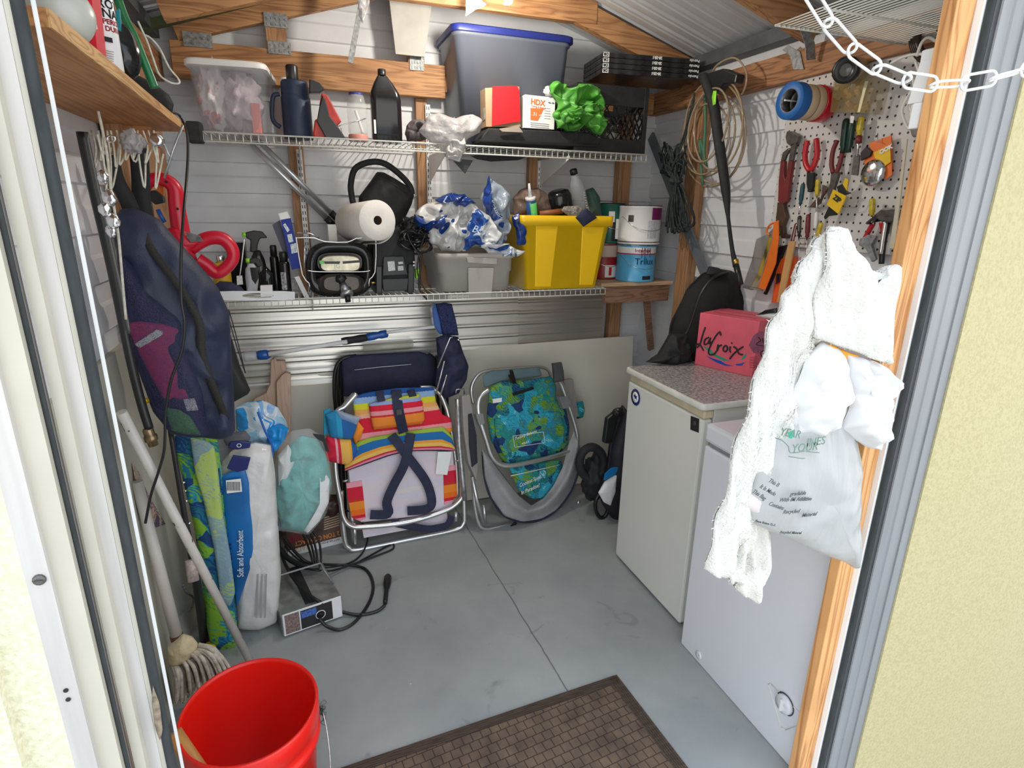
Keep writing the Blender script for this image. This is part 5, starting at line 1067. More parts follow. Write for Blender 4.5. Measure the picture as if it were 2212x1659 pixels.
# --- things beyond the chairs, beside the fridge
t = thing('golf_bag', 'dark bag with blue and white panels standing in the gap behind the fridge', 'bag', pY(1325, 1120, 2.30)); f = FY(2.30)
MB().pillow(f, [(1345, 875), (1365, 900), (1365, 1150), (1322, 1120), (1300, 1088), (1292, 1060), (1312, 1010), (1318, 960), (1330, 920)], .07, amp=.006, pw=.35).build('body', mat('midnight_nylon', (.014, .013, .022), .6, var=.4), t)
MB().pp(f, [(1306, 1038), (1330, 1025), (1336, 1010), (1322, 1012), (1308, 1025)], .01, .06).build('blue_panel', mat('bright_blue_vinyl', (.01, .20, .50), .4), t); MB().pillow(f, [(1306, 1040), (1332, 1024), (1330, 1060), (1318, 1092), (1304, 1085), (1292, 1064)], .02, c=.05).build('white_panel', M_white, t)
MB().pp(f, [(1312, 905), (1332, 890), (1336, 900), (1322, 960), (1305, 958)], .03, .03).build('strap_pocket', M_black, t, bev=.006); MB().blob(f.px(1336, 890, .04), (.03, .02, .022), .2, 8).build('buckle', M_black, t)
t = thing('wheeled_cart', 'dark wheel and folded cart parts on the floor between the green chair and fridge', 'cart', pY(1280, 1080, 2.42))
b = MB(); b.tube([f.px(1278 + 26 * math.cos(a), 1000 + 34 * math.sin(a), -.05) for a in [2 * PI * k / 28 for k in range(28)]], .022, 10, closed=True); b.build('wheel', M_blackm, t); MB().blob(f.px(1285, 1030, -.08), (.07, .06, .12), .3, 10, 3).build('body', M_blackm, t)
b = MB(); b.tube([f.px(1300 + 14 * math.cos(a), 1092 + 26 * math.sin(a), 0.0) for a in [2 * PI * k / 24 for k in range(24)]], .010, 8, closed=True); b.build('small_wheel', M_black, t)

# ---------------------------------------------------------------- fridge, freezer and what hangs on the right side
XF = 1.225
def corner(p, x=XF): return pX(*p, x)
y1 = pZ(1327, 1200, 0).y; y0 = pZ(1468, 1345, 0).y; zt = pX(1360, 812, XF).z; ztop = pX(1356, 790, XF).z
y0 = 1.50; y1 = 1.985
M_fr = mat('aged_white_enamel', (.74, .73, .66), .32, var=.03, vs=3, coat=.2); M_trim = mat('yellowed_trim', (.66, .56, .38), .45, var=.2, vs=9)
t = thing('mini_fridge', 'compact fridge with speckled grey top and round fish sticker', 'fridge', (XF, (y0 + y1) / 2, 0))
MB().box((XF + .045, y0 + .004, .02), (XF + .50, y1 - .004, .862)).build('cabinet', M_fr, t, bev=.004)
MB().box((XF, y0, .012), (XF + .04, y1, .828)).build('door', M_fr, t, bev=.008)
MB().box((XF + .003, y0 + .002, .829), (XF + .044, y1 - .002, .860)).build('handle_strip', M_trim, t, bev=.006)
b = MB(); loft(b, [rrect(XF + .247, (y0 + y1) / 2, .525, y1 - y0 + .02, .02, z) for z in (.864, .886)]); b.build('worktop_edge', mat('cream_edge', (.74, .72, .64), .4), t, bev=.004)
m, tt, bb_ = nt('speckled_laminate'); n = N(tt, 'TexNoise', _Scale=90.0, _Detail=6.0); tt.links.new(tc_obj(tt), n.inputs['Vector']); tt.links.new(ramp(tt, n.outputs['Fac'], [(.38, (.20, .185, .18)), (.5, (.36, .34, .33)), (.62, (.50, .48, .46))]), bb_.inputs['Base Color']); bb_.inputs['Roughness'].default_value = .28
b = MB(); loft(b, [rrect(XF + .247, (y0 + y1) / 2, .505, y1 - y0, .014, z) for z in (.885, .8875)]); b.build('laminate_top', m, t)
ff = FXl(XF); ff = Fr((XF, 0, 0), (0, -1, 0), (0, 0, 1)) ; 
c = pX(1373, 858, XF - .001); u_ = V((0, 1, 0)); 
def disc(c, r, n, m, nm, par, th=.0008, k=28, r0=0):
    b = MB(); b.lathe([(max(r0, .0001), 0), (max(r0, .0001), th), (r, th), (r, 0)], c, n, k, cap=False); return b.build(nm, m, par)
M_nb = mat('navy_vinyl', (.012, .02, .13), .4)
disc(c, .034, (-1, 0, 0), M_nb, 'round_sticker', t); disc(c + V((-.0009, 0, 0)), .022, (-1, 0, 0), M_paper, 'sticker_centre', t, .0004)
fl = Fr(c + V((-.0015, 0, 0)), (0, -1, 0), (0, 0, 1)); b = MB()
b.prism([fl.P(x * .001, y * .001) for x, y in ((-14, 2), (-8, 8), (-4, 15), (-2, 9), (6, 6), (16, 10), (9, 2), (12, -10), (4, -4), (-2, -8), (-5, -2), (-14, 2))], fl.n, .0005); b.build('fish_print', M_nb, t)
for i, ch in enumerate('BRIGHT HARBOR'[:0]): pass
b = MB(); q = [(1492, 898), (1510, 905), (1509, 935), (1491, 928)]; fr2 = Fr((XF - .001, 0, 0), (0, -1, 0), (0, 0, 1)); b.pp(fr2, q, .001); b.build('badge', M_black, t); disc(pX(1500, 915, XF - .0015), .008, (-1, 0, 0), M_steel, 'badge_ring', t, .0006)
# freezer
y0b, y1b = .905, 1.425; XG = 1.18
t = thing('chest_freezer', 'white compact freezer with a lift lid and corner dial', 'freezer', (XG, (y0b + y1b) / 2, 0)); M_fz = mat('clean_white_enamel', (.72, .73, .76), .25, var=.02, vs=3, coat=.3)
MB().box((XG, y0b, .0), (XG + .54, y1b, .775)).build('body', M_fz, t, bev=.006)
MB().box((XG + .012, y0b + .008, .775), (XG + .53, y1b - .008, .790)).build('gasket', mat('grey_seal', (.28, .28, .29), .6), t)
MB().box((XG - .004, y0b - .002, .790), (XG + .545, y1b + .002, .853)).build('lid', M_fz, t, bev=.012)
fz = Fr((XG - .0005, 0, 0), (0, -1, 0), (0, 0, 1))
pan = [(1660, 1478), (1666, 1478), (1732, 1545), (1735, 1565), (1697, 1577), (1687, 1570)]; b = MB(); P = cs(fz, pan, .001)
for i in range(len(P)): b.cyl(P[i], P[(i + 1) % len(P)], .0016, n=6)
b.build('control_outline', M_wire, t); dc = fz.px(1697, 1520); disc(dc, .027, (-1, 0, 0), M_fz, 'dial', t, .012); MB().beam(dc + V((-.014, .0, -.018)), dc + V((-.014, 0, .018)), .008, .012, (1, 0, 0)).build('dial_grip', M_white, t, bev=.002)
b = MB(); b.tube([dc + V((-.002, .030 * math.cos(a), .030 * math.sin(a))) for a in [math.radians(d) for d in range(20, 250, 12)]], .0014, 5); b.build('dial_arc', M_ink, t)
b = MB(); b.pp(fz, [(1684, 1494), (1690, 1499), (1690, 1501), (1684, 1496)], .0006, .001).pp(fz, [(1693, 1501), (1700, 1506), (1699, 1509), (1693, 1504)], .0006, .001).pp(fz, [(1706, 1518), (1712, 1524), (1711, 1526), (1705, 1520)], .0006, .001); b.build('dial_marks', M_steel, t)
disc(fz.px(1510, 1415), .014, (-1, 0, 0), M_fz, 'drain_plug', t, .004)
# pink soda carton on the fridge
M_pinkc = mat('watermelon_card', (.80, .13, .18), .5, var=.10, vs=10); zt = .8877
a = pZ(1500, 787, zt); c = pZ(1624, 815, zt); e = pZ(1692, 808, zt)
t = thing('soda_carton', 'watermelon pink drinks carton with black script on the fridge', 'carton', (a + c) / 2); H = .155
uu = (c - a); uu.z = 0; L = uu.length; uu.normalize(); side = V((0, 0, 1)).cross(uu); fs_ = Fr(a, uu, (0, 0, 1)); H = fs_.uv(1510, 675)[1]; W_ = .20
b = MB(); b.fbox(fs_, 0, L, 0, H, -W_, 0); b.build('body', M_pinkc, t, bev=.002)
def script(fr, strokes, w, m, par, nm='script', c=.001):
    b = MB()
    for s_ in strokes: b.tube([fr.px(x, y, c) for x, y in s_], w, 6, res=4)
    return b.build(nm, m, par)
# scaled from the photo crop: x = 1380 + X/3.95, y = 460 + Y/3.95
Q = lambda pts: [(1380 + x / 3.95, 460 + y / 3.95) for x, y in pts]
script(fs_, [Q([(568, 975), (545, 1040), (525, 1110), (500, 1145), (488, 1125), (520, 1120), (552, 1175)]), Q([(600, 1060), (565, 1080), (560, 1120), (590, 1110), (612, 1065), (602, 1115), (622, 1100)]),
    Q([(700, 1045), (690, 1015), (650, 1060), (600, 1160), (600, 1205), (640, 1205), (660, 1180)]), Q([(676, 1122), (668, 1180), (682, 1140), (708, 1126)]), Q([(738, 1130), (722, 1150), (724, 1176), (742, 1182), (756, 1162), (752, 1138), (738, 1130)]), Q([(782, 1138), (776, 1165), (784, 1190)]), Q([(792, 1112), (797, 1108)]), Q([(808, 1140), (832, 1156), (856, 1200), (888, 1208)]), Q([(892, 1140), (850, 1168), (806, 1206), (776, 1245)])], .0036, M_ink, t)
MB().pp(fs_, Q([(550, 1135), (600, 1155), (650, 1205), (740, 1245), (770, 1262), (720, 1262), (640, 1220), (580, 1170)]), .0006, .0008).pp(fs_, Q([(870, 1250), (900, 1215), (918, 1192), (912, 1230), (890, 1252)]), .0006, .0008).build('green_swoosh', mat('sea_green_print', (.02, .33, .20), .5), t)
MB().pp(fs_, Q([(575, 1220), (640, 1245), (700, 1262), (740, 1290), (810, 1306), (740, 1305), (660, 1275), (610, 1245)]), .0006, .0009).pp(fs_, Q([(820, 1290), (870, 1285), (905, 1272), (880, 1302), (835, 1302)]), .0006, .0009).build('blue_swoosh', mat('cobalt_print', (.015, .08, .45), .5), t)
fe = Fr(c, side, (0, 0, 1)); MB().add([], []).pp(fe, Q([(940, 1130), (975, 1050), (1030, 1010), (1100, 1020), (1150, 1060), (1150, 1140), (1080, 1200), (980, 1195)]), .0006, .0006).build('mauve_patch', mat('mauve_print', (.42, .10, .20), .5, var=.3, vs=40), t)
script(fe, [Q([(1020, 1060), (1040, 1090), (1000, 1120), (1060, 1135)]), Q([(1055, 1070), (1065, 1110), (1085, 1090)]), Q([(1095, 1165), (1040, 1190), (1060, 1240), (1090, 1235)]), Q([(1085, 1150), (1110, 1190)]), Q([(1110, 1060), (1150, 1140)]), Q([(1150, 1070), (1105, 1150)])], .0017, M_ink, t)
b = MB()
for i in range(7): b.pp(fe, Q([(945, 1235 + i * 14), (1010, 1225 + i * 14), (1010, 1229 + i * 14), (945, 1239 + i * 14)]), .0005, .0006)
b.build('fine_print', mat('dark_pink_print', (.45, .06, .10), .6), t)
b = MB(); ft = Fr(a + V((0, 0, H)), uu, side)
b.fbox(ft, .03, L - .04, .05, .06, 0, .001).fbox(ft, .02, L - .02, .12, .125, 0, .001); b.build('top_print', MATS['dark_pink_print'], t)
# black backpack slumped behind the fridge
t = thing('black_backpack', 'black fabric bag slumped between the fridge and the wall', 'bag', pY(1520, 790, 2.12)); f = FY(2.12)
MB().pillow(f, [(1470, 660), (1490, 620), (1520, 590), (1550, 580), (1580, 585), (1608, 620), (1622, 660), (1630, 690), (1560, 720), (1500, 790), (1430, 790), (1445, 740), (1452, 700)], .13, amp=.02, freq=9, folds=.5, seed=3).build('body', mat('black_canvas', (.012, .012, .012), .85, var=.4, bs=.5, bsc=200), t)
MB().tube(cs(f, [(1468, 745), (1490, 700), (1510, 640), (1540, 600), (1575, 588)], .12), .009, 8, res=6, flat=.5).build('strap', M_black, t)
MB().pillow(f, [(1525, 592), (1532, 575), (1550, 578), (1570, 588), (1545, 600)], .03, c=.05).build('top_loop', M_blackm, t)
MB().pillow(FY(2.0), [(1395, 782), (1420, 770), (1450, 720), (1480, 720), (1490, 780), (1450, 788)], .06, amp=.02, freq=20, folds=.7).build('hanging_straps', M_blackm, t)
# orange level, saw etc. live in the tool file
# ---------------------------------------------------------------- towel, bags on the door post
fp = FY(.845); fT = Fr(pY(1800, 600, .80), (1, 0, 0), (0, 0, 1))
M_ter = mat('white_terry', (.74, .72, .66), .95, var=.05, vs=30, bs=1.0, bsc=170)
def tufts(b, pts_n, rnd, s=.0062):
    for p, n in pts_n:
        d = (n + V((rnd.uniform(-.8, .8), rnd.uniform(-.6, .6), rnd.uniform(-.9, .6)))).normalized() * s * rnd.uniform(.7, 1.3); o = d.orthogonal().normalized() * s * .28; o2 = d.cross(o).normalized() * s * .28
        b.add([p - o, p + o, p + o2, p + d], [(0, 1, 3), (1, 2, 3), (2, 0, 3)])
def terry(nm, par, pix, y, T, c=0, seed=1, folds_v=None, n=6500, seg=120, rings=22, back=.5, ctr=None, amp=.012):
    f = FY(y); b = MB(); b.pillow(f, pix, T, c=c, amp=amp, freq=9, seed=seed, folds=.7, rough=.004, seg=seg, rings=rings, back=back, pw=.3, ctr=ctr)
    # long soft pleats running with the hang
    rnd = random.Random(seed); 
    for p in b.v: p.y += -.007 * math.sin((p.x + .22 * p.z) * 150 + 2 * math.sin(p.z * 9)) 
    fr_, pts = [], []
    nf = [i for i in range(len(b.f)) if b.uv.get(i) is not None]
    ars = []
    for fi in nf:
        q = b.f[fi]; A_, B_, C_ = b.v[q[0]], b.v[q[1]], b.v[q[2]]; a_ = (B_ - A_).cross(C_ - A_); ars.append((a_.length, fi, a_))
    tot = sum(a_[0] for a_ in ars); tuf = []
    for ar, fi, nn in ars:
        if ar < 1e-9: continue
        k = ar / tot * n; k = int(k) + (1 if rnd.random() < k % 1 else 0); q = b.f[fi]; nn = nn.normalized()
        if nn.y > .5: continue
        for _ in range(k):
            s_, t_ = rnd.random(), rnd.random(); p = b.v[q[0]].lerp(b.v[q[1]], s_).lerp(b.v[q[3 % len(q)]].lerp(b.v[q[2]], s_), t_); tuf.append((p, nn))
    tufts(b, tuf, rnd); return b.build(nm, M_ter, par)
t = thing('bath_towel', 'white terry towel draped from a hook on the orange door post', 'towel', pY(1800, 500, .80))
terry('main_drape', t, [(1785, 492), (1800, 487), (1815, 490), (1830, 505), (1850, 545), (1875, 580), (1900, 590), (1925, 570), (1938, 575), (1930, 640), (1925, 720), (1924, 785), (1880, 770), (1830, 750), (1780, 735), (1750, 728), (1775, 740), (1730, 760), (1695, 790), (1720, 830), (1690, 880), (1672, 930), (1640, 1000), (1628, 1050), (1600, 1130), (1585, 1180), (1570, 1250), (1545, 1246), (1522, 1232), (1528, 1200), (1545, 1130), (1560, 1080), (1580, 1000), (1610, 900), (1630, 830), (1655, 730), (1680, 670), (1715, 600), (1750, 530)], .83, .022, seed=4, n=14000, ctr=(1755, 690), seg=160, rings=26)
terry('front_fold', t, [(1790, 500), (1812, 492), (1832, 520), (1852, 560), (1880, 600), (1915, 660), (1925, 785), (1880, 772), (1830, 752), (1780, 737), (1750, 726), (1770, 620)], .80, .02, seed=6, n=7000, ctr=(1830, 660), seg=110)
terry('lower_tail', t, [(1606, 1108), (1622, 1100), (1628, 1140), (1622, 1220), (1600, 1260), (1575, 1258), (1568, 1240), (1580, 1180)], .85, .016, seed=8, n=2500, seg=70, rings=12)
terry('lower_tail', t, [(1622, 1110), (1645, 1115), (1668, 1150), (1662, 1200), (1650, 1265), (1632, 1302), (1605, 1290), (1583, 1268), (1610, 1220)], .87, .016, seed=9, n=3500, seg=70, rings=12)
MB().pillow(FY(.81), [(1776, 738), (1800, 746), (1835, 762), (1856, 768), (1848, 774), (1835, 768), (1822, 782), (1808, 772)], .006).build('orange_rag', mat('orange_rag', (.86, .34, .02), .8), label='orange cloth tip peeking from under the white towel', cat='cloth')
M_wbag = mat('white_soft_bag', (.66, .65, .64), .55, var=.03, bs=.2, bsc=20)
t = thing('white_cloth_bag', 'bunched white cloth bags hanging below the towel on the door post', 'bag', pY(1810, 930, .81))
MB().pillow(FY(.81), [(1775, 740), (1812, 752), (1830, 790), (1838, 850), (1825, 890), (1805, 925), (1770, 945), (1720, 938), (1690, 922), (1700, 880), (1720, 830), (1745, 770)], .03, amp=.016, freq=20, folds=.9, seed=3, seg=100, rings=16, rough=.005).build('body', M_wbag, t)
MB().pillow(FY(.81), [(1825, 762), (1860, 768), (1900, 785), (1922, 800), (1936, 815), (1920, 850), (1928, 890), (1905, 972), (1880, 968), (1850, 955), (1830, 935), (1815, 925), (1835, 880), (1830, 820)], .03, amp=.018, freq=20, folds=1.0, seed=7, seg=100, rings=16, rough=.005).build('body', M_wbag, t)
M_gb = mat('milky_plastic_film', (.50, .50, .49), .3, var=.03, alpha=.80, bs=.9, bsc=14, stretch=(4, 4, .5))
t = thing('grocery_bag', 'translucent white shopping bag with grey print hanging below the towel', 'bag', pY(1740, 1200, .84))
gb = [(1700, 880), (1740, 870), (1800, 900), (1838, 940), (1845, 1000), (1842, 1100), (1845, 1180), (1842, 1222), (1836, 1222), (1825, 1212), (1760, 1190), (1720, 1170), (1690, 1155), (1650, 1140), (1605, 1118), (1598, 1090), (1610, 1050), (1630, 990), (1660, 930)]
bo = MB().pillow(FY(.835), gb, .055, amp=.007, freq=14, folds=.6, seed=5, seg=110, rings=18, pw=.35)
for p in bo.v: p.y += .004 * math.sin(p.x * 160 + p.z * 20) * max(0, min(1, (p.z - .95) * 6))
bo.build('body', M_gb, t)
MB().pillow(FY(.85), [(1838, 960), (1845, 1010), (1846, 1100), (1846, 1170), (1828, 1090), (1822, 980)], .012, amp=.004).build('side_gusset', M_gb, t)
MB().pillow(FY(.82), [(1598, 1085), (1612, 1060), (1640, 1075), (1680, 1100), (1740, 1120), (1780, 1140), (1770, 1180), (1720, 1165), (1650, 1135)], .02, amp=.006, freq=20).build('contents', mat('pale_pink_bundle', (.66, .58, .56), .8), t)
M_gpr = mat('grey_bag_print', (.10, .11, .11), .6); fgx = FY(.775)
for s_, x, y_, h, r_, sh in (('This B', 1659, 1040, .0085, -.55, .3), ('gradable', 1706, 1071, .0085, -.10, .3), ('It Is Made', 1640, 1053, .0085, -.55, .3), ('With IM Additive', 1682, 1084, .0085, -.13, .3), ('This Bag', 1624, 1063, .0085, -.60, .3), ('Contains', 1659, 1091, .0085, -.42, .3), ('Recycled', 1690, 1110, .0085, -.12, .3), ('Material', 1731, 1117, .0085, -.08, .3), ('Please Return To A', 1630, 1127, .0050, -.36, .2), ('Recycled Material', 1684, 1152, .0058, -.22, .2)):
    text(s_, fgx, x, y_, h, M_gpr, t, c=0, rot=r_, shear=sh, bold=.0001)
for s_, x, y_, h, r_ in (('YEAR', 1683, 940, .016, -.25), ('INES', 1741, 965, .017, 0), ('YOUR', 1709, 978, .017, -.03)): text(s_, fgx, x, y_, h, mat('green_grey_print', (.13, .22, .17), .6), t, c=0, rot=r_)
b = MB(); b.tube(cs(fgx, [(1675, 946), (1690, 952), (1703, 965), (1708, 978), (1740, 974)]), .0009, 5, res=4).tube(cs(fgx, [(1704, 986), (1730, 990), (1738, 990)]), .0009, 5).tube(cs(fgx, [(1742, 975), (1770, 978)]), .0009, 5); b.build('printed_line', MATS['green_grey_print'], t)
MB().pp(fgx, [(1702, 935), (1712, 930), (1716, 940), (1710, 948), (1704, 946)], .0005).build('leaf_print', MATS['sea_green_print'], t)

# ---------------------------------------------------------------- pegboard and tools on the side wall
m, t, b = nt('pegboard'); co = tc_obj(t); s = N(t, 'SeparateXYZ'); t.links.new(co, s.inputs[0]); PS = .0268
def cell(out):
    a = N(t, 'Math', operation='DIVIDE'); a.inputs[1].default_value = PS; t.links.new(out, a.inputs[0]); f_ = N(t, 'Math', operation='FRACT'); t.links.new(a.outputs[0], f_.inputs[0])
    d = N(t, 'Math', operation='SUBTRACT'); d.inputs[1].default_value = .5; t.links.new(f_.outputs[0], d.inputs[0]); p = N(t, 'Math', operation='POWER'); p.inputs[1].default_value = 2; t.links.new(d.outputs[0], p.inputs[0]); return p.outputs[0]
ad = N(t, 'Math', operation='ADD'); t.links.new(cell(s.outputs['Y']), ad.inputs[0]); t.links.new(cell(s.outputs['Z']), ad.inputs[1])
t.links.new(ramp(t, ad.outputs[0], [(0, (.015, .013, .012)), (.016, (.02, .018, .017)), (.026, (.64, .62, .60))]), b.inputs['Base Color']); b.inputs['Roughness'].default_value = .5; M_peg = m
pegY = pX(1712, 160, 1.77).y; pz1 = pX(1712, 160, 1.77).z; pz0 = pX(1683, 530, 1.77).z
MB().box((1.768, 1.02, pz0), (1.775, pegY, pz1)).build('pegboard', M_peg, label='white pegboard covered in hand tools on the side wall', cat='pegboard', bev=.001)
FR = FXr(1.745); Q2 = lambda pts: [(1560 + x / 5.027, 250 + y / 5.027) for x, y in pts]; Q3 = lambda pts: [(1380 + x / 3.95, 460 + y / 3.95) for x, y in pts]; Q5 = lambda pts: [(1650 + x * .254, y * .254) for x, y in pts]
M_mar = mat('maroon_grip', (.17, .018, .022), .45, var=.2); M_redg = mat('red_grip', (.48, .012, .02), .35, var=.1); M_ylw = mat('amber_tool_handle', (.62, .46, .03), .2, var=.25, vs=40, coat=.5); M_dgr = mat('dark_green_grip', (.008, .035, .025), .35)
M_lgr = mat('green_grip_inset', (.01, .085, .04), .35); M_teal = mat('teal_grip', (.02, .085, .10), .45); M_or = mat('orange_plastic', (.80, .17, .015), .45, var=.08); M_yp = mat('yellow_card', (.80, .50, .01), .5, var=.08)
def tool(name, label, cat, at, group='hand tools on the pegboard'): return thing(name, label, cat, FR.px(*at), group)
def tb(par, nm, pts, r, m, q=Q2, c=0, res=5, n=8): MB().tube(cs(FR, q(pts), c), r, n, res=res).build(nm, m, par)
def pl_(par, nm, pts, m, d=.012, c=.006, q=Q2, bev=.002): MB().pp(FR, q(pts), d, c).build(nm, m, par, bev=bev)
t = tool('slip_joint_pliers', 'long slip-joint pliers with dark red grips, jaws up, beside the hose coil', 'pliers', (1690, 400))
pl_(t, 'jaw', [(700, 170), (760, 168), (835, 220), (815, 290), (745, 335), (700, 300), (685, 230)], M_steel, .014); pl_(t, 'jaw_arm', [(745, 310), (800, 290), (760, 490), (722, 490)], M_steel); pl_(t, 'jaw_arm', [(715, 350), (655, 400), (635, 490), (670, 490), (692, 425), (735, 370)], M_steel)
pl_(t, 'grip', [(633, 490), (672, 490), (668, 640), (690, 720), (655, 960), (603, 930), (612, 700)], M_mar, .016, .008); pl_(t, 'grip', [(720, 490), (762, 490), (738, 640), (700, 930), (655, 960), (662, 760), (700, 640)], M_mar, .016, .010)
t = tool('hand_saw_handle', 'dark carved wooden saw handle hanging under the long pliers', 'saw', (1685, 470)); pl_(t, 'handle', [(598, 940), (662, 940), (668, 1010), (690, 1100), (655, 1190), (660, 1280), (705, 1300), (690, 1335), (640, 1330), (610, 1240), (580, 1110), (590, 1040)], mat('dark_brown_wood', (.075, .04, .022), .5, var=.3), .02, .0)
t = tool('red_pliers', 'pliers hanging jaws down with bright red curved grips', 'pliers', (1750, 340)); tb(t, 'grip', [(925, 270), (900, 400), (908, 520), (950, 600)], .0095, M_redg); tb(t, 'grip', [(1022, 252), (1032, 400), (1005, 520), (965, 595)], .0095, M_redg); pl_(t, 'jaws', [(915, 615), (990, 615), (985, 760), (958, 830), (930, 830), (912, 740)], M_blackm)
t = tool('needle_nose_pliers', 'grey steel pliers with thin maroon grips beside the green driver', 'pliers', (1800, 340)); tb(t, 'grip', [(1250, 268), (1205, 380), (1188, 520), (1205, 620)], .0075, M_mar, c=.01); tb(t, 'grip', [(1305, 400), (1272, 540), (1240, 620)], .0075, M_mar, c=.01); pl_(t, 'jaws', [(1180, 615), (1270, 610), (1215, 780), (1205, 850), (1150, 915), (1138, 820), (1168, 740)], M_steel, .012, .012)
def driver(label, h0, h1, rh, m, shaft=None, rs=.003, tip=None, inset=None, q=Q2, c=.01, name='screwdriver'):
    a, e = FR.px(*q([h0])[0], c), FR.px(*q([h1])[0], c); t = thing(name, label, 'screwdriver', e, 'hand tools on the pegboard'); L = (e - a).length
    MB().lathe([(rh * .5, 0), (rh * .9, L * .05), (rh, L * .15), (rh, L * .78), (rh * .7, L * .86), (rh * .85, L)], a, e - a, 14).build('handle', m, t)
    if inset: MB().lathe([(rh * 1.03, L * .2), (rh * 1.03, L * .75)], a, e - a, 6, cap=False).build('grip_inset', inset, t)
    if shaft: f_ = FR.px(*q([shaft])[0], c); MB().cyl(e, f_, rs, n=8).build('shaft', M_chrome, t)
    if tip: MB().pp(FR, q(tip), .004, c).build('tip', M_steel, t)
    return t
driver('fat black screwdriver handle with a green inset and white tag', (1350, 30), (1310, 400), .0115, M_dgr, (1296, 480)); t = driver('dark green fluted screwdriver pressed against the fat black one', (1420, 50), (1370, 400), .0105, M_dgr, inset=M_lgr, c=.018)
pl_(t, 'white_tag', [(1392, 0), (1435, 5), (1420, 82), (1388, 78)], M_paper, .001, .036, bev=0)
t = driver('amber handled chisel with a broad steel blade', (1512, 10), (1485, 215), .0105, M_ylw, (1462, 440), .0045, [(1432, 430), (1492, 430), (1470, 650), (1400, 640)]); a, e = FR.px(*Q2([(1492, 222)])[0], .01), FR.px(*Q2([(1482, 300)])[0], .01); MB().cyl(a, e, .0095, n=12).build('maroon_collar', M_mar, t)
driver('teal handled awl low on the pegboard', (880, 735), (850, 960), .008, M_teal, (838, 1070)); driver('short amber handled screwdriver over the white file', (1042, 688), (1030, 870), .0085, M_ylw, (1024, 1060))
driver('black and cream handled screwdriver in the rack', (842, 1085), (835, 1310), .0075, M_black, (832, 1640), inset=mat('cream_inset', (.75, .65, .5), .4)); driver('maroon handled screwdriver in the rack', (938, 1068), (922, 1320), .0085, M_mar, (905, 1640)); driver('white marked screwdriver in the rack', (1025, 1045), (1012, 1225), .006, M_paper, (1005, 1400)); driver('amber screwdriver at the towel edge of the rack', (1078, 1160), (1035, 1330), .0085, M_ylw, (1020, 1450))
driver('yellow handled screwdriver beside the claw hammer', (1632, 900), (1625, 1085), .0095, M_ylw, (1622, 1160))
t = tool('wire_tool_rack', 'thin wire rack holding the row of screwdrivers', 'tool rack', (1735, 530)); b = MB(); b.tube(cs(FR, Q2([(825, 1395), (1040, 1392)]), .02), .0015, 5).tube(cs(FR, Q2([(825, 1440), (1040, 1440)]), .02), .0015, 5); b.tube(cs(FR, Q2([(830, 1330), (1010, 1335)]), .0), .0015, 5); b.tube(cs(FR, Q2([(930, 990), (1060, 1000), (1200, 985), (1440, 995), (1480, 920)]), .004), .0018, 5); b.build('wires', M_galv, t)
t = tool('putty_knife', 'brown handled scraper tilted behind the short amber screwdriver', 'scraper', (1770, 420)); pl_(t, 'blade', [(1085, 750), (1145, 790), (1085, 870), (1050, 950), (1075, 860)], mat('brown_scraper', (.09, .05, .035), .5)); pl_(t, 'blade', [(1040, 900), (1060, 950), (990, 990), (940, 990), (1010, 910)], MATS['brown_scraper'])
# hook pack with clear saucer
t = tool('picture_hook_pack', 'orange and yellow hanging hook packet with a round shiny disc', 'packet', (1890, 340)); pl_(t, 'card', [(1590, 300), (1835, 212), (1842, 640), (1780, 692), (1740, 660), (1560, 560), (1535, 500), (1620, 380)], M_or, .003, .0, bev=0); pl_(t, 'yellow_panel', [(1640, 400), (1822, 318), (1830, 500), (1745, 560), (1700, 480), (1660, 460)], M_yp, .001, .004, bev=0)
MB().lathe([(.0001, .016), (.02, .015), (.038, .009), (.042, 0)], FR.px(*Q2([(1642, 622)])[0], .004), (-1, 0, 0), 30, cap=False).build('shiny_disc', M_chrome, t); pl_(t, 'black_clip', [(1500, 400), (1560, 335), (1622, 385), (1600, 440), (1500, 490)], M_black, .01, .008)
text('OOK', FR, 1560 + 1715 / 5.027, 250 + 420 / 5.027, .013, M_paper, t, c=.006, rot=.4, bold=.001); pl_(t, 'corner', [(1560, 725), (1610, 740), (1590, 772), (1565, 755)], M_or, .003, .0, bev=0)
MB().tube(cs(FR, Q2([(1690, 190), (1685, 280), (1720, 290)]), .012), .0015, 5).build('peg_hook', M_galv, label='small wire peg hook above the orange hook packet', cat='hook')
# zip tie bundle
t = tool('cable_tie_pack', 'yellow labelled bundle of black cable ties', 'cable ties', (1810, 440)); pl_(t, 'label', [(1205, 800), (1345, 870), (1260, 1068), (1135, 965)], M_yp, .004, .02, bev=0); pl_(t, 'ties', [(1160, 975), (1250, 1050), (1235, 1080), (1150, 1090), (1110, 1125), (1100, 1100)], M_black, .008, .016); pl_(t, 'ties', [(1240, 770), (1300, 738), (1350, 820), (1395, 840), (1330, 862), (1260, 840)], M_black, .008, .02); pl_(t, 'yellow_strap', [(1335, 675), (1368, 690), (1350, 830), (1312, 840), (1300, 760)], M_yp, .003, .018, bev=0)
text('ZIP', FR, *Q2([(1200, 900)])[0], .016, M_ink, t, c=.022, rot=-.5, bold=.001)
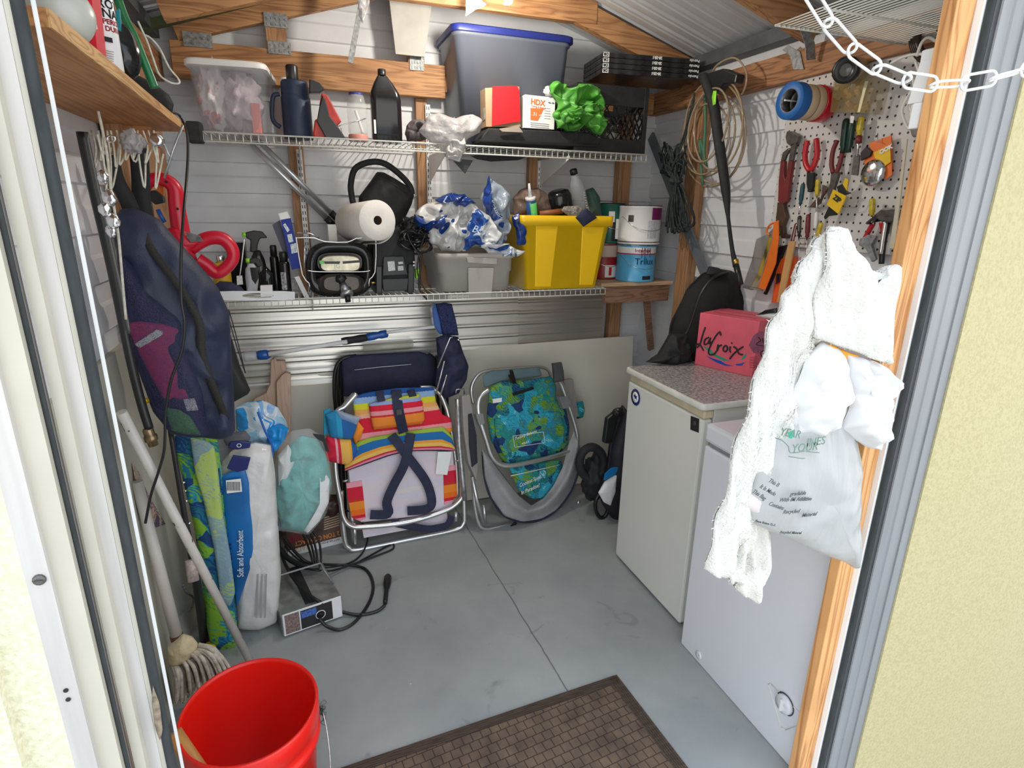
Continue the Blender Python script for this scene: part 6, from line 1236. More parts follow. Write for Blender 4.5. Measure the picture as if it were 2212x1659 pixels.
# hammer, snips and clamp beside the post
t = tool('claw_hammer', 'claw hammer with dark head and chrome shaft hanging by the door post', 'hammer', (1920, 470)); pl_(t, 'head', [(1640, 1085), (1725, 1012), (1870, 1000), (2030, 1008), (2030, 1092), (1900, 1108), (1840, 1160), (1720, 1150), (1650, 1105), (1560, 1185), (1545, 1165)], M_steel, .025, .02, bev=.004); tb(t, 'shaft', [(1775, 1150), (1745, 1330), (1720, 1500)], .007, M_chrome, c=.012); tb(t, 'grip', [(1800, 1160), (1750, 1400), (1730, 1610)], .0085, M_black, c=.0)
t = tool('tin_snips', 'grey snips with red handles hanging under the claw hammer', 'snips', (1870, 510)); pl_(t, 'handle', [(1600, 1175), (1640, 1180), (1570, 1300), (1520, 1325)], M_redg); pl_(t, 'handle', [(1695, 1160), (1740, 1160), (1760, 1230), (1720, 1280)], M_redg); pl_(t, 'blade', [(1490, 1340), (1580, 1290), (1670, 1310), (1610, 1400), (1665, 1560), (1620, 1590), (1560, 1450), (1480, 1405)], M_galvd)
t = tool('cream_ruler', 'long cream wooden strip hanging in front of the pegboard by the post', 'strip', (1940, 400)); pl_(t, 'strip', [(1990, 250), (2010, 250), (1870, 1440), (1815, 1440)], mat('cream_wood', (.66, .60, .45), .6), .004, .05, bev=0)
t = tool('red_clamp', 'red clamp half hidden behind the orange door post', 'clamp', (1975, 380)); pl_(t, 'jaw', [(2120, 515), (2085, 560), (2060, 650), (2062, 740), (2085, 760), (2110, 700), (2130, 560)], M_redg, .02, .02); pl_(t, 'lever', [(2085, 385), (2150, 352), (2152, 380), (2120, 396)], M_redg, .01, .02)
# packaged saw, folding rule and level standing behind the carton
t = tool('saw_blade_pack', 'orange backed clear packet with chrome blade leaning below the pegboard', 'packet', (1650, 600)); FRs = FR
MB().pillow(FR, Q3([(1100, 180), (1010, 220), (970, 400), (915, 560), (890, 640), (960, 660), (1080, 640), (1150, 430), (1180, 250), (1170, 110)]), .02, c=.0, amp=.002).build('film', clear('smoky_film', (.25, .23, .22), .12, .55, bs=.6), t)
pl_(t, 'orange_card', [(1150, 80), (1188, 60), (1190, 220), (1165, 430), (1070, 668), (1010, 650), (1085, 430), (1135, 200)], M_or, .006, .03, Q3); pl_(t, 'chrome_blade', [(1108, 205), (1140, 200), (1075, 440), (1010, 640), (950, 640), (1010, 520), (1050, 400)], M_chrome, .006, .034, Q3); tb(t, 'orange_hook', [(1175, 80), (1120, 100), (1090, 160), (1115, 190)], .004, M_or, Q3, .02)
pl_(t, 'chrome_foot', [(945, 630), (1070, 650), (1062, 672), (940, 645)], M_chrome, .01, .04, Q3)
t = tool('spirit_level', 'orange red spirit level standing behind the folding rule', 'level', (1685, 610)); pl_(t, 'body', [(1180, 420), (1255, 360), (1330, 380), (1280, 770), (1130, 765)], mat('orange_red_plastic', (.75, .11, .02), .4, var=.15), .03, -.0, Q3); pl_(t, 'vial', [(1172, 520), (1205, 515), (1198, 590), (1168, 610)], M_black, .004, .006, Q3); pl_(t, 'black_side', [(1190, 290), (1260, 270), (1180, 460), (1080, 700), (1060, 690)], M_black, .01, .004, Q3)
t = tool('folding_rule', 'wooden folding rule hanging from a thin cord in front of the orange level', 'ruler', (1690, 590)); pl_(t, 'rule', [(1275, 240), (1332, 242), (1218, 772), (1172, 762)], mat('golden_rule_wood', (.60, .34, .13), .5, var=.1), .008, .03, Q3); tb(t, 'cord', [(1300, 240), (1330, 110), (1345, 90)], .0025, M_mar, Q3, .02); tb(t, 'cord', [(1320, 245), (1345, 110)], .0022, M_mar, Q3, .02)
t = thing('white_snips_case', 'white and black cased blade lying behind the pink carton', 'blade case', FR.px(1660, 690)); f = FXr(1.60); MB().pillow(f, Q3([(1000, 880), (1060, 830), (1130, 820), (1240, 880), (1200, 920), (1090, 900)]), .02, amp=.002).build('body', M_white, t); MB().pillow(f, Q3([(1010, 870), (1090, 825), (1180, 810), (1180, 850), (1080, 870)]), .016, c=.01).build('black_part', M_black, t)
# tape rolls on a peg
t0 = pX(1786, 226, 1.76); ax = V((-1, -.03, .0)).normalized()
M_mtape = mat('masking_tape', (.66, .50, .32), .5, var=.08); M_btape = mat('painter_blue_tape', (.012, .13, .42), .5, var=.12); M_rtape = mat('glossy_red_tape', (.56, .008, .02), .18, var=.08)
def roll(lab, d0, w, m, r=.058, gg='tape rolls on one peg', inn=None):
    c = t0 + ax * d0; t = thing('tape_roll', lab, 'tape', c - V((0, 0, r)), gg); ri = .037
    MB().lathe([(ri, 0), (r - .001, 0), (r, .002), (r, w - .002), (r - .001, w), (ri, w)], c, ax, 36, cap=False).build('tape', m, t); MB().lathe([(ri, .0), (ri - .002, .0), (ri - .002, w), (ri, w)], c, ax, 30, cap=False).build('core', inn or mat('wrinkled_core', (.16, .15, .15), .35, .5, var=.6, vs=60), t); return t
roll('glossy red roll of tape nearest the pegboard', .012, .045, M_rtape); roll('tan masking tape roll beside the red roll', .059, .034, M_mtape, .0555); roll('tan masking tape roll behind the blue roll', .095, .034, M_mtape, .0555); roll('blue painter\'s tape roll, outermost on the peg', .131, .04, M_btape, .059)
MB().lathe([(.0562, 0), (.0562, .002)], t0 + ax * .093, ax, 36, cap=False).build('tape_gap', M_ink, label='dark line between the two tan tape rolls', cat='tape')
MB().cyl(t0 + ax * -.01, t0 + ax * .19, .003).build('peg', M_galv, label='long steel peg through the tape rolls', cat='peg')
# amber box of corks and the black caster
f = FXr(1.70); t = thing('cork_jar', 'amber clear box full of wine corks with a round black cap', 'jar', f.px(1840, 245))
b = MB(); b.pp(f, Q5([(590, 690), (960, 600), (950, 650), (880, 965), (560, 955)]), .07); b.build('box', clear('amber_acrylic', (.50, .36, .14), .08, .38), t, bev=.003)
rnd = random.Random(7); M_cork = mat('cork', (.42, .28, .15), .85, var=.35, vs=60)
for i in range(26):
    c_ = f.px(*Q5([(rnd.uniform(600, 900), rnd.uniform(690, 930))])[0], -rnd.uniform(.015, .055)); d = V((rnd.uniform(-1, 1), rnd.uniform(-1, 1), rnd.uniform(-.7, .7))).normalized() * .014
    MB().cyl(c_ - d, c_ + d, .0085, n=10).build('cork', M_cork, label='wine cork among others inside the amber box', cat='cork', group='wine corks in the amber box')
a = pX(*Q5([(800, 600)])[0], 1.74); e = pX(*Q5([(690, 595)])[0], 1.62); L = (e - a).length
MB().lathe([(.035, 0), (.038, L * .1), (.038, L * .7), (.03, L * .8)], a, e - a).build('bottle_neck', clear('olive_glass', (.30, .24, .12), .15, .7), t); MB().lathe([(.036, L * .78), (.038, L * .8), (.038, L * .98), (.026, L), (.020, L * .95), (.0, L * .95)], a, e - a).build('cap', M_black, t)
MB().lathe([(.018, L * .952), (.012, L * .97), (.0, L * .975)], a, e - a, cap=False).build('cap_centre', mat('dull_lens', (.10, .10, .09), .1), t)
b = MB(); b.pp(f, Q5([(860, 690), (885, 690), (815, 955), (795, 955)]), .002, .002); b.build('bright_edge', mat('pale_acrylic_edge', (.75, .68, .42), .2), t)
# hoses, lance, rope
f = FXr(1.67); t = thing('tubing_coil', 'coil of clear brownish tubing hanging in the back corner of the side wall', 'hose', f.px(1540, 405)); b = MB(); rnd = random.Random(3)
M_tub = clear('brown_clear_tube', (.36, .27, .17), .15, .8)
for i, (cx_, cy_, rx, ry, rt) in enumerate(((1540, 300, 66, 104, .08), (1532, 290, 55, 92, .15), (1545, 285, 66, 112, .0), (1525, 300, 48, 78, .2), (1552, 270, 52, 100, .1), (1530, 270, 40, 82, .25))):
    pts = []
    for k in range(30):
        a = 2 * PI * k / 30; x, y = rx * math.cos(a), ry * math.sin(a); pts.append(f.px(cx_ + x * math.cos(rt) - y * math.sin(rt), cy_ + x * math.sin(rt) + y * math.cos(rt), .012 * i - .02))
    b.tube(pts, .0042, 6, closed=True)
b.tube(cs(f, [(1528, 190), (1545, 145), (1585, 125), (1610, 150), (1612, 180), (1602, 205)]), .0042, 6, res=6); b.build('coil', M_tub, t)
f = FXr(1.63); t = thing('pressure_lance', 'long black spray lance hanging upright beside the tubing coil', 'spray lance', f.px(1595, 600)); b = MB()
pts = [(1520, 165), (1540, 220), (1552, 300), (1567, 405), (1573, 470), (1582, 540), (1590, 575)]; b.tube(cs(f, pts), [.020, .022, .021, .019, .0075, .0085, .013], 12, res=5); b.build('barrel', M_blackm, t)
MB().tube(cs(f, [(1589, 560), (1590, 572)]), .011, 12).build('brass_collar', MATS['brass'], t); MB().tube(cs(f, [(1590, 572), (1600, 615)]), .012, 12).build('nozzle', M_black, t)
MB().pp(f, [(1518, 160), (1560, 148), (1592, 160), (1588, 180), (1560, 182), (1548, 200), (1530, 195)], .04).build('trigger_grip', M_black, t, bev=.005); MB().pillow(f, [(1541, 196), (1548, 196), (1546, 225), (1540, 228), (1538, 210)], .004, c=.024).build('lime_button', MATS['neon_green'], t)
MB().tube(cs(FXr(1.66), [(1522, 190), (1524, 260), (1521, 330), (1526, 360), (1512, 300), (1518, 400)], .0), .006, 8, res=5).build('green_hose_tail', mat('faded_green', (.05, .16, .09), .6), label='faded green hose tail hanging inside the tubing coil', cat='hose')
f = FXr(1.64); t = thing('rope_bundle', 'tangled bundle of dark green-black rope hanging from the stud', 'rope', f.px(1470, 500)); b = MB(); M_rope = mat('dark_rope', (.020, .028, .028), .8, var=.5, vs=60)
for i in range(34):
    x0 = 1455 + rnd.uniform(-24, 24); up = rnd.random() < .5
    if up: pts = [(1462 + rnd.uniform(-8, 8), 395)] + [(x0 + rnd.uniform(-16, 16), 310 + rnd.uniform(0, 70)) for _ in range(4)] + [(1462, 395 + rnd.uniform(-6, 6))]
    else:
        w = rnd.uniform(-30, 38); pts = [(1462 + rnd.uniform(-6, 6), 390), (1465 + w * .6, 430), (1468 + w, 470 + rnd.uniform(-8, 18)), (1466 + w * .6 - 8, 492 + rnd.uniform(-8, 14)), (1466 + w * .3 - 14, 450), (1460, 395)]
    b.tube([f.px(x, y, rnd.uniform(-.03, .03)) for x, y in pts], .0042, 5, res=5)
for i in range(2): b.tube(cs(f, [(1462 + i * 4, 330), (1478 + i * 4, 290), (1492 + i * 3, 240), (1500, 200)], .01 * i), .0042, 5, res=4)
b.build('strands', M_rope, t); MB().blob(f.px(1460, 390), (.03, .026, .02), .3, 9).build('knot', M_rope, t)
# power strip, cords and hose reel near the post
f = FY(.90); t = thing('power_strip', 'white power strip mounted behind the edge of the orange post', 'power strip', f.px(2000, 270)); MB().pp(f, Q5([(1472, 402), (1500, 390), (1455, 720), (1415, 860), (1350, 870), (1340, 870), (1455, 500)]), .03).build('body', M_white, t, bev=.002); MB().pp(f, Q5([(1345, 868), (1415, 858), (1372, 1090), (1300, 1092)]), .02, .006).build('plug_box', M_paper, t, bev=.003)
f = FXr(1.66); t = thing('extension_cables', 'loose white cords and plugs hanging beside the power strip', 'cord', f.px(1980, 300)); b = MB()
for pts in ([(1080, 540), (1200, 480), (1330, 460), (1430, 490), (1380, 560), (1350, 700)], [(1300, 480), (1345, 360), (1400, 320), (1460, 350)], [(1330, 560), (1300, 700), (1210, 850), (1175, 950), (1210, 1060), (1240, 1100)], [(1290, 520), (1320, 620), (1330, 760), (1300, 900)], [(1420, 500), (1360, 640), (1270, 760), (1250, 850)], [(1250, 600), (1280, 750), (1240, 900), (1280, 980)]): b.tube(cs(f, Q5(pts), rnd.uniform(0, .03)), .004, 7, res=6)
b.build('cord', M_wire, t); MB().pp(f, Q5([(1250, 880), (1330, 890), (1320, 960), (1290, 1010), (1225, 1000)]), .03, .02).build('plug', M_wire, t, bev=.004)
MB().pillow(FXr(1.69), Q5([(1240, 1050), (1300, 1020), (1370, 1060), (1360, 1150), (1280, 1170)]), .02, amp=.01).build('grey_rag', mat('grey_rag', (.30, .28, .27), .8, var=.4), label='grey rag end beside the hanging white cords', cat='rag')
f = FXr(1.70); t = thing('hose_reel', 'dark coiled hose hanging in the upper corner behind the orange post', 'hose', f.px(1990, 120)); b = MB()
for i in range(4): b.tube([f.px(2010 + (40 - i * 4) * math.cos(a), 85 + (50 - i * 5) * math.sin(a), .012 * i) for a in [2 * PI * k / 26 for k in range(26)]], .009, 8, closed=True)
b.build('coil', mat('brown_black_hose', (.035, .02, .018), .4, var=.4), t)
tS = wire_shelf('white wire shelf overhead at the upper corner by the door post', 1.24, 1.72, 1.10, 1.42, 1.975, lip=.0, pitch=.0165)
# chain across the doorway
t = thing('plastic_chain', 'white plastic chain swooping from the roof across the orange door post', 'chain', pY(2000, 180, .70)); path = [pY(x, y, yy) for x, y, yy in ((1735, -40, .74), (1770, 20, .73), (1805, 70, .72), (1852, 118, .71), (1913, 157, .70), (1987, 180, .69), (2075, 181, .68), (2150, 168, .67), (2230, 146, .66), (2300, 120, .65))]
path, _ = spline(path, 30); acc = 0; link = []; b = MB(); LL = .056; pos = [0]
for i in range(1, len(path)): pos.append(pos[-1] + (path[i] - path[i - 1]).length)
def at(d):
    for i in range(1, len(pos)):
        if pos[i] >= d: return path[i - 1].lerp(path[i], (d - pos[i - 1]) / (pos[i] - pos[i - 1]))
    return path[-1]
k = 0; d = .012
while d + LL < pos[-1]:
    a, e = at(d), at(d + LL); mid = (a + e) / 2; u_ = (e - a).normalized(); n_ = V((0, -1, 0)); w_ = u_.cross(n_).normalized()
    if k % 2: w_ = (w_ * .28 + u_.cross(w_) * .96).normalized()
    hl, hw = LL / 2 + .002, .0105; pts = []
    for q in range(10): aa = -PI / 2 + PI * q / 9; pts.append(mid + u_ * ((hl - hw) + hw * math.cos(aa)) + w_ * hw * math.sin(aa))
    for q in range(10): aa = PI / 2 + PI * q / 9; pts.append(mid + u_ * (-(hl - hw) + hw * math.cos(aa)) + w_ * hw * math.sin(aa))
    MB().tube(pts, .0021, 8, closed=True).build('chain_link', M_white, t); d += LL - .005; k += 1

# ---------------------------------------------------------------- left wall: plywood shelf and hanging things
MB().box((XL + .004, YD + .03, .02), (XL + .018, 2.66, 1.12)).build('wall_panel', mat('plain_beige_panel', (.50, .48, .40), .6, var=.06, vs=3), label='plain beige panel lining the lower left wall behind the mop', cat='panel')
ZP = 1.70; M_ply = wood('orange_plywood', (.52, .24, .085), (.36, .15, .05), 1, .7, .6); M_plye = wood('plywood_edge', (.66, .38, .15), (.42, .22, .08), 1, 1.5)
c0, c1, c2 = pZ(400, 285, ZP), pZ(106, 60, ZP), pZ(150, 280, ZP)
t = thing('plywood_shelf', 'orange plywood shelf fixed high on the left wall, cord hanging from its corner', 'shelf', (XL, 1.3, ZP))
b = MB(); b.prism([c0, c1, V((XL + .01, c1.y, ZP)), V((XL + .01, c0.y + .07, ZP))], (0, 0, -1), .022); b.build('board', M_ply, t, bev=.001)
MB().beam(c0 + V((.0015, 0, .011)), c1 + V((.0015, 0, .011)), .021, .003, (1, 0, 0)).build('edge_strip', M_plye, t)
MB().prism([(XL + .02, 2.0, ZP), (XL + .14, 2.0, ZP), (XL + .12, 2.0, ZP - .05), (XL + .04, 2.0, ZP - .12), (XL + .02, 2.0, ZP - .12)], (0, -1, 0), .03).build('bracket', M_ply, t)
# things on the shelf
zs = ZP + .023
f = FY(1.33); c = f.px(222, 150); x0, x1 = f.px(192, 100).x, f.px(257, 120).x; r = (x1 - x0) / 2; c = V(((x0 + x1) / 2, 1.33 + r, zs))
t = thing('spray_can', 'white spray can with black and red print at the shelf edge', 'spray can', c); MB().lathe([(r * .95, 0), (r, .004), (r, .24), (r * .7, .255), (r * .7, .26)], c).build('body', mat('white_can_paint', (.76, .76, .76), .3, var=.03), t)
zq = lambda x, y: f.px(x, y).z
fq = Fr((0, 1.33 - .0015, 0), (1, 0, 0), (0, 0, 1))
wtext('PROTECTIVE', t, c, r, zq(215, 14), .014, -90, M_ink); wtext('ENAMEL', t, c, r, zq(225, 36), .014, -75, M_ink); wtext('SUPERIOR', t, c, r, zq(225, 50), .008, -85, M_redg); wtext('& DURABLE', t, c, r, zq(232, 66), .008, -72, M_redg)
MB().pp(fq, [(207, 74), (242, 82), (244, 93), (208, 84)], .001).build('black_band', M_ink, t); b = MB()
for i in range(5): b.pp(fq, [(212, 104 + i * 5), (246, 112 + i * 5), (246, 113.5 + i * 5), (212, 105.5 + i * 5)], .0006)
b.build('fine_print', MATS['grey_print'], t)
f = FY(1.26); t = carton('red_box', 'red carton with a white information panel behind the spray can', f, [(150, -40), (195, -40), (214, 132), (178, 102)], .05, mat('signal_red_card', (.66, .010, .03), .45, var=.05)); b = MB().pp(f, [(143, 10), (166, 24), (181, 101), (140, 76)], .004, .004).build('white_panel', mat('printed_white', (.70, .71, .73), .6, var=.2, vs=160), t)
text('H', f, 194, 62, .012, M_paper, t, c=.001)
t = thing('round_jug', 'frosted round jug bottom on the plywood shelf beside the track', 'jug', f.px(125, 55)); MB().blob(FY(1.12).px(126, 30), (.045, .045, .043), .02, 3, 1).build('body', mat('cloudy_white_plastic', (.50, .51, .46), .3, var=.06), t); MB().lathe([(.030, .0), (.040, .03), (.040, .06)], FY(1.12).px(126, 8)).build('rim', mat('pale_lilac_plastic', (.62, .55, .62), .4), t)
MB().blob(FY(1.52).px(266, 115), (.030, .03, .052), .1, 5, 2).build('black_lamp_head', M_gloss, label='rounded black object behind the spray can', cat='lamp head')
f = FY(1.90); t = thing('power_brick', 'black power brick lying at the corner of the plywood shelf', 'power supply', f.px(370, 240)); MB().pillow(f, [(262, 150), (290, 158), (340, 185), (365, 205), (375, 225), (372, 243), (355, 240), (315, 215), (268, 182)], .035, pw=.3, amp=.001).build('body', M_blackm, t)
MB().tube(cs(FY(1.6), [(254, 138), (275, 142), (292, 155), (300, 163)]), .003, 6, res=5).build('white_cord', M_wire, t)
cord = MB(); cord.tube([pY(x, y, yy) for x, y, yy in ((368, 243, 1.92), (388, 250, 2.02), (403, 285, 1.98), (406, 330, 1.85), (402, 400, 1.72), (395, 480, 1.64), (391, 560, 1.60), (392, 650, 1.58), (399, 700, 1.57), (392, 760, 1.57), (370, 820, 1.57), (358, 890, 1.58), (355, 970, 1.58), (342, 1020, 1.58), (326, 1070, 1.58), (314, 1130, 1.58))], .0034, 8, res=8)
cord    .build('power_cable', M_black, label='long black power cord dangling from the plywood shelf corner', cat='cord')
# green hose and strings at the top
f = FY(1.55); MB().tube(cs(f, [(255, 0), (270, 40), (290, 80), (306, 120), (322, 160), (334, 190)]), .009, 10, res=5).build('green_hose', mat('kelly_green_hose', (.01, .16, .05), .35, var=.15), label='green garden hose hanging down past the plywood shelf', cat='hose')
MB().pp(FY(1.5), [(245, 28), (257, 18), (263, 82), (253, 76)], .01).build('teal_strip', mat('teal_plastic', (.01, .25, .32), .4), label='teal plastic strip beside the green hose', cat='strip')
M_str = mat('off_white_cord', (.58, .54, .45), .9, var=.2, vs=100)
MB().tube(cs(f, [(298, 46), (310, 72), (318, 90), (332, 130), (345, 162), (368, 178), (386, 180), (385, 170), (365, 145), (345, 105), (325, 82), (310, 75)]), .0022, 6, res=6).build('white_string', M_str, label='white string loop hanging in front of the roof truss', cat='string')
MB().beam(pY(270, 66, 2.70), pY(570, -6, 2.70), .03, .035, (0, -1, 0)).build('green_board', mat('moss_green_painted_wood', (.06, .085, .03), .6, var=.3), label='moss green painted strip along the left rafter', cat='board')
MB().beam(pY(268, 50, 2.71), pY(550, -18, 2.71), .02, .02, (0, -1, 0)).build('grey_conduit', M_galv, label='grey metal strip above the moss green board', cat='metal strip')
# ropes and pulleys under the shelf
f = FY(1.62); rnd = random.Random(9); t = thing('rope_hank', 'thin off-white ropes hanging in loops under the plywood shelf', 'rope', f.px(300, 400))
b = MB()
for i in range(13):
    x = 198 + i * 11 + rnd.uniform(-4, 4); L = rnd.uniform(60, 130); b.tube([f.px(x, 282, rnd.uniform(-.03, .03)), f.px(x + 5 + rnd.uniform(-6, 6), 282 + L * .5, 0), f.px(x + 12 + rnd.uniform(-8, 10), 282 + L, 0), f.px(x + 20 + rnd.uniform(-4, 10), 282 + L * .4, -.01)], .0022, 5, res=5)
b.build('strands', M_str, t)
t = thing('pulley_rope', 'rope running down through small chrome pulleys beside the navy backpack', 'pulley', f.px(240, 500)); f = FY(1.50)
b = MB(); b.tube(cs(f, [(212, 240), (222, 285), (232, 340), (238, 400), (250, 470), (257, 520), (264, 600), (272, 690)]), .0028, 6, res=5).tube(cs(f, [(210, 290), (222, 340), (230, 390), (228, 430)]), .0022, 6, res=5); b.build('rope', M_str, t)
for x, y, s_ in ((222, 382, .010), (236, 428, .013), (226, 452, .011), (244, 478, .012), (240, 500, .010)): MB().blob(f.px(x, y, .01), (s_, s_ * .6, s_ * 1.3), .3, 9, int(x), sub=3).build('pulley', M_chrome, t)
b = MB(); b.tube([f.px(240 + 9 * math.cos(a), 300 + 7 * math.sin(a), .01) for a in [2 * PI * k / 14 for k in range(14)]], .002, 6, closed=True); b.build('ring', M_chrome, t)
MB().tube(cs(FY(1.62), [(395, 270), (372, 330), (355, 385)]), .0028, 6).tube(cs(FY(1.62), [(345, 290), (362, 330), (372, 345)]), .0024, 6).build('wire_hook', M_galv, label='thin bent wire hook hanging from the shelf corner', cat='hook')
MB().blob(FY(1.6).px(287, 305), (.022, .02, .024), .4, 9, 4).build('clear_bag', M_bag, label='small knotted clear bag hanging from the shelf edge', cat='bag')
t = thing('hose_nozzle', 'chrome hose nozzle end under the plywood shelf', 'nozzle', FY(1.62).px(342, 312)); a = FY(1.62).px(342, 306); b = MB().lathe([(.008, 0), (.014, .0), (.014, .02), (.010, .024), (.006, .024)], a, (0, -1, .1), 18).build('nozzle', M_chrome, t)
# black poles and hose down the wall
MB().tube([pY(x, y, 1.60) for x, y in ((176, 285), (200, 400), (228, 520), (250, 620), (266, 700), (285, 790), (305, 870), (322, 925))], .0105, 10, res=5).build('black_hose', M_black, label='thick black hose hanging down the left wall behind the backpack', cat='hose')
MB().tube([pY(x, y, 1.57) for x, y in ((186, 285), (210, 400), (240, 530), (262, 630), (280, 720))], .004, 8, res=5).build('thin_grey_rod', mat('dark_grey_rod', (.12, .12, .115), .4, .5), label='thin dark grey rod beside the thick black hose', cat='rod')
t = thing('hose_coupling', 'brass hose coupling at the end of the thick black hose', 'coupling', pY(330, 960, 1.60)); a, e = pY(318, 925, 1.6), pY(332, 962, 1.6); L = (e - a).length
MB().lathe([(.010, 0), (.013, L * .1), (.013, L * .4), (.016, L * .45), (.016, L * .7), (.012, L * .75), (.012, L)], a, e - a, 12).build('brass', mat('worn_brass', (.30, .22, .12), .35, .9, var=.4, vs=50), t)
# backpack
fb = FY(1.75); t = thing('mesh_backpack', 'large navy mesh backpack with a black zip and pink pail inside', 'backpack', fb.px(400, 940))
M_pack = mat('navy_ripstop', (.017, .024, .056), .55, var=.25, vs=10, bs=.25, bsc=260)
MB().pillow(fb, [(250, 470), (262, 452), (285, 448), (312, 458), (345, 474), (370, 505), (420, 560), (470, 620), (496, 678), (500, 760), (505, 850), (508, 935), (480, 947), (420, 942), (372, 935), (335, 890), (308, 820), (285, 740), (268, 650), (256, 560)], .085, amp=.016, freq=13, folds=1.1, seed=5, seg=120, rings=20, pw=.4, ctr=(405, 740)).build('body', M_pack, t)
b = MB(); P, _ = spline([fb.px(x, y, c) for x, y, c in ((312, 505, .050), (330, 540, .066), (368, 592, .078), (405, 645, .084), (432, 700, .085), (436, 760, .082), (455, 820, .076), (472, 862, .062), (488, 905, .038))], 5); n = len(P)
b.slab(lambda u, v: P[min(int(round(v * (n - 1))), n - 1)] + fb.u * (u - .5) * .020 + fb.n * .004, 3, n, .003); b.build('zip', mat('black_zip', (.02, .018, .015), .6, bs=.6, bsc=400), t)
MB().pillow(fb, [(272, 698), (300, 694), (355, 700), (400, 708), (412, 760), (420, 830), (412, 866), (355, 862), (325, 810), (298, 755)], .02, c=.072, pw=.3).build('pink_pail', mat('raspberry_pink', (.55, .035, .14), .5, var=.1), label='raspberry pink toy pail seen through the backpack mesh', cat='pail')
MB().pp(fb, [(290, 744), (338, 712), (352, 716), (350, 724), (302, 752)], .004, .098).build('strap_loop', M_wire, t, bev=.001)
MB().pillow(fb, [(355, 880), (385, 868), (415, 905), (435, 940), (400, 938), (370, 930)], .012, c=.06).build('green_toy', mat('grass_green_toy', (.10, .30, .07), .5), label='green toy seen through the bottom of the backpack mesh', cat='toy')
MB().pp(fb, [(396, 863), (420, 860), (428, 886), (404, 888)], .003, .094).build('white_label', MATS['printed_paper'], t)
MB().lathe([(.0001, 0), (.008, .002), (.0001, .004)], fb.px(317, 865, .05), (0, -1, 0), 14).build('yellow_ball', M_yel, t)
m_, tt, bb_ = nt('navy_mesh'); tt.links.new(tc_obj(tt), N(tt, 'Mapping').inputs[0]); v_ = N(tt, 'TexVoronoi', _Scale=420.0, feature='DISTANCE_TO_EDGE'); tt.links.new(tc_obj(tt), v_.inputs['Vector']); tt.links.new(ramp(tt, v_.outputs['Distance'], [(.0, (.8, .8, .8)), (.10, (.8, .8, .8)), (.16, (.04, .04, .04))]), bb_.inputs['Alpha']); bb_.inputs['Base Color'].default_value = (.03, .03, .09, 1); bb_.inputs['Roughness'].default_value = .7
MB().pillow(fb, [(258, 560), (268, 552), (300, 600), (330, 640), (390, 690), (412, 760), (438, 840), (450, 942), (420, 943), (372, 935), (335, 890), (308, 820), (285, 740), (268, 650)], .045, c=.068, pw=.35, amp=.002).build('mesh_pocket', m_, t)
def ribbon(par, fr, pts, w, m, nm='strap', c=.0):
    P, _ = spline([fr.px(x, y, c) for x, y in pts], 5); n = len(P); b = MB(); b.slab(lambda u, v: P[min(int(round(v * (n - 1))), n - 1)] + fr.u * (u - .5) * w, 3, n, .003); return b.build(nm, m, par)
ribbon(t, FY(1.78), [(238, 335), (250, 385), (272, 425), (290, 470)], .038, M_blackm); ribbon(t, FY(1.81), [(300, 320), (304, 380), (306, 430), (312, 470)], .042, M_blackm)
t = thing('drawstring_bag', 'black drawstring bag hanging behind the navy backpack', 'bag', fb.px(520, 860)); f = FY(1.87); MB().pillow(f, [(490, 700), (502, 735), (518, 790), (532, 822), (541, 843), (535, 852), (506, 868), (480, 850), (480, 760)], .03, amp=.004, folds=.4).build('body', mat('black_thin_nylon', (.014, .014, .013), .6), t); b = MB(); b.tube(cs(f, [(490, 665), (503, 720), (528, 800)], .02), .0016, 5, res=4).tube(cs(f, [(494, 668), (510, 725), (530, 806)], .02), .0016, 5, res=4); b.build('drawstring', M_black, t)
# red trimmer
f = FY(1.98); Q6 = lambda pts: [(100 + x * .2532, 260 + y * .2532) for x, y in pts]
t = thing('hedge_trimmer', 'red power trimmer with two loop handles hanging behind the backpack', 'trimmer', f.px(400, 560)); M_tr = mat('trimmer_red', (.58, .008, .03), .32, var=.1)
b = MB(); b.tube(cs(f, Q6([(800, 800), (815, 690), (830, 590), (870, 520), (960, 500), (1050, 530), (1100, 600), (1110, 720), (1130, 850), (1150, 980)])), [.015, .016, .017, .018, .018, .019, .021, .022, .024, .026], 12, res=5); b.build('rear_handle', M_tr, t)
MB().pillow(f, Q6([(1010, 930), (1090, 900), (1190, 940), (1290, 1000), (1340, 1040), (1260, 1110), (1290, 1200), (1230, 1230), (1130, 1110), (1040, 1010)]), .045, pw=.3, amp=.002).build('motor_body', M_tr, t)
b = MB(); b.tube(cs(f, Q6([(1230, 1090), (1370, 1010), (1500, 1010), (1580, 1090), (1590, 1180), (1530, 1260), (1450, 1300), (1370, 1240), (1290, 1190)]), .01), [.02, .02, .02, .019, .018, .018, .019, .02, .022], 12, res=6); b.build('front_handle', M_tr, t)
MB().pp(f, Q6([(1190, 950), (1310, 985), (1340, 1030), (1230, 1040), (1200, 1000)]), .004, .047).build('grey_label', mat('grey_tool_label', (.16, .15, .14), .5, var=.4, vs=60), t)
MB().pp(f, Q6([(890, 600), (930, 595), (1000, 650), (1010, 700), (930, 720), (880, 680)]), .02, .0).build('trigger', M_black, t, bev=.002); MB().tube(cs(f, Q6([(950, 760), (980, 820), (1010, 870)])), .006, 8).build('blue_cable', M_bl, t)
b = MB()
for x, y in ((835, 570), (1025, 525), (1120, 755)): b.lathe([(.004, 0), (.004, .002)], f.px(*Q6([(x, y)])[0], .0215), (0, -1, 0), 8)
b.build('screw', M_black, t)
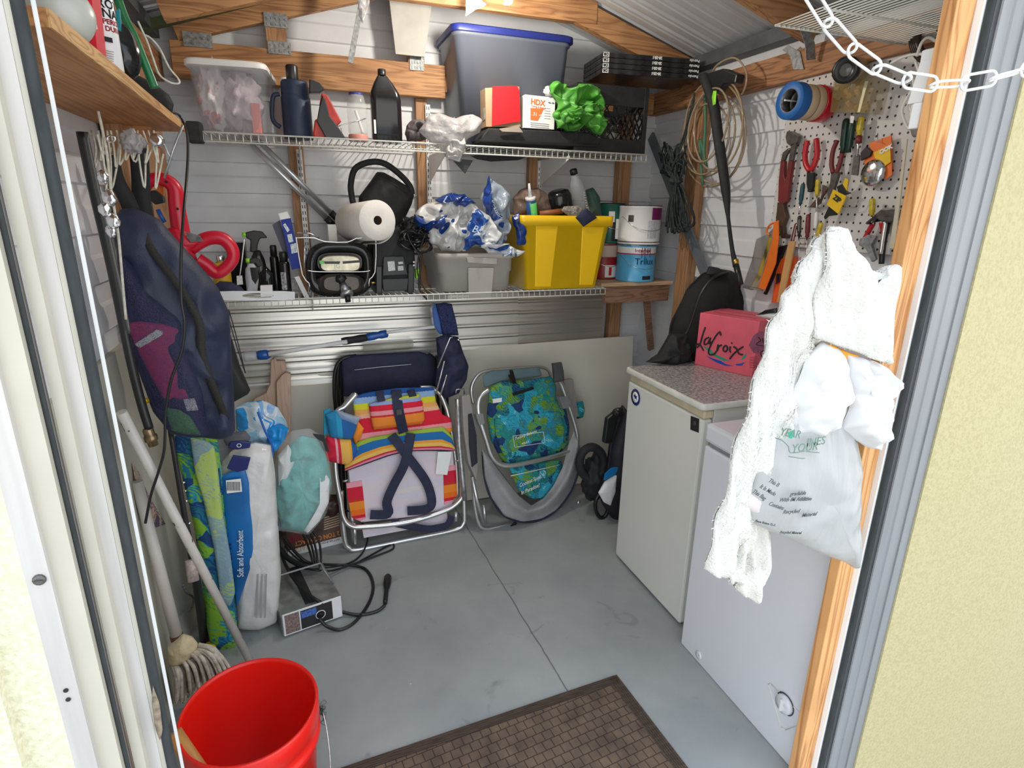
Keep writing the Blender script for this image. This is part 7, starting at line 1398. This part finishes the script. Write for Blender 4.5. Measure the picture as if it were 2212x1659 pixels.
MB().pp(FY(2.0), Q6([(945, 560), (1000, 560), (1000, 640), (945, 640)]), .01).build('orange_tag', M_or, label='small orange tag seen through the trimmer handle', cat='tag')

# ---------------------------------------------------------------- floor, left side
P = lambda x, y, z=0: pZ(x, y, z)
# bucket
c = V((-.207, 1.235, .006)); H = .365; axb = V((.02, -.05, 1)).normalized(); R0, R1 = .128, .148
t = thing('red_bucket', 'bright red plastic bucket on the floor in the doorway', 'bucket', c); M_bkt = mat('fire_red_plastic', (.80, .012, .006), .35, var=.04, vs=4, bs=.15, bsc=40)
MB().lathe([(R0 - .01, 0), (R0, .004), (R0 + (R1 - R0) * .7, H * .7), (R1 + .004, H * .72), (R1 + .004, H * .76), (R1, H * .77), (R1, H * .84), (R1 + .004, H * .85), (R1 + .004, H * .99), (R1 + .002, H), (R1 - .003, H), (R1 - .004, H * .97), (R0 - .004, .008), (.001, .008)], c, axb, 56).build('body', M_bkt, t)
b = MB(); b.tube([c + axb * H * .80 + V(q_) for q_ in ((R1 + .012, .0, 0), (R1 + .018, -.03, -.05), (R1 + .016, -.07, -.12), (R1 - .01, -.12, -.16), (.06, -.17, -.17), (-.06, -.17, -.15))], .0018, 6, res=5); b.build('bail_handle', M_galv, t)
MB().cyl(c + axb * .30 + V((-.15, -.035, .075)), c + axb * .02 + V((.02, -.20, .08)), .017, n=18).build('broom_stick', mat('amber_wood_handle', (.50, .24, .07), .4, var=.15), label='amber wooden broom stick resting across the near edge of the red bucket', cat='stick')
# speckled pole
M_chip = m = None
m, tt, bb_ = nt('chipped_white_paint'); n = N(tt, 'TexNoise', _Scale=38.0, _Detail=4.0); mp = coords(tt, 'Object', (1, 1, .6)); tt.links.new(mp, n.inputs['Vector']); tt.links.new(ramp(tt, n.outputs['Fac'], [(.335, (.06, .035, .03)), (.35, (.60, .56, .50)), (.7, (.66, .62, .56))]), bb_.inputs['Base Color']); bb_.inputs['Roughness'].default_value = .45; M_chip = m
MB().cyl(P(544, 1436, .01), pX(262, 890, -.44), .0125, n=16).build('painted_pole', M_chip, label='long pole of chipped white paint leaning from floor to left wall', cat='pole')
# mop
t = thing('string_mop', 'string mop with a cream cotton head behind the red bucket', 'mop', pY(420, 1480, 1.68)); f = FY(1.66)
a = f.px(386, 1392); MB().cyl(a, pX(296, 1040, -.47), .0165, .014, n=16).build('handle', mat('dusty_white_metal', (.56, .52, .46), .5, var=.08), t); d = (pX(296, 1040, -.47) - a).normalized(); MB().cyl(a - d * .005, a + d * .035, .0172, n=14).build('rusty_socket', mat('rusty_brown', (.14, .045, .03), .8, var=.5, vs=60), t)
M_mop = mat('mop_cotton', (.64, .57, .46), .95, var=.2, vs=60, bs=.6, bsc=200); M_mopy = mat('yellowed_band', (.68, .55, .33), .9, var=.15, vs=40, bs=.5, bsc=150)
MB().pillow(f, [(362, 1396), (380, 1380), (395, 1370), (415, 1376), (428, 1392), (424, 1412), (405, 1426), (380, 1436), (364, 1428)], .04, c=.01, amp=.004, freq=40).build('band', M_mopy, t)
rnd = random.Random(2); b = MB()
for i in range(64):
    u_ = i / 63; a0 = (368 + 62 * u_, 1432 - 40 * u_ ** 1.3 + rnd.uniform(-3, 3)); e0 = (378 + 116 * u_ + rnd.uniform(-5, 5), 1512 - 68 * u_ + rnd.uniform(-6, 6)); cc = rnd.uniform(-.03, .05)
    mid = ((a0[0] + e0[0]) / 2 + 6, (a0[1] + e0[1]) / 2 - 12 + rnd.uniform(-4, 4)); b.tube([f.px(*a0, .01), f.px(*mid, cc + .02), f.px(*e0, cc), f.px(e0[0] + rnd.uniform(-3, 2), e0[1] + 6, cc)], [.0045, .0055, .005, .0035], 6, res=4)
b.build('strings', M_mop, t); MB().pillow(f, [(368, 1430), (425, 1395), (470, 1420), (488, 1445), (440, 1480), (385, 1508)], .035, c=-.02).build('string_core', M_mop, t)
# black rod, patterned sleeve, packets
t = thing('fishing_rod', 'black rod with pale flecks leaning against the left wall', 'rod', P(440, 1390)); b = MB(); b.tube([pX(368, 930, -.40), pX(398, 1110, -.40), pX(425, 1260, -.40), P(442, 1385, .01)], [.007, .008, .013, .015], 10, res=5); b.build('rod', mat('flecked_black', (.018, .018, .02), .4, var=.2), t); b = MB()
for x, y in ((392, 1042), (396, 1060), (398, 1082), (404, 1130)): b.blob(pX(x + 4, y, -.392), (.006, .006, .004), .3, 8, x, sub=2)
b.build('rod_guide', M_chrome, t); MB().cyl(pX(412, 1210, -.395), pX(418, 1255, -.392), .0165, n=12).build('pale_tape', mat('pale_grip_tape', (.55, .46, .42), .6, var=.3, vs=90), t)
M_umb = patches('leaf_print', [(0, (.008, .05, .17)), (.32, (.01, .13, .30)), (.40, (.02, .30, .38)), (.46, (.22, .45, .03)), (.58, (.10, .32, .05)), (.64, (.01, .16, .24)), (.75, (.008, .06, .2))], 15, 3.0)
f = FY(1.93); t = thing('umbrella_sleeve', 'tall umbrella sleeve in blue and lime leaf print standing by the left wall', 'umbrella', f.px(470, 1400)); MB().pillow(f, [(376, 942), (398, 936), (470, 950), (478, 1000), (486, 1100), (500, 1220), (512, 1330), (510, 1400), (485, 1404), (458, 1398), (446, 1340), (436, 1240), (420, 1130), (396, 1030)], .05, amp=.004, pw=.35, folds=.3).build('sleeve', M_umb, t)
MB().pillow(f, [(412, 946), (440, 950), (462, 962), (470, 1010), (480, 1100), (498, 1200), (508, 1280), (498, 1310), (478, 1300), (462, 1180), (440, 1080), (420, 1010)], .02, c=.045, pw=.3, amp=.003).build('mesh_window', patches('faded_leaf_mesh', [(0, (.22, .34, .40)), (.36, (.26, .38, .38)), (.44, (.42, .55, .14)), (.58, (.33, .46, .30)), (.66, (.22, .33, .42))], 15, 3.0), t)
MB().blob(f.px(455, 1395, .02), (.02, .02, .012), .2, 6).build('yellow_tip', M_yp, t)
f = FY(2.0); t = thing('toilet_paper_pack', 'tall plastic pack of paper rolls with a deep blue label', 'paper pack', f.px(555, 1345)); M_pk = mat('white_film_pack', (.70, .68, .65), .22, var=.06, vs=14, bs=.9, bsc=26)
MB().pillow(f, [(478, 1000), (500, 975), (545, 955), (585, 962), (594, 1020), (600, 1120), (607, 1240), (600, 1335), (562, 1352), (514, 1350), (506, 1240), (492, 1130), (478, 1070)], .08, amp=.008, freq=16, folds=.7, pw=.25, seg=100).build('pack', M_pk, t)
MB().pillow(f, [(476, 1030), (500, 1018), (528, 1008), (538, 1040), (540, 1085), (546, 1140), (547, 1185), (540, 1230), (520, 1290), (512, 1312), (502, 1250), (494, 1180), (484, 1090)], .012, c=.075, pw=.25, amp=.001).build('blue_label', mat('azure_label', (.012, .15, .42), .3, var=.35, vs=5), t)
ft = Fr(f.px(500, 1100, .096), (1, 0, 0), (0, 0, 1)); text('Soft and Absorbent', ft, 526, 1246, .020, M_inkw, t, c=0, rot=1.47, sx=.8); text('COTTONELLE'[:0] or 'Northern', ft, 505, 1290, .038, mat('royal_navy_ink', (.01, .02, .15), .4), t, c=-.001, rot=1.50, bold=.001)
MB().pp(ft, [(488, 1038), (520, 1034), (523, 1062), (490, 1066)], .001, .002).build('barcode_patch', M_paper, t); b = MB()
for i in range(9): b.pp(ft, [(490.5 + i * 3.3, 1041), (492 + i * 3.3, 1041), (492 + i * 3.3, 1060), (490.5 + i * 3.3, 1060)], .0005, .0032)
b.build('barcode_lines', M_ink, t); b = MB()
for i in range(3): b.pp(ft, [(556 + i * 9, 1240), (559 + i * 9, 1240), (556 + i * 9, 1335), (552 + i * 9, 1335)], .0005, -.012)
b.build('side_print', MATS['grey_print'], t)
MB().pp(FY(1.91), [(490, 1012), (503, 985), (541, 990), (534, 1015), (512, 1020)], .01).build('navy_tab', M_nb, label='navy hanging tab on top of the paper roll pack', cat='tab', bev=.001)
f = FY(1.97); t = thing('flip_flops', 'dark flip-flop with a navy strap above the paper roll pack', 'sandal', f.px(515, 965)); MB().pillow(f, [(482, 948), (500, 935), (530, 930), (542, 945), (535, 958), (505, 965), (488, 962)], .016).build('sole', mat('grey_foam_sole', (.10, .10, .11), .7), t); MB().pp(f, [(497, 955), (520, 953), (542, 956), (540, 968), (512, 972), (492, 968)], .012, .022).build('strap', M_nb, t, bev=.003); text('O', f, 511, 967, .014, M_inkw, t, c=.024)
f = FY(2.12); t = thing('blue_clear_bag', 'clear and sky blue plastic bag with a royal blue drawstring', 'bag', f.px(570, 975)); MB().pillow(f, [(508, 880), (530, 870), (565, 865), (600, 880), (618, 910), (624, 930), (605, 955), (592, 972), (570, 960), (540, 975), (512, 960)], .06, amp=.025, freq=16, folds=1, seed=5, seg=90).build('body', patches('sky_film', [(0, (.30, .52, .68)), (.40, (.55, .66, .72)), (.5, (.03, .30, .68)), (.60, (.70, .73, .74))], 6, 2, .18, wave=False), t)
MB().pillow(f, [(540, 872), (575, 866), (605, 885), (598, 905), (560, 900)], .03, c=.05, amp=.015, freq=26, folds=1).build('clear_top', M_film, t); MB().pillow(f, [(570, 925), (605, 915), (624, 925), (615, 950), (595, 975), (578, 965)], .03, c=.05, amp=.018, freq=24, folds=1).build('blue_fold', mat('vivid_sky_blue', (.01, .27, .68), .3), t)
MB().tube([f.px(x, y, c_) for x, y, c_ in ((557, 890, .09), (572, 930, .10), (588, 965, .10), (586, 1010, .12), (582, 1060, .13), (594, 1110, .13), (600, 1135, .13))], .0036, 8, res=6).build('drawstring', mat('royal_blue_cord', (.01, .09, .42), .5), t)
f = FY(2.22); t = thing('teal_slipper_bag', 'clear bag holding teal and white slippers beside the striped chair', 'bag', f.px(650, 1145)); M_teals = mat('aqua_terry', (.14, .48, .44), .8, var=.2, vs=22, bs=.5, bsc=150)
MB().pillow(f, [(600, 1015), (628, 960), (650, 940), (692, 950), (704, 985), (716, 1040), (706, 1092), (662, 1150), (608, 1140), (596, 1080)], .05, amp=.02, freq=20, folds=1.1, seed=2, seg=90).build('teal_slipper', M_teals, t)
MB().pillow(f, [(690, 1005), (712, 1035), (710, 1085), (690, 1125), (664, 1152), (655, 1145), (684, 1100), (694, 1050)], .03, c=.028).build('white_sole', M_paper, t)
MB().pillow(f, [(590, 1020), (600, 970), (630, 930), (668, 925), (700, 945), (712, 1000), (718, 1050), (705, 1110), (668, 1155), (600, 1145), (590, 1080)], .065, c=.01, amp=.01, freq=14, folds=.8, seed=8).build('film', M_film, t)
MB().pillow(f, [(600, 985), (622, 960), (640, 990), (622, 1030), (602, 1050)], .03, c=.02, amp=.01, folds=.6).build('white_slipper', M_paper, t)
MB().pp(f, [(676, 938), (700, 942), (712, 975), (700, 975), (690, 955)], .01, .03).build('black_tag', M_black, t)
# jack carton, printed upside down
fj = Fr(pZ(622, 1203, .0), (P(742, 1172) - P(622, 1203)), (0, .12, 1)); t = thing('jack_carton', 'brown carton of a compact jack printed upside down, by the striped chair foot', 'carton', fj.o)
q_ = [(616, 1140), (735, 1100), (742, 1166), (622, 1196)]; MB().pp(fj, q_, .18).build('body', mat('umber_print_card', (.085, .045, .03), .5, var=.6, vs=10), t, bev=.001)
MB().pp(fj, [(622, 1190), (742, 1158), (742, 1172), (622, 1203)], .17, .001).build('white_band', M_paper, t); text('2 TON COMPACT', fj, 733, 1147, .022, mat('burnt_orange_ink', (.75, .25, .05), .5), t, flip=True, rot=.0, sx=.8, shear=-.1, c=.0015, bold=.0006); text('JACK', fj, 664, 1178, .020, mat('tan_ink', (.66, .48, .30), .5), t, flip=True, c=.0015, bold=.0006); text('PITTSBURGH', fj, 733, 1162, .010, MATS['rusty_brown'], t, flip=True, c=.0025)
MB().pp(fj, [(622, 1158), (650, 1148), (655, 1165), (626, 1176)], .001, .001).build('red_picture', MATS['maroon_grip'], t); b = MB()
for i in range(6): b.pp(fj, [(700, 1118 + i * 5), (733, 1108 + i * 5), (733, 1110 + i * 5), (700, 1120 + i * 5)], .0006, .001)
b.build('small_print', MATS['tan_ink'], t)
MB().blob(pY(715, 1092, 2.45), (.05, .04, .05), .2, 7, 3).build('dark_shoe', mat('dark_brown_leather', (.045, .02, .014), .4), label='dark brown shoe heel standing on the jack carton', cat='shoe')
# battery charger
a, e = P(612, 1378), P(742, 1332); uu = (e - a).normalized(); fcg = Fr(a, uu, (0, 0, 1)); W_ = (e - a).length; Hc = .085; bk = V((-uu.y, uu.x, 0)); D_ = .30
t = thing('battery_charger', 'scuffed grey battery charger with carry handle and black cable on the floor', 'battery charger', (a + e) / 2)
b = MB(); b.fbox(fcg, 0, W_, .004, Hc, -D_, 0); b.build('case', mat('scuffed_grey_case', (.30, .30, .285), .35, .4, var=.35, vs=20), t, bev=.004)
MB().fbox(fcg, W_ * .42, W_ * .58, Hc, Hc + .002, -D_ + .01, -.03).build('black_band', M_blackm, t)
MB().fbox(fcg, .004, W_ - .004, .006, Hc + .012, .001, .003).build('face_plate', M_white, t, bev=.002); MB().fbox(fcg, W_ * .30, W_ * .82, .012, Hc + .004, .003, .004).build('black_panel', M_ink, t); MB().fbox(fcg, W_ * .05, W_ * .28, .012, Hc + .006, .003, .004).build('fine_print_panel', mat('brown_print_panel', (.22, .16, .14), .6, var=.6, vs=200), t); MB().fbox(fcg, W_ * .31, W_ * .56, Hc - .028, Hc, .004, .0045).build('blue_print', mat('blue_print', (.06, .14, .42), .5, var=.6, vs=200), t)
dc = fcg.P(W_ * .62, Hc * .55, .004); b = MB(); b.tube([dc + fcg.u * .017 * math.cos(a_) + fcg.v * .017 * math.sin(a_) for a_ in [2 * PI * k / 20 for k in range(20)]], .0016, 6, closed=True); b.build('dial_ring', M_inkw, t); MB().lathe([(.012, 0), (.010, .008)], dc, fcg.n, 16).build('cable_gland', M_black, t)
b = MB(); hz = Hc; b.tube([fcg.P(W_ * .02, hz, -.10), fcg.P(W_ * .10, hz + .05, -.13), fcg.P(W_ * .12, hz + .075, -.15), fcg.P(W_ * .85, hz + .075, -.15), fcg.P(W_ * .88, hz + .05, -.13), fcg.P(W_ * .99, hz + .0, -.10)], .0035, 8); b.build('handle', M_alu, t)
cb = MB(); R_ = .0064
pth = lambda L: [pZ(x, y, z) for x, y, z in L]
cb.tube(pth([(690, 1336, .05), (705, 1352, .02), (735, 1360, .006), (768, 1342, .006), (798, 1300, .006), (806, 1262, .006), (792, 1232, .006), (765, 1222, .012), (715, 1220, .03), (668, 1216, .10), (640, 1195, .14), (616, 1165, .18)]), R_, 8, res=8)
cb.tube(pth([(831, 1308, .015), (810, 1322, .006), (770, 1328, .008), (728, 1318, .03), (690, 1300, .095), (652, 1272, .11), (622, 1230, .12), (606, 1190, .14), (600, 1150, .18), (600, 1118, .22)]), R_, 8, res=8)
cb.tube(pth([(602, 1150, .2), (612, 1128, .2), (645, 1108, .2), (700, 1096, .2), (752, 1104, .16), (786, 1135, .08), (794, 1165, .03), (782, 1195, .01), (755, 1216, .01), (700, 1226, .05), (650, 1212, .1), (615, 1180, .15)]), .0038, 8, res=8)
cb.tube(pth([(760, 1222, .01), (800, 1200, .006), (840, 1178, .006), (850, 1176, .006), (848, 1186, .006), (820, 1198, .006), (770, 1216, .012), (720, 1232, .03), (690, 1232, .09), (660, 1228, .1)]), .0042, 8, res=8)
for dx in (0, 10, 20, 34): cb.tube(pth([(604, 1160 + dx * .3, .18), (606 + dx * .2, 1112, .22), (622 + dx * .3, 1104, .22), (640 + dx, 1130 + dx * .5, .2), (662 + dx * .8, 1170, .16), (676 + dx * .5, 1215, .12), (682, 1228, .1)]), .0045, 8, res=8)
cb.tube(pth([(604, 1185, .16), (625, 1208, .13), (660, 1224, .12), (690, 1224, .11)]), .011, 8, res=6)
cb.build('cable', M_black, t); a_, e_ = pZ(832, 1304, .015), pZ(838, 1243, .018); L = (e_ - a_).length
MB().lathe([(.007, 0), (.009, L * .1), (.0085, L * .5), (.012, L * .55), (.016, L * .7), (.016, L * .92), (.010, L)], a_, e_ - a_, 14).build('connector', M_black, t)
# patterned cloth on the left wall, wire hook
MB().pp(FXl(-.475), [(288, 1000), (300, 1020), (320, 1068), (358, 1132), (318, 1146), (300, 1090)], .002).build('patterned_cloth', patches('paisley_print', [(0, (.10, .07, .12)), (.4, (.45, .28, .20)), (.5, (.14, .09, .16)), (.6, (.50, .36, .26)), (.7, (.30, .08, .06))], 18, 3), label='corner of a paisley patterned cloth against the left wall panel', cat='cloth')
f = FXl(-.46); MB().tube(cs(f, [(395, 1262), (402, 1278), (418, 1292), (412, 1316), (392, 1325), (386, 1342)]), .004, 7, res=5).build('grey_wire', M_galvd, label='bent grey wire sticking out of the left wall panel', cat='wire')
# door mat
a, e, g = P(1332, 1460), P(745, 1659), P(1485, 1659)
m, tt, bb_ = nt('brown_waffle_mat'); s = N(tt, 'TexBrick', offset=.5); s.inputs['Scale'].default_value = 17; s.inputs['Mortar Size'].default_value = .035; s.inputs['Mortar Smooth'].default_value = .6; s.inputs['Brick Width'].default_value = .5; s.inputs['Row Height'].default_value = .5; tt.links.new(coords(tt, 'Object', (1, 1, 1), (0, 0, -.12)), s.inputs['Vector'])
s.inputs['Color1'].default_value = (.14, .095, .066, 1); s.inputs['Color2'].default_value = (.16, .11, .075, 1); s.inputs['Mortar'].default_value = (.05, .033, .024, 1); n = N(tt, 'TexNoise', _Scale=14.0, _Detail=6.0); tt.links.new(tc_obj(tt), n.inputs['Vector'])
mx = N(tt, 'MixRGB', blend_type='MULTIPLY'); mx.inputs[0].default_value = 1; tt.links.new(s.outputs[0], mx.inputs[1]); tt.links.new(ramp(tt, n.outputs['Fac'], [(.3, (.62, .60, .6)), (.7, (1.25, 1.2, 1.1))]), mx.inputs[2]); tt.links.new(mx.outputs[0], bb_.inputs['Base Color']); bb_.inputs['Roughness'].default_value = .95; bump(tt, bb_, s.outputs['Fac'], -.8, .006); M_mat = m
M_bor = mat('brown_ribbed_border', (.085, .055, .038), .9, var=.35, vs=60, stretch=(.3, 3, 3), bs=.5, bsc=120)
d1 = (a - e).normalized(); d2 = (g - a).normalized(); d1p = d1; d2 = V((d1.y, -d1.x, 0)); L1 = .92; L2 = .50
def mq(u0, u1, v0, v1, z): return [a - d1 * u0 + d2 * v0 + V((0, 0, z)), a - d1 * u1 + d2 * v0 + V((0, 0, z)), a - d1 * u1 + d2 * v1 + V((0, 0, z)), a - d1 * u0 + d2 * v1 + V((0, 0, z))]
t = thing('door_mat', 'brown waffle-textured door mat lying crooked at the shed entrance', 'door mat', a - d1 * L1 / 2); MB().prism(mq(0, L1, 0, L2, .007), (0, 0, 1), .0065).build('border', M_bor, t, bev=.002); MB().prism(mq(.04, L1 - .04, .035, L2 - .04, .0095), (0, 0, 1), .003).build('waffle', M_mat, t, bev=.002)
b = MB()
for i in range(4): q = .008 + .007 * i; b.prism(mq(.006, L1 - .006, q, q + .003, .0088), (0, 0, 1), .002); b.prism(mq(q, q + .003, .006, L2 - .006, .0088), (0, 0, 1), .002)
b.build('ridges', M_bor, t)
# lint by the bucket
b = MB(); rnd = random.Random(12)
for i in range(30):
    x, y = 684 + rnd.uniform(-8, 14), 1535 + rnd.uniform(-25, 25); b.tube([pZ(x + rnd.uniform(-10, 10), y + rnd.uniform(-10, 10), .002 + .004 * rnd.random()) for _ in range(4)], .0005, 4, res=4)
b.build('lint', M_blackm, label='wisps of dark lint on the floor beside the red bucket', cat='lint', kind='stuff')

# pieces that belong to a part sit one level under it
SUBS = {'mini_fridge': {'sticker_centre': 'round_sticker', 'fish_print': 'round_sticker', 'badge_ring': 'badge', 'laminate_top': 'worktop_edge'}, 'chest_freezer': {'dial_grip': 'dial', 'dial_arc': 'dial', 'dial_marks': 'dial'},
        'battery_charger': {'black_panel': 'face_plate', 'fine_print_panel': 'face_plate', 'blue_print': 'face_plate', 'dial_ring': 'face_plate', 'cable_gland': 'face_plate'}, 'portable_grill': {'regulator': 'knob', 'regulator_cap': 'knob', 'lettering': 'front_panel'},
        'flat_carton': {'lettering': 'body'}, 'caulk_tube': {'nozzle': 'collar', 'tip': 'collar', 'green_stripe': 'body'}, 'water_jug': {}, 'toilet_paper_pack': {'lettering': 'blue_label', 'barcode_patch': 'blue_label', 'barcode_lines': 'blue_label'},
        'power_station': {'sticker': 'front_plate'}, 'beach_chair': {'arm_pad': 'armrest', 'buckle': 'head_pillow', 'badge_outline': 'back_pocket', 'canopy_hem': 'canopy', 'zip': 'lower_pocket', 'clear_flap': 'cup_pocket', 'orange_flap': 'cup_pocket'},
        'hedge_trimmer': {'trigger': 'rear_handle', 'grey_label': 'motor_body'}, 'claw_hammer': {'grip': 'shaft'}, 'nail_box': {'lettering': 'body'}, 'mesh_backpack': {'white_label': 'mesh_pocket'}, 'string_mop': {'rusty_socket': 'handle', 'string_core': 'strings'}, 'door_mat': {'ridges': 'border'},
        'soda_carton': {'green_swoosh': 'body', 'blue_swoosh': 'body', 'mauve_patch': 'body'}, 'telescopic_brush': {'bristles': 'head_spine'}, 'paint_can': {'bail': 'body'}, 'picture_hook_pack': {'yellow_panel': 'card', 'lettering': 'card', 'corner': 'card'}}
import re
for o in list(bpy.data.objects):
    if o.parent is None and 'category' in o:
        mp_ = SUBS.get(re.sub(r'\.\d+$', '', o.name))
        if mp_:
            ch = {}
            for k_ in o.children: ch.setdefault(re.sub(r'\.\d+$', '', k_.name), k_)
            for k_ in list(o.children):
                tgt = mp_.get(re.sub(r'\.\d+$', '', k_.name))
                if tgt and tgt in ch and ch[tgt] is not k_: k_.parent = ch[tgt]
for o in bpy.data.objects:
    if '_w' in o: del o['_w']
